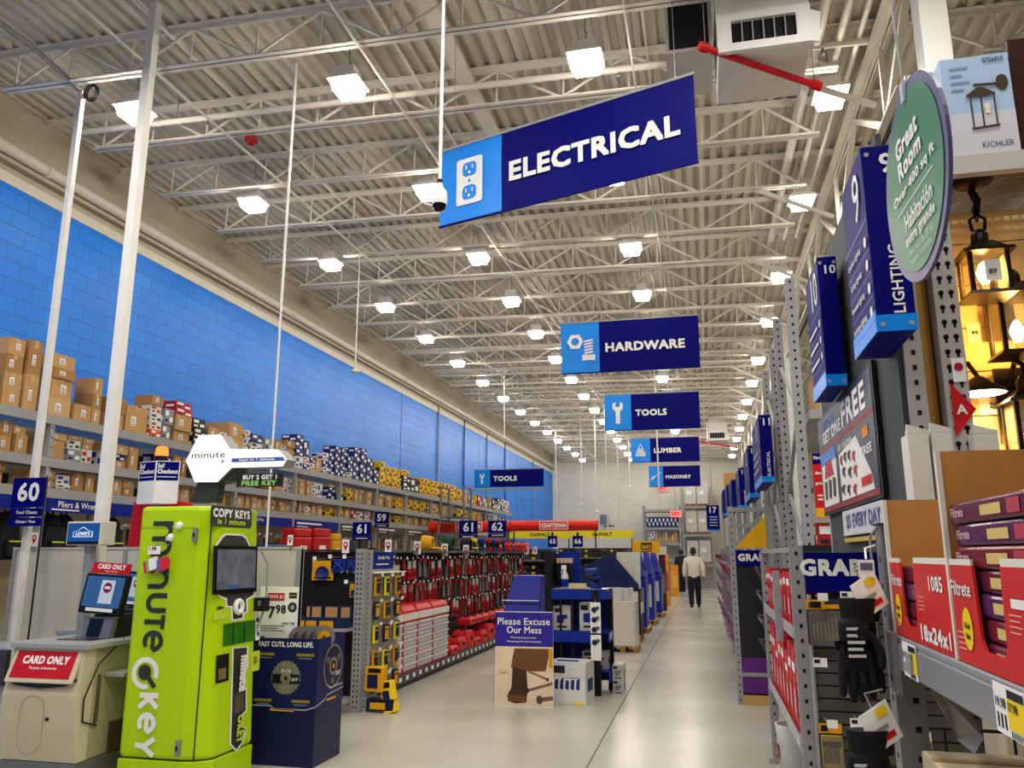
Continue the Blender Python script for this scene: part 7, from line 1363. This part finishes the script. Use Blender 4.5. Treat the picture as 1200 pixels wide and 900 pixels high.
FR = M((206, 44, 40), .4, var=.06); WHB = M((222, 216, 204), .6); KRI = M((190, 136, 70), .75, var=.07, scale=20)
def tray(label, y0, y1, notch, texts, zw, n, zs):
    """open shelf tray: red front on -X, kraft inside walls; y1 is the far end"""
    t = thing('filter_tray', label, 'display tray', (FXX+.01, y1, 1.354), group='red filter trays'); W_ = y1-y0; F = ((0, 0, 0), (0, -1, 0), ZA); h = .195
    pts = [(0, 0), (W_, 0), (W_, h*.93), (notch[1], h), (notch[1]-.012, .055), (notch[1]-.03, .035), (notch[0]+.03, .035), (notch[0]+.012, .055), (notch[0], h), (0, h)]
    left = [(0, 0), (notch[0]+.03, 0), (notch[0]+.03, .035), (notch[0]+.012, .055), (notch[0], h), (0, h)]; right = [(notch[1]-.03, 0), (W_, 0), (W_, h), (notch[1], h), (notch[1]-.012, .055), (notch[1]-.03, .035)]; mid = [(notch[0]+.03, 0), (notch[1]-.03, 0), (notch[1]-.03, .035), (notch[0]+.03, .035)]
    b = MB()
    for P in (left, right, mid): b.poly(P, *F, FR, 0, .006)
    b.build('front_panel', t); b = MB(); b.box(-.0, .005, -notch[0]+.004, -.002, h, h+.012, WHB); b.build('torn_edge', t); b = MB(); b.box(0, .005, -W_+.002, -notch[1]-.004, h, h+.014, WHB); b.build('torn_edge', t)
    b = MB(); b.box(.006, .23, -.006, .0, 0, zw, KRI); b.box(.225, .231, -W_, -.006, 0, zw, KRI); b.box(.006, .225, -W_, -W_+.006, 0, zw*.6, KRI); b.box(.006, .225, -W_+.006, -.006, 0, .004, KRI); b.build('inner_walls', t); b = MB(); b.box(-.004, .006, -.012, .002, h*.0, zw, WHB); b.build('white_edge', t)
    b = MB()
    for (s, x0_, y0_, x1_, y1_, mt, bo) in texts: b.text(s, *F, mt, x0_*W_, y0_*h, x1_*W_, y1_*h, bo, .0015, True)
    b.build('print', t); b = MB(); b.poly(circ(notch[0]*.62, h*.36, .032 if notch[0] > .1 else .028, 18, .042), *F, YELLOW, .002); b.text('3-Pack', *F, INK, notch[0]*.62-.02, h*.36, notch[0]*.62+.02, h*.36+.012, .03, .003, True); b.text('Value', *F, INK, notch[0]*.62-.014, h*.36-.02, notch[0]*.62+.014, h*.36-.008, .03, .003, True)
    for q in range(4): b.quad(*F, M((240, 170, 160), .5), W_*.05, h*(.30-.055*q), W_*.05+.05, h*(.315-.055*q), .0012); b.quad(*F, M((240, 170, 160), .5), notch[1]+.02, h*(.58-.05*q), notch[1]+.02+.06-.01*(q % 2), h*(.592-.05*q), .0012)
    b.build('badge', t)
    PU = [M((98, 34, 58), .18, var=.35, scale=14), M((120, 36, 50), .18, var=.35, scale=14), M((86, 40, 84), .18, var=.35, scale=14)]
    for i in range(n):
        th = .044; z = 1.36+i*.0455; f = thing('air_filter', 'shrink-wrapped purple air filter pack in the %s, %s from the bottom' % (zs, ORD[i]), 'air filter', (FXX+.022+.004*(i % 2), y1-.01-.006*(i % 3), z), group='air filter packs in the trays'); wd = W_-.03
        MB().box(0, .2, -wd, 0, 0, th, PU[i % 3]).build('pack', f, .006); b = MB(); G = ((-.0005, 0, 0), (0, -1, 0), ZA); b.text('Filtrete', *G, M((226, 180, 186), .5), wd*.04, th*.3, wd*.2, th*.75, .02, .002); b.quad(*G, M((214, 186, 110), .5), wd*.4, th*.25, wd*.62, th*.7, .001); b.quad(*G, M((180, 60, 80), .5), wd*.68, th*.2, wd*.8, th*.8, .001); b.build('print', f)
    return t
yA, yB = atX(1043, 720, FXX).y, atX(1113, 750, FXX).y
tray('red filter tray with torn front beside the rack post, marked eighteen by twenty-four', yB, yA, (.125, .275), [('Filtrete', .03, .68, .24, .84, WHITE, .02), ('1085', .72, .68, .92, .86, WHITE, .03), ('18x24x1', .52, .06, .96, .26, WHITE, .05)], .37, 4, 'left tray')
tray('red filter tray nearest the camera at the right edge', yB-.55, yB-.008, (.16, .32), [('Filtrete', .02, .68, .26, .84, WHITE, .02), ('~', .66, .6, .85, .78, WHITE, .03)], .44, 7, 'right tray')
# plastic sheet, cream cartons and rail below
t = thing('plastic_sheet', 'folded clear plastic sheet hanging below the grey shelf beam', 'plastic sheet', (0, 0, 0)); Ysh = 2.3; PS = M((170, 160, 154), .25, alpha=.75, var=.15)
c_ = [atY(x, y, Ysh) for x, y in ((1076, 786), (1128, 812), (1146, 862), (1140, 882), (1128, 872), (1100, 828))]
b = MB(); n = len(c_); b.add([(v.x, Ysh+.05*math.sin(i*2.), v.z) for i, v in enumerate(c_)]+[(v.x+.004, Ysh+.006+.05*math.sin(i*2.), v.z) for i, v in enumerate(c_)], [tuple(range(n)), tuple(range(2*n-1, n-1, -1))]+[(i, i+n, (i+1) % n+n, (i+1) % n) for i in range(n)], PS); b.build('sheet', t); MB().box(c_[0].x-.02, c_[1].x, Ysh-.01, Ysh+.03, c_[0].z-.01, c_[0].z+.04, GREY).build('clip_rail', t)
CB = M((226, 206, 172), .6)
for i in range(5):
    t2 = thing('cream_carton', 'flat cream carton on the lower filter shelf, %s from the rack post' % ORD[i], 'carton', (.54+.02*(i % 2), 2.50-.25*i, .902), group='cream cartons on the lower shelf'); MB().box(0, .44, -.235, 0, 0, .155+.008*(i % 2), CB).build('carton', t2, .004); MB().box(0, .44, -.13, -.1, .156+.008*(i % 2), .158+.008*(i % 2), TAPE).build('tape', t2)
t = thing('wire_rail', 'thin black wire rail behind the filter rack post', 'rail', (.66, 3.9, 0)); b = MB(); b.tube([(.0, 0, .86), (1.1, 0, .85)], .008, BLACK, 6); b.build('top_wire', t)
for i in range(5): MB().tube([(.02+.26*i, 0, .855), (.02+.26*i, 0, .0)], .006, BLACK, 6).build('upright_wire', t)
t = thing('cream_cabinet', 'pale cream cabinet seen below the shelf beam behind the plastic sheet', 'cabinet', (1.5, 4.0, 0)); MB().box(-.22, .2, .3, .6, 0, 1.25, M((226, 208, 176), .5)).build('body', t, .006); MB().box(-.21, -.02, .29, .3, .05, 1.2, CREAM).build('door', t); MB().box(.0, .19, .29, .3, .05, 1.2, CREAM).build('door', t)

# ------------------------------------------------------------------ work gloves on the rack post
GLV = M((20, 20, 22), .7, bump=.5, scale=60); GLVR = M((150, 24, 30), .6)
def glove(t, o, s, mirror=1):
    vs = [((0, 0, 0), (.045, .022)), ((0, 0, -.06), (.044, .022)), ((0, 0, -.13), (.05, .022))]; es = [(0, 1), (1, 2)]
    for q, (x, L) in enumerate(((-.038, .075), (-.013, .09), (.013, .085), (.037, .065))): n = len(vs); vs += [((x, 0, -.155), .014), ((x*1.1, -.006, -.155-L*.55), .0125), ((x*1.12, -.002, -.155-L), .010)]; es += [(2, n), (n, n+1), (n+1, n+2)]
    n = len(vs); vs += [((mirror*.048, -.01, -.07), .016), ((mirror*.066, -.018, -.12), .014), ((mirror*.06, -.02, -.155), .011)]; es += [(1, n), (n, n+1), (n+1, n+2)]
    me = bpy.data.meshes.new('glove'); me.from_pydata([(Vector(v[0])*s+Vector(o))[:] for v in vs], es, []); ob = bpy.data.objects.new('glove', me); COL.objects.link(ob); ob.parent = t; me.materials.append(GLV)
    ob.modifiers.new('skin', 'SKIN').use_smooth_shade = True
    for i, v in enumerate(vs): r = v[1] if isinstance(v[1], tuple) else (v[1], v[1]); me.skin_vertices[0].data[i].radius = (r[0]*s, r[1]*s)
    me.skin_vertices[0].data[0].use_root = True; su = ob.modifiers.new('sub', 'SUBSURF'); su.levels = 2; su.render_levels = 2
    return ob
def glovepack(label, px_, Y_, s, tilt):
    p = atY(*px_, Y_); t = thing('work_gloves', label, 'gloves', p, tilt, 'black work gloves on the rack post')
    glove(t, (-.015, 0, 0), s); glove(t, (.022, .035, -.005), s, -1)
    b = MB(); b.box(-.05*s, .04*s, -.026*s, -.024*s, -.17*s, -.02*s, BLACK) if 0 else None
    for q in range(5): b.quad((-.015, -.024*s, 0), XA, ZA, M((200, 200, 204), .5), -.028*s, -.05*s-.018*q*s, (.02-.006*(q % 2))*s, -.042*s-.018*q*s, .004)
    b.build('back_print', t); b = MB(); prism2(b, -.03*s, circ(.0, .0, .046*s, 18, .026*s), .035*s, circ(.003, .0, .052*s, 18, .032*s), GLV); prism2(b, -.03*s, circ(.03*s, .034, .044*s, 18, .026*s), .03*s, circ(.033*s, .034, .05*s, 18, .03*s), GLV); b.build('cuff', t)
    b = MB(); b.obox((.035*s, -.01, .045*s), Vector((.038, .01, .022))*s, Vector((0, .0012, 0)), Vector((-.018, 0, .045))*s, PAPER); q0 = Vector((.035*s, -.0125, .045*s)); U_, V_ = Vector((.87, .2, .45)), Vector((-.37, 0, .93)); b.quad(q0, U_, V_, RED, -.03*s, -.035*s, .03*s, -.02*s, .001); b.quad(q0, U_, V_, YELLOW, .002*s, .02*s, .034*s, .042*s, .001); b.quad(q0, U_, V_, M((150, 150, 150), .5), -.03*s, -.01*s, .02*s, .0, .001); b.build('header_card', t)
    MB().tube([(.02*s, 0, .085*s), (.01, .02, .12*s), (.06, .03, .13*s)], .003, GALV, 5).build('hook', t); MB().obox((-.03*s, .06, -.08*s), (.02*s, 0, 0), (0, .003, 0), (0, 0, .05*s), GLVR) if 0 else None
    return t
glovepack('upper pair of black work gloves hanging fingers down on the rack post', (1004, 716), 2.5, 1.0, .2); glovepack('lower pair of black work gloves with yellow tag at the picture bottom', (1016, 872), 2.42, 1.02, .1)
t = thing('clip_strip', 'wire clip strip hanging down beside the rack post', 'clip strip', (.475, 2.58, 0)); b = MB(); b.tube([(0, 0, 1.2), (.0, 0, 1.62), (.02, -.01, 1.65)], .004, GALV, 6); b.build('wire', t)
for i in range(4): MB().tube([(0, 0, 1.24+.09*i), (-.02, -.03, 1.235+.09*i), (-.02, -.035, 1.25+.09*i)], .004, GALV, 6).build('clip', t)
p = atY(1016, 668, 2.5); b = MB(); b.box(-.022, .02, -.002, 0, -.02, .028, PAPER); b.quad((0, -.002, 0), XA, ZA, M((90, 96, 120), .5), -.018, .0, .015, .02); b.tube([(0, 0, .03), (.005, .03, .06), (.04, .07, .07)], .003, PAPER, 5); tag(b.build('price_card', None, 0, p), 'small price card on a curved white hook above the upper gloves', 'price card')
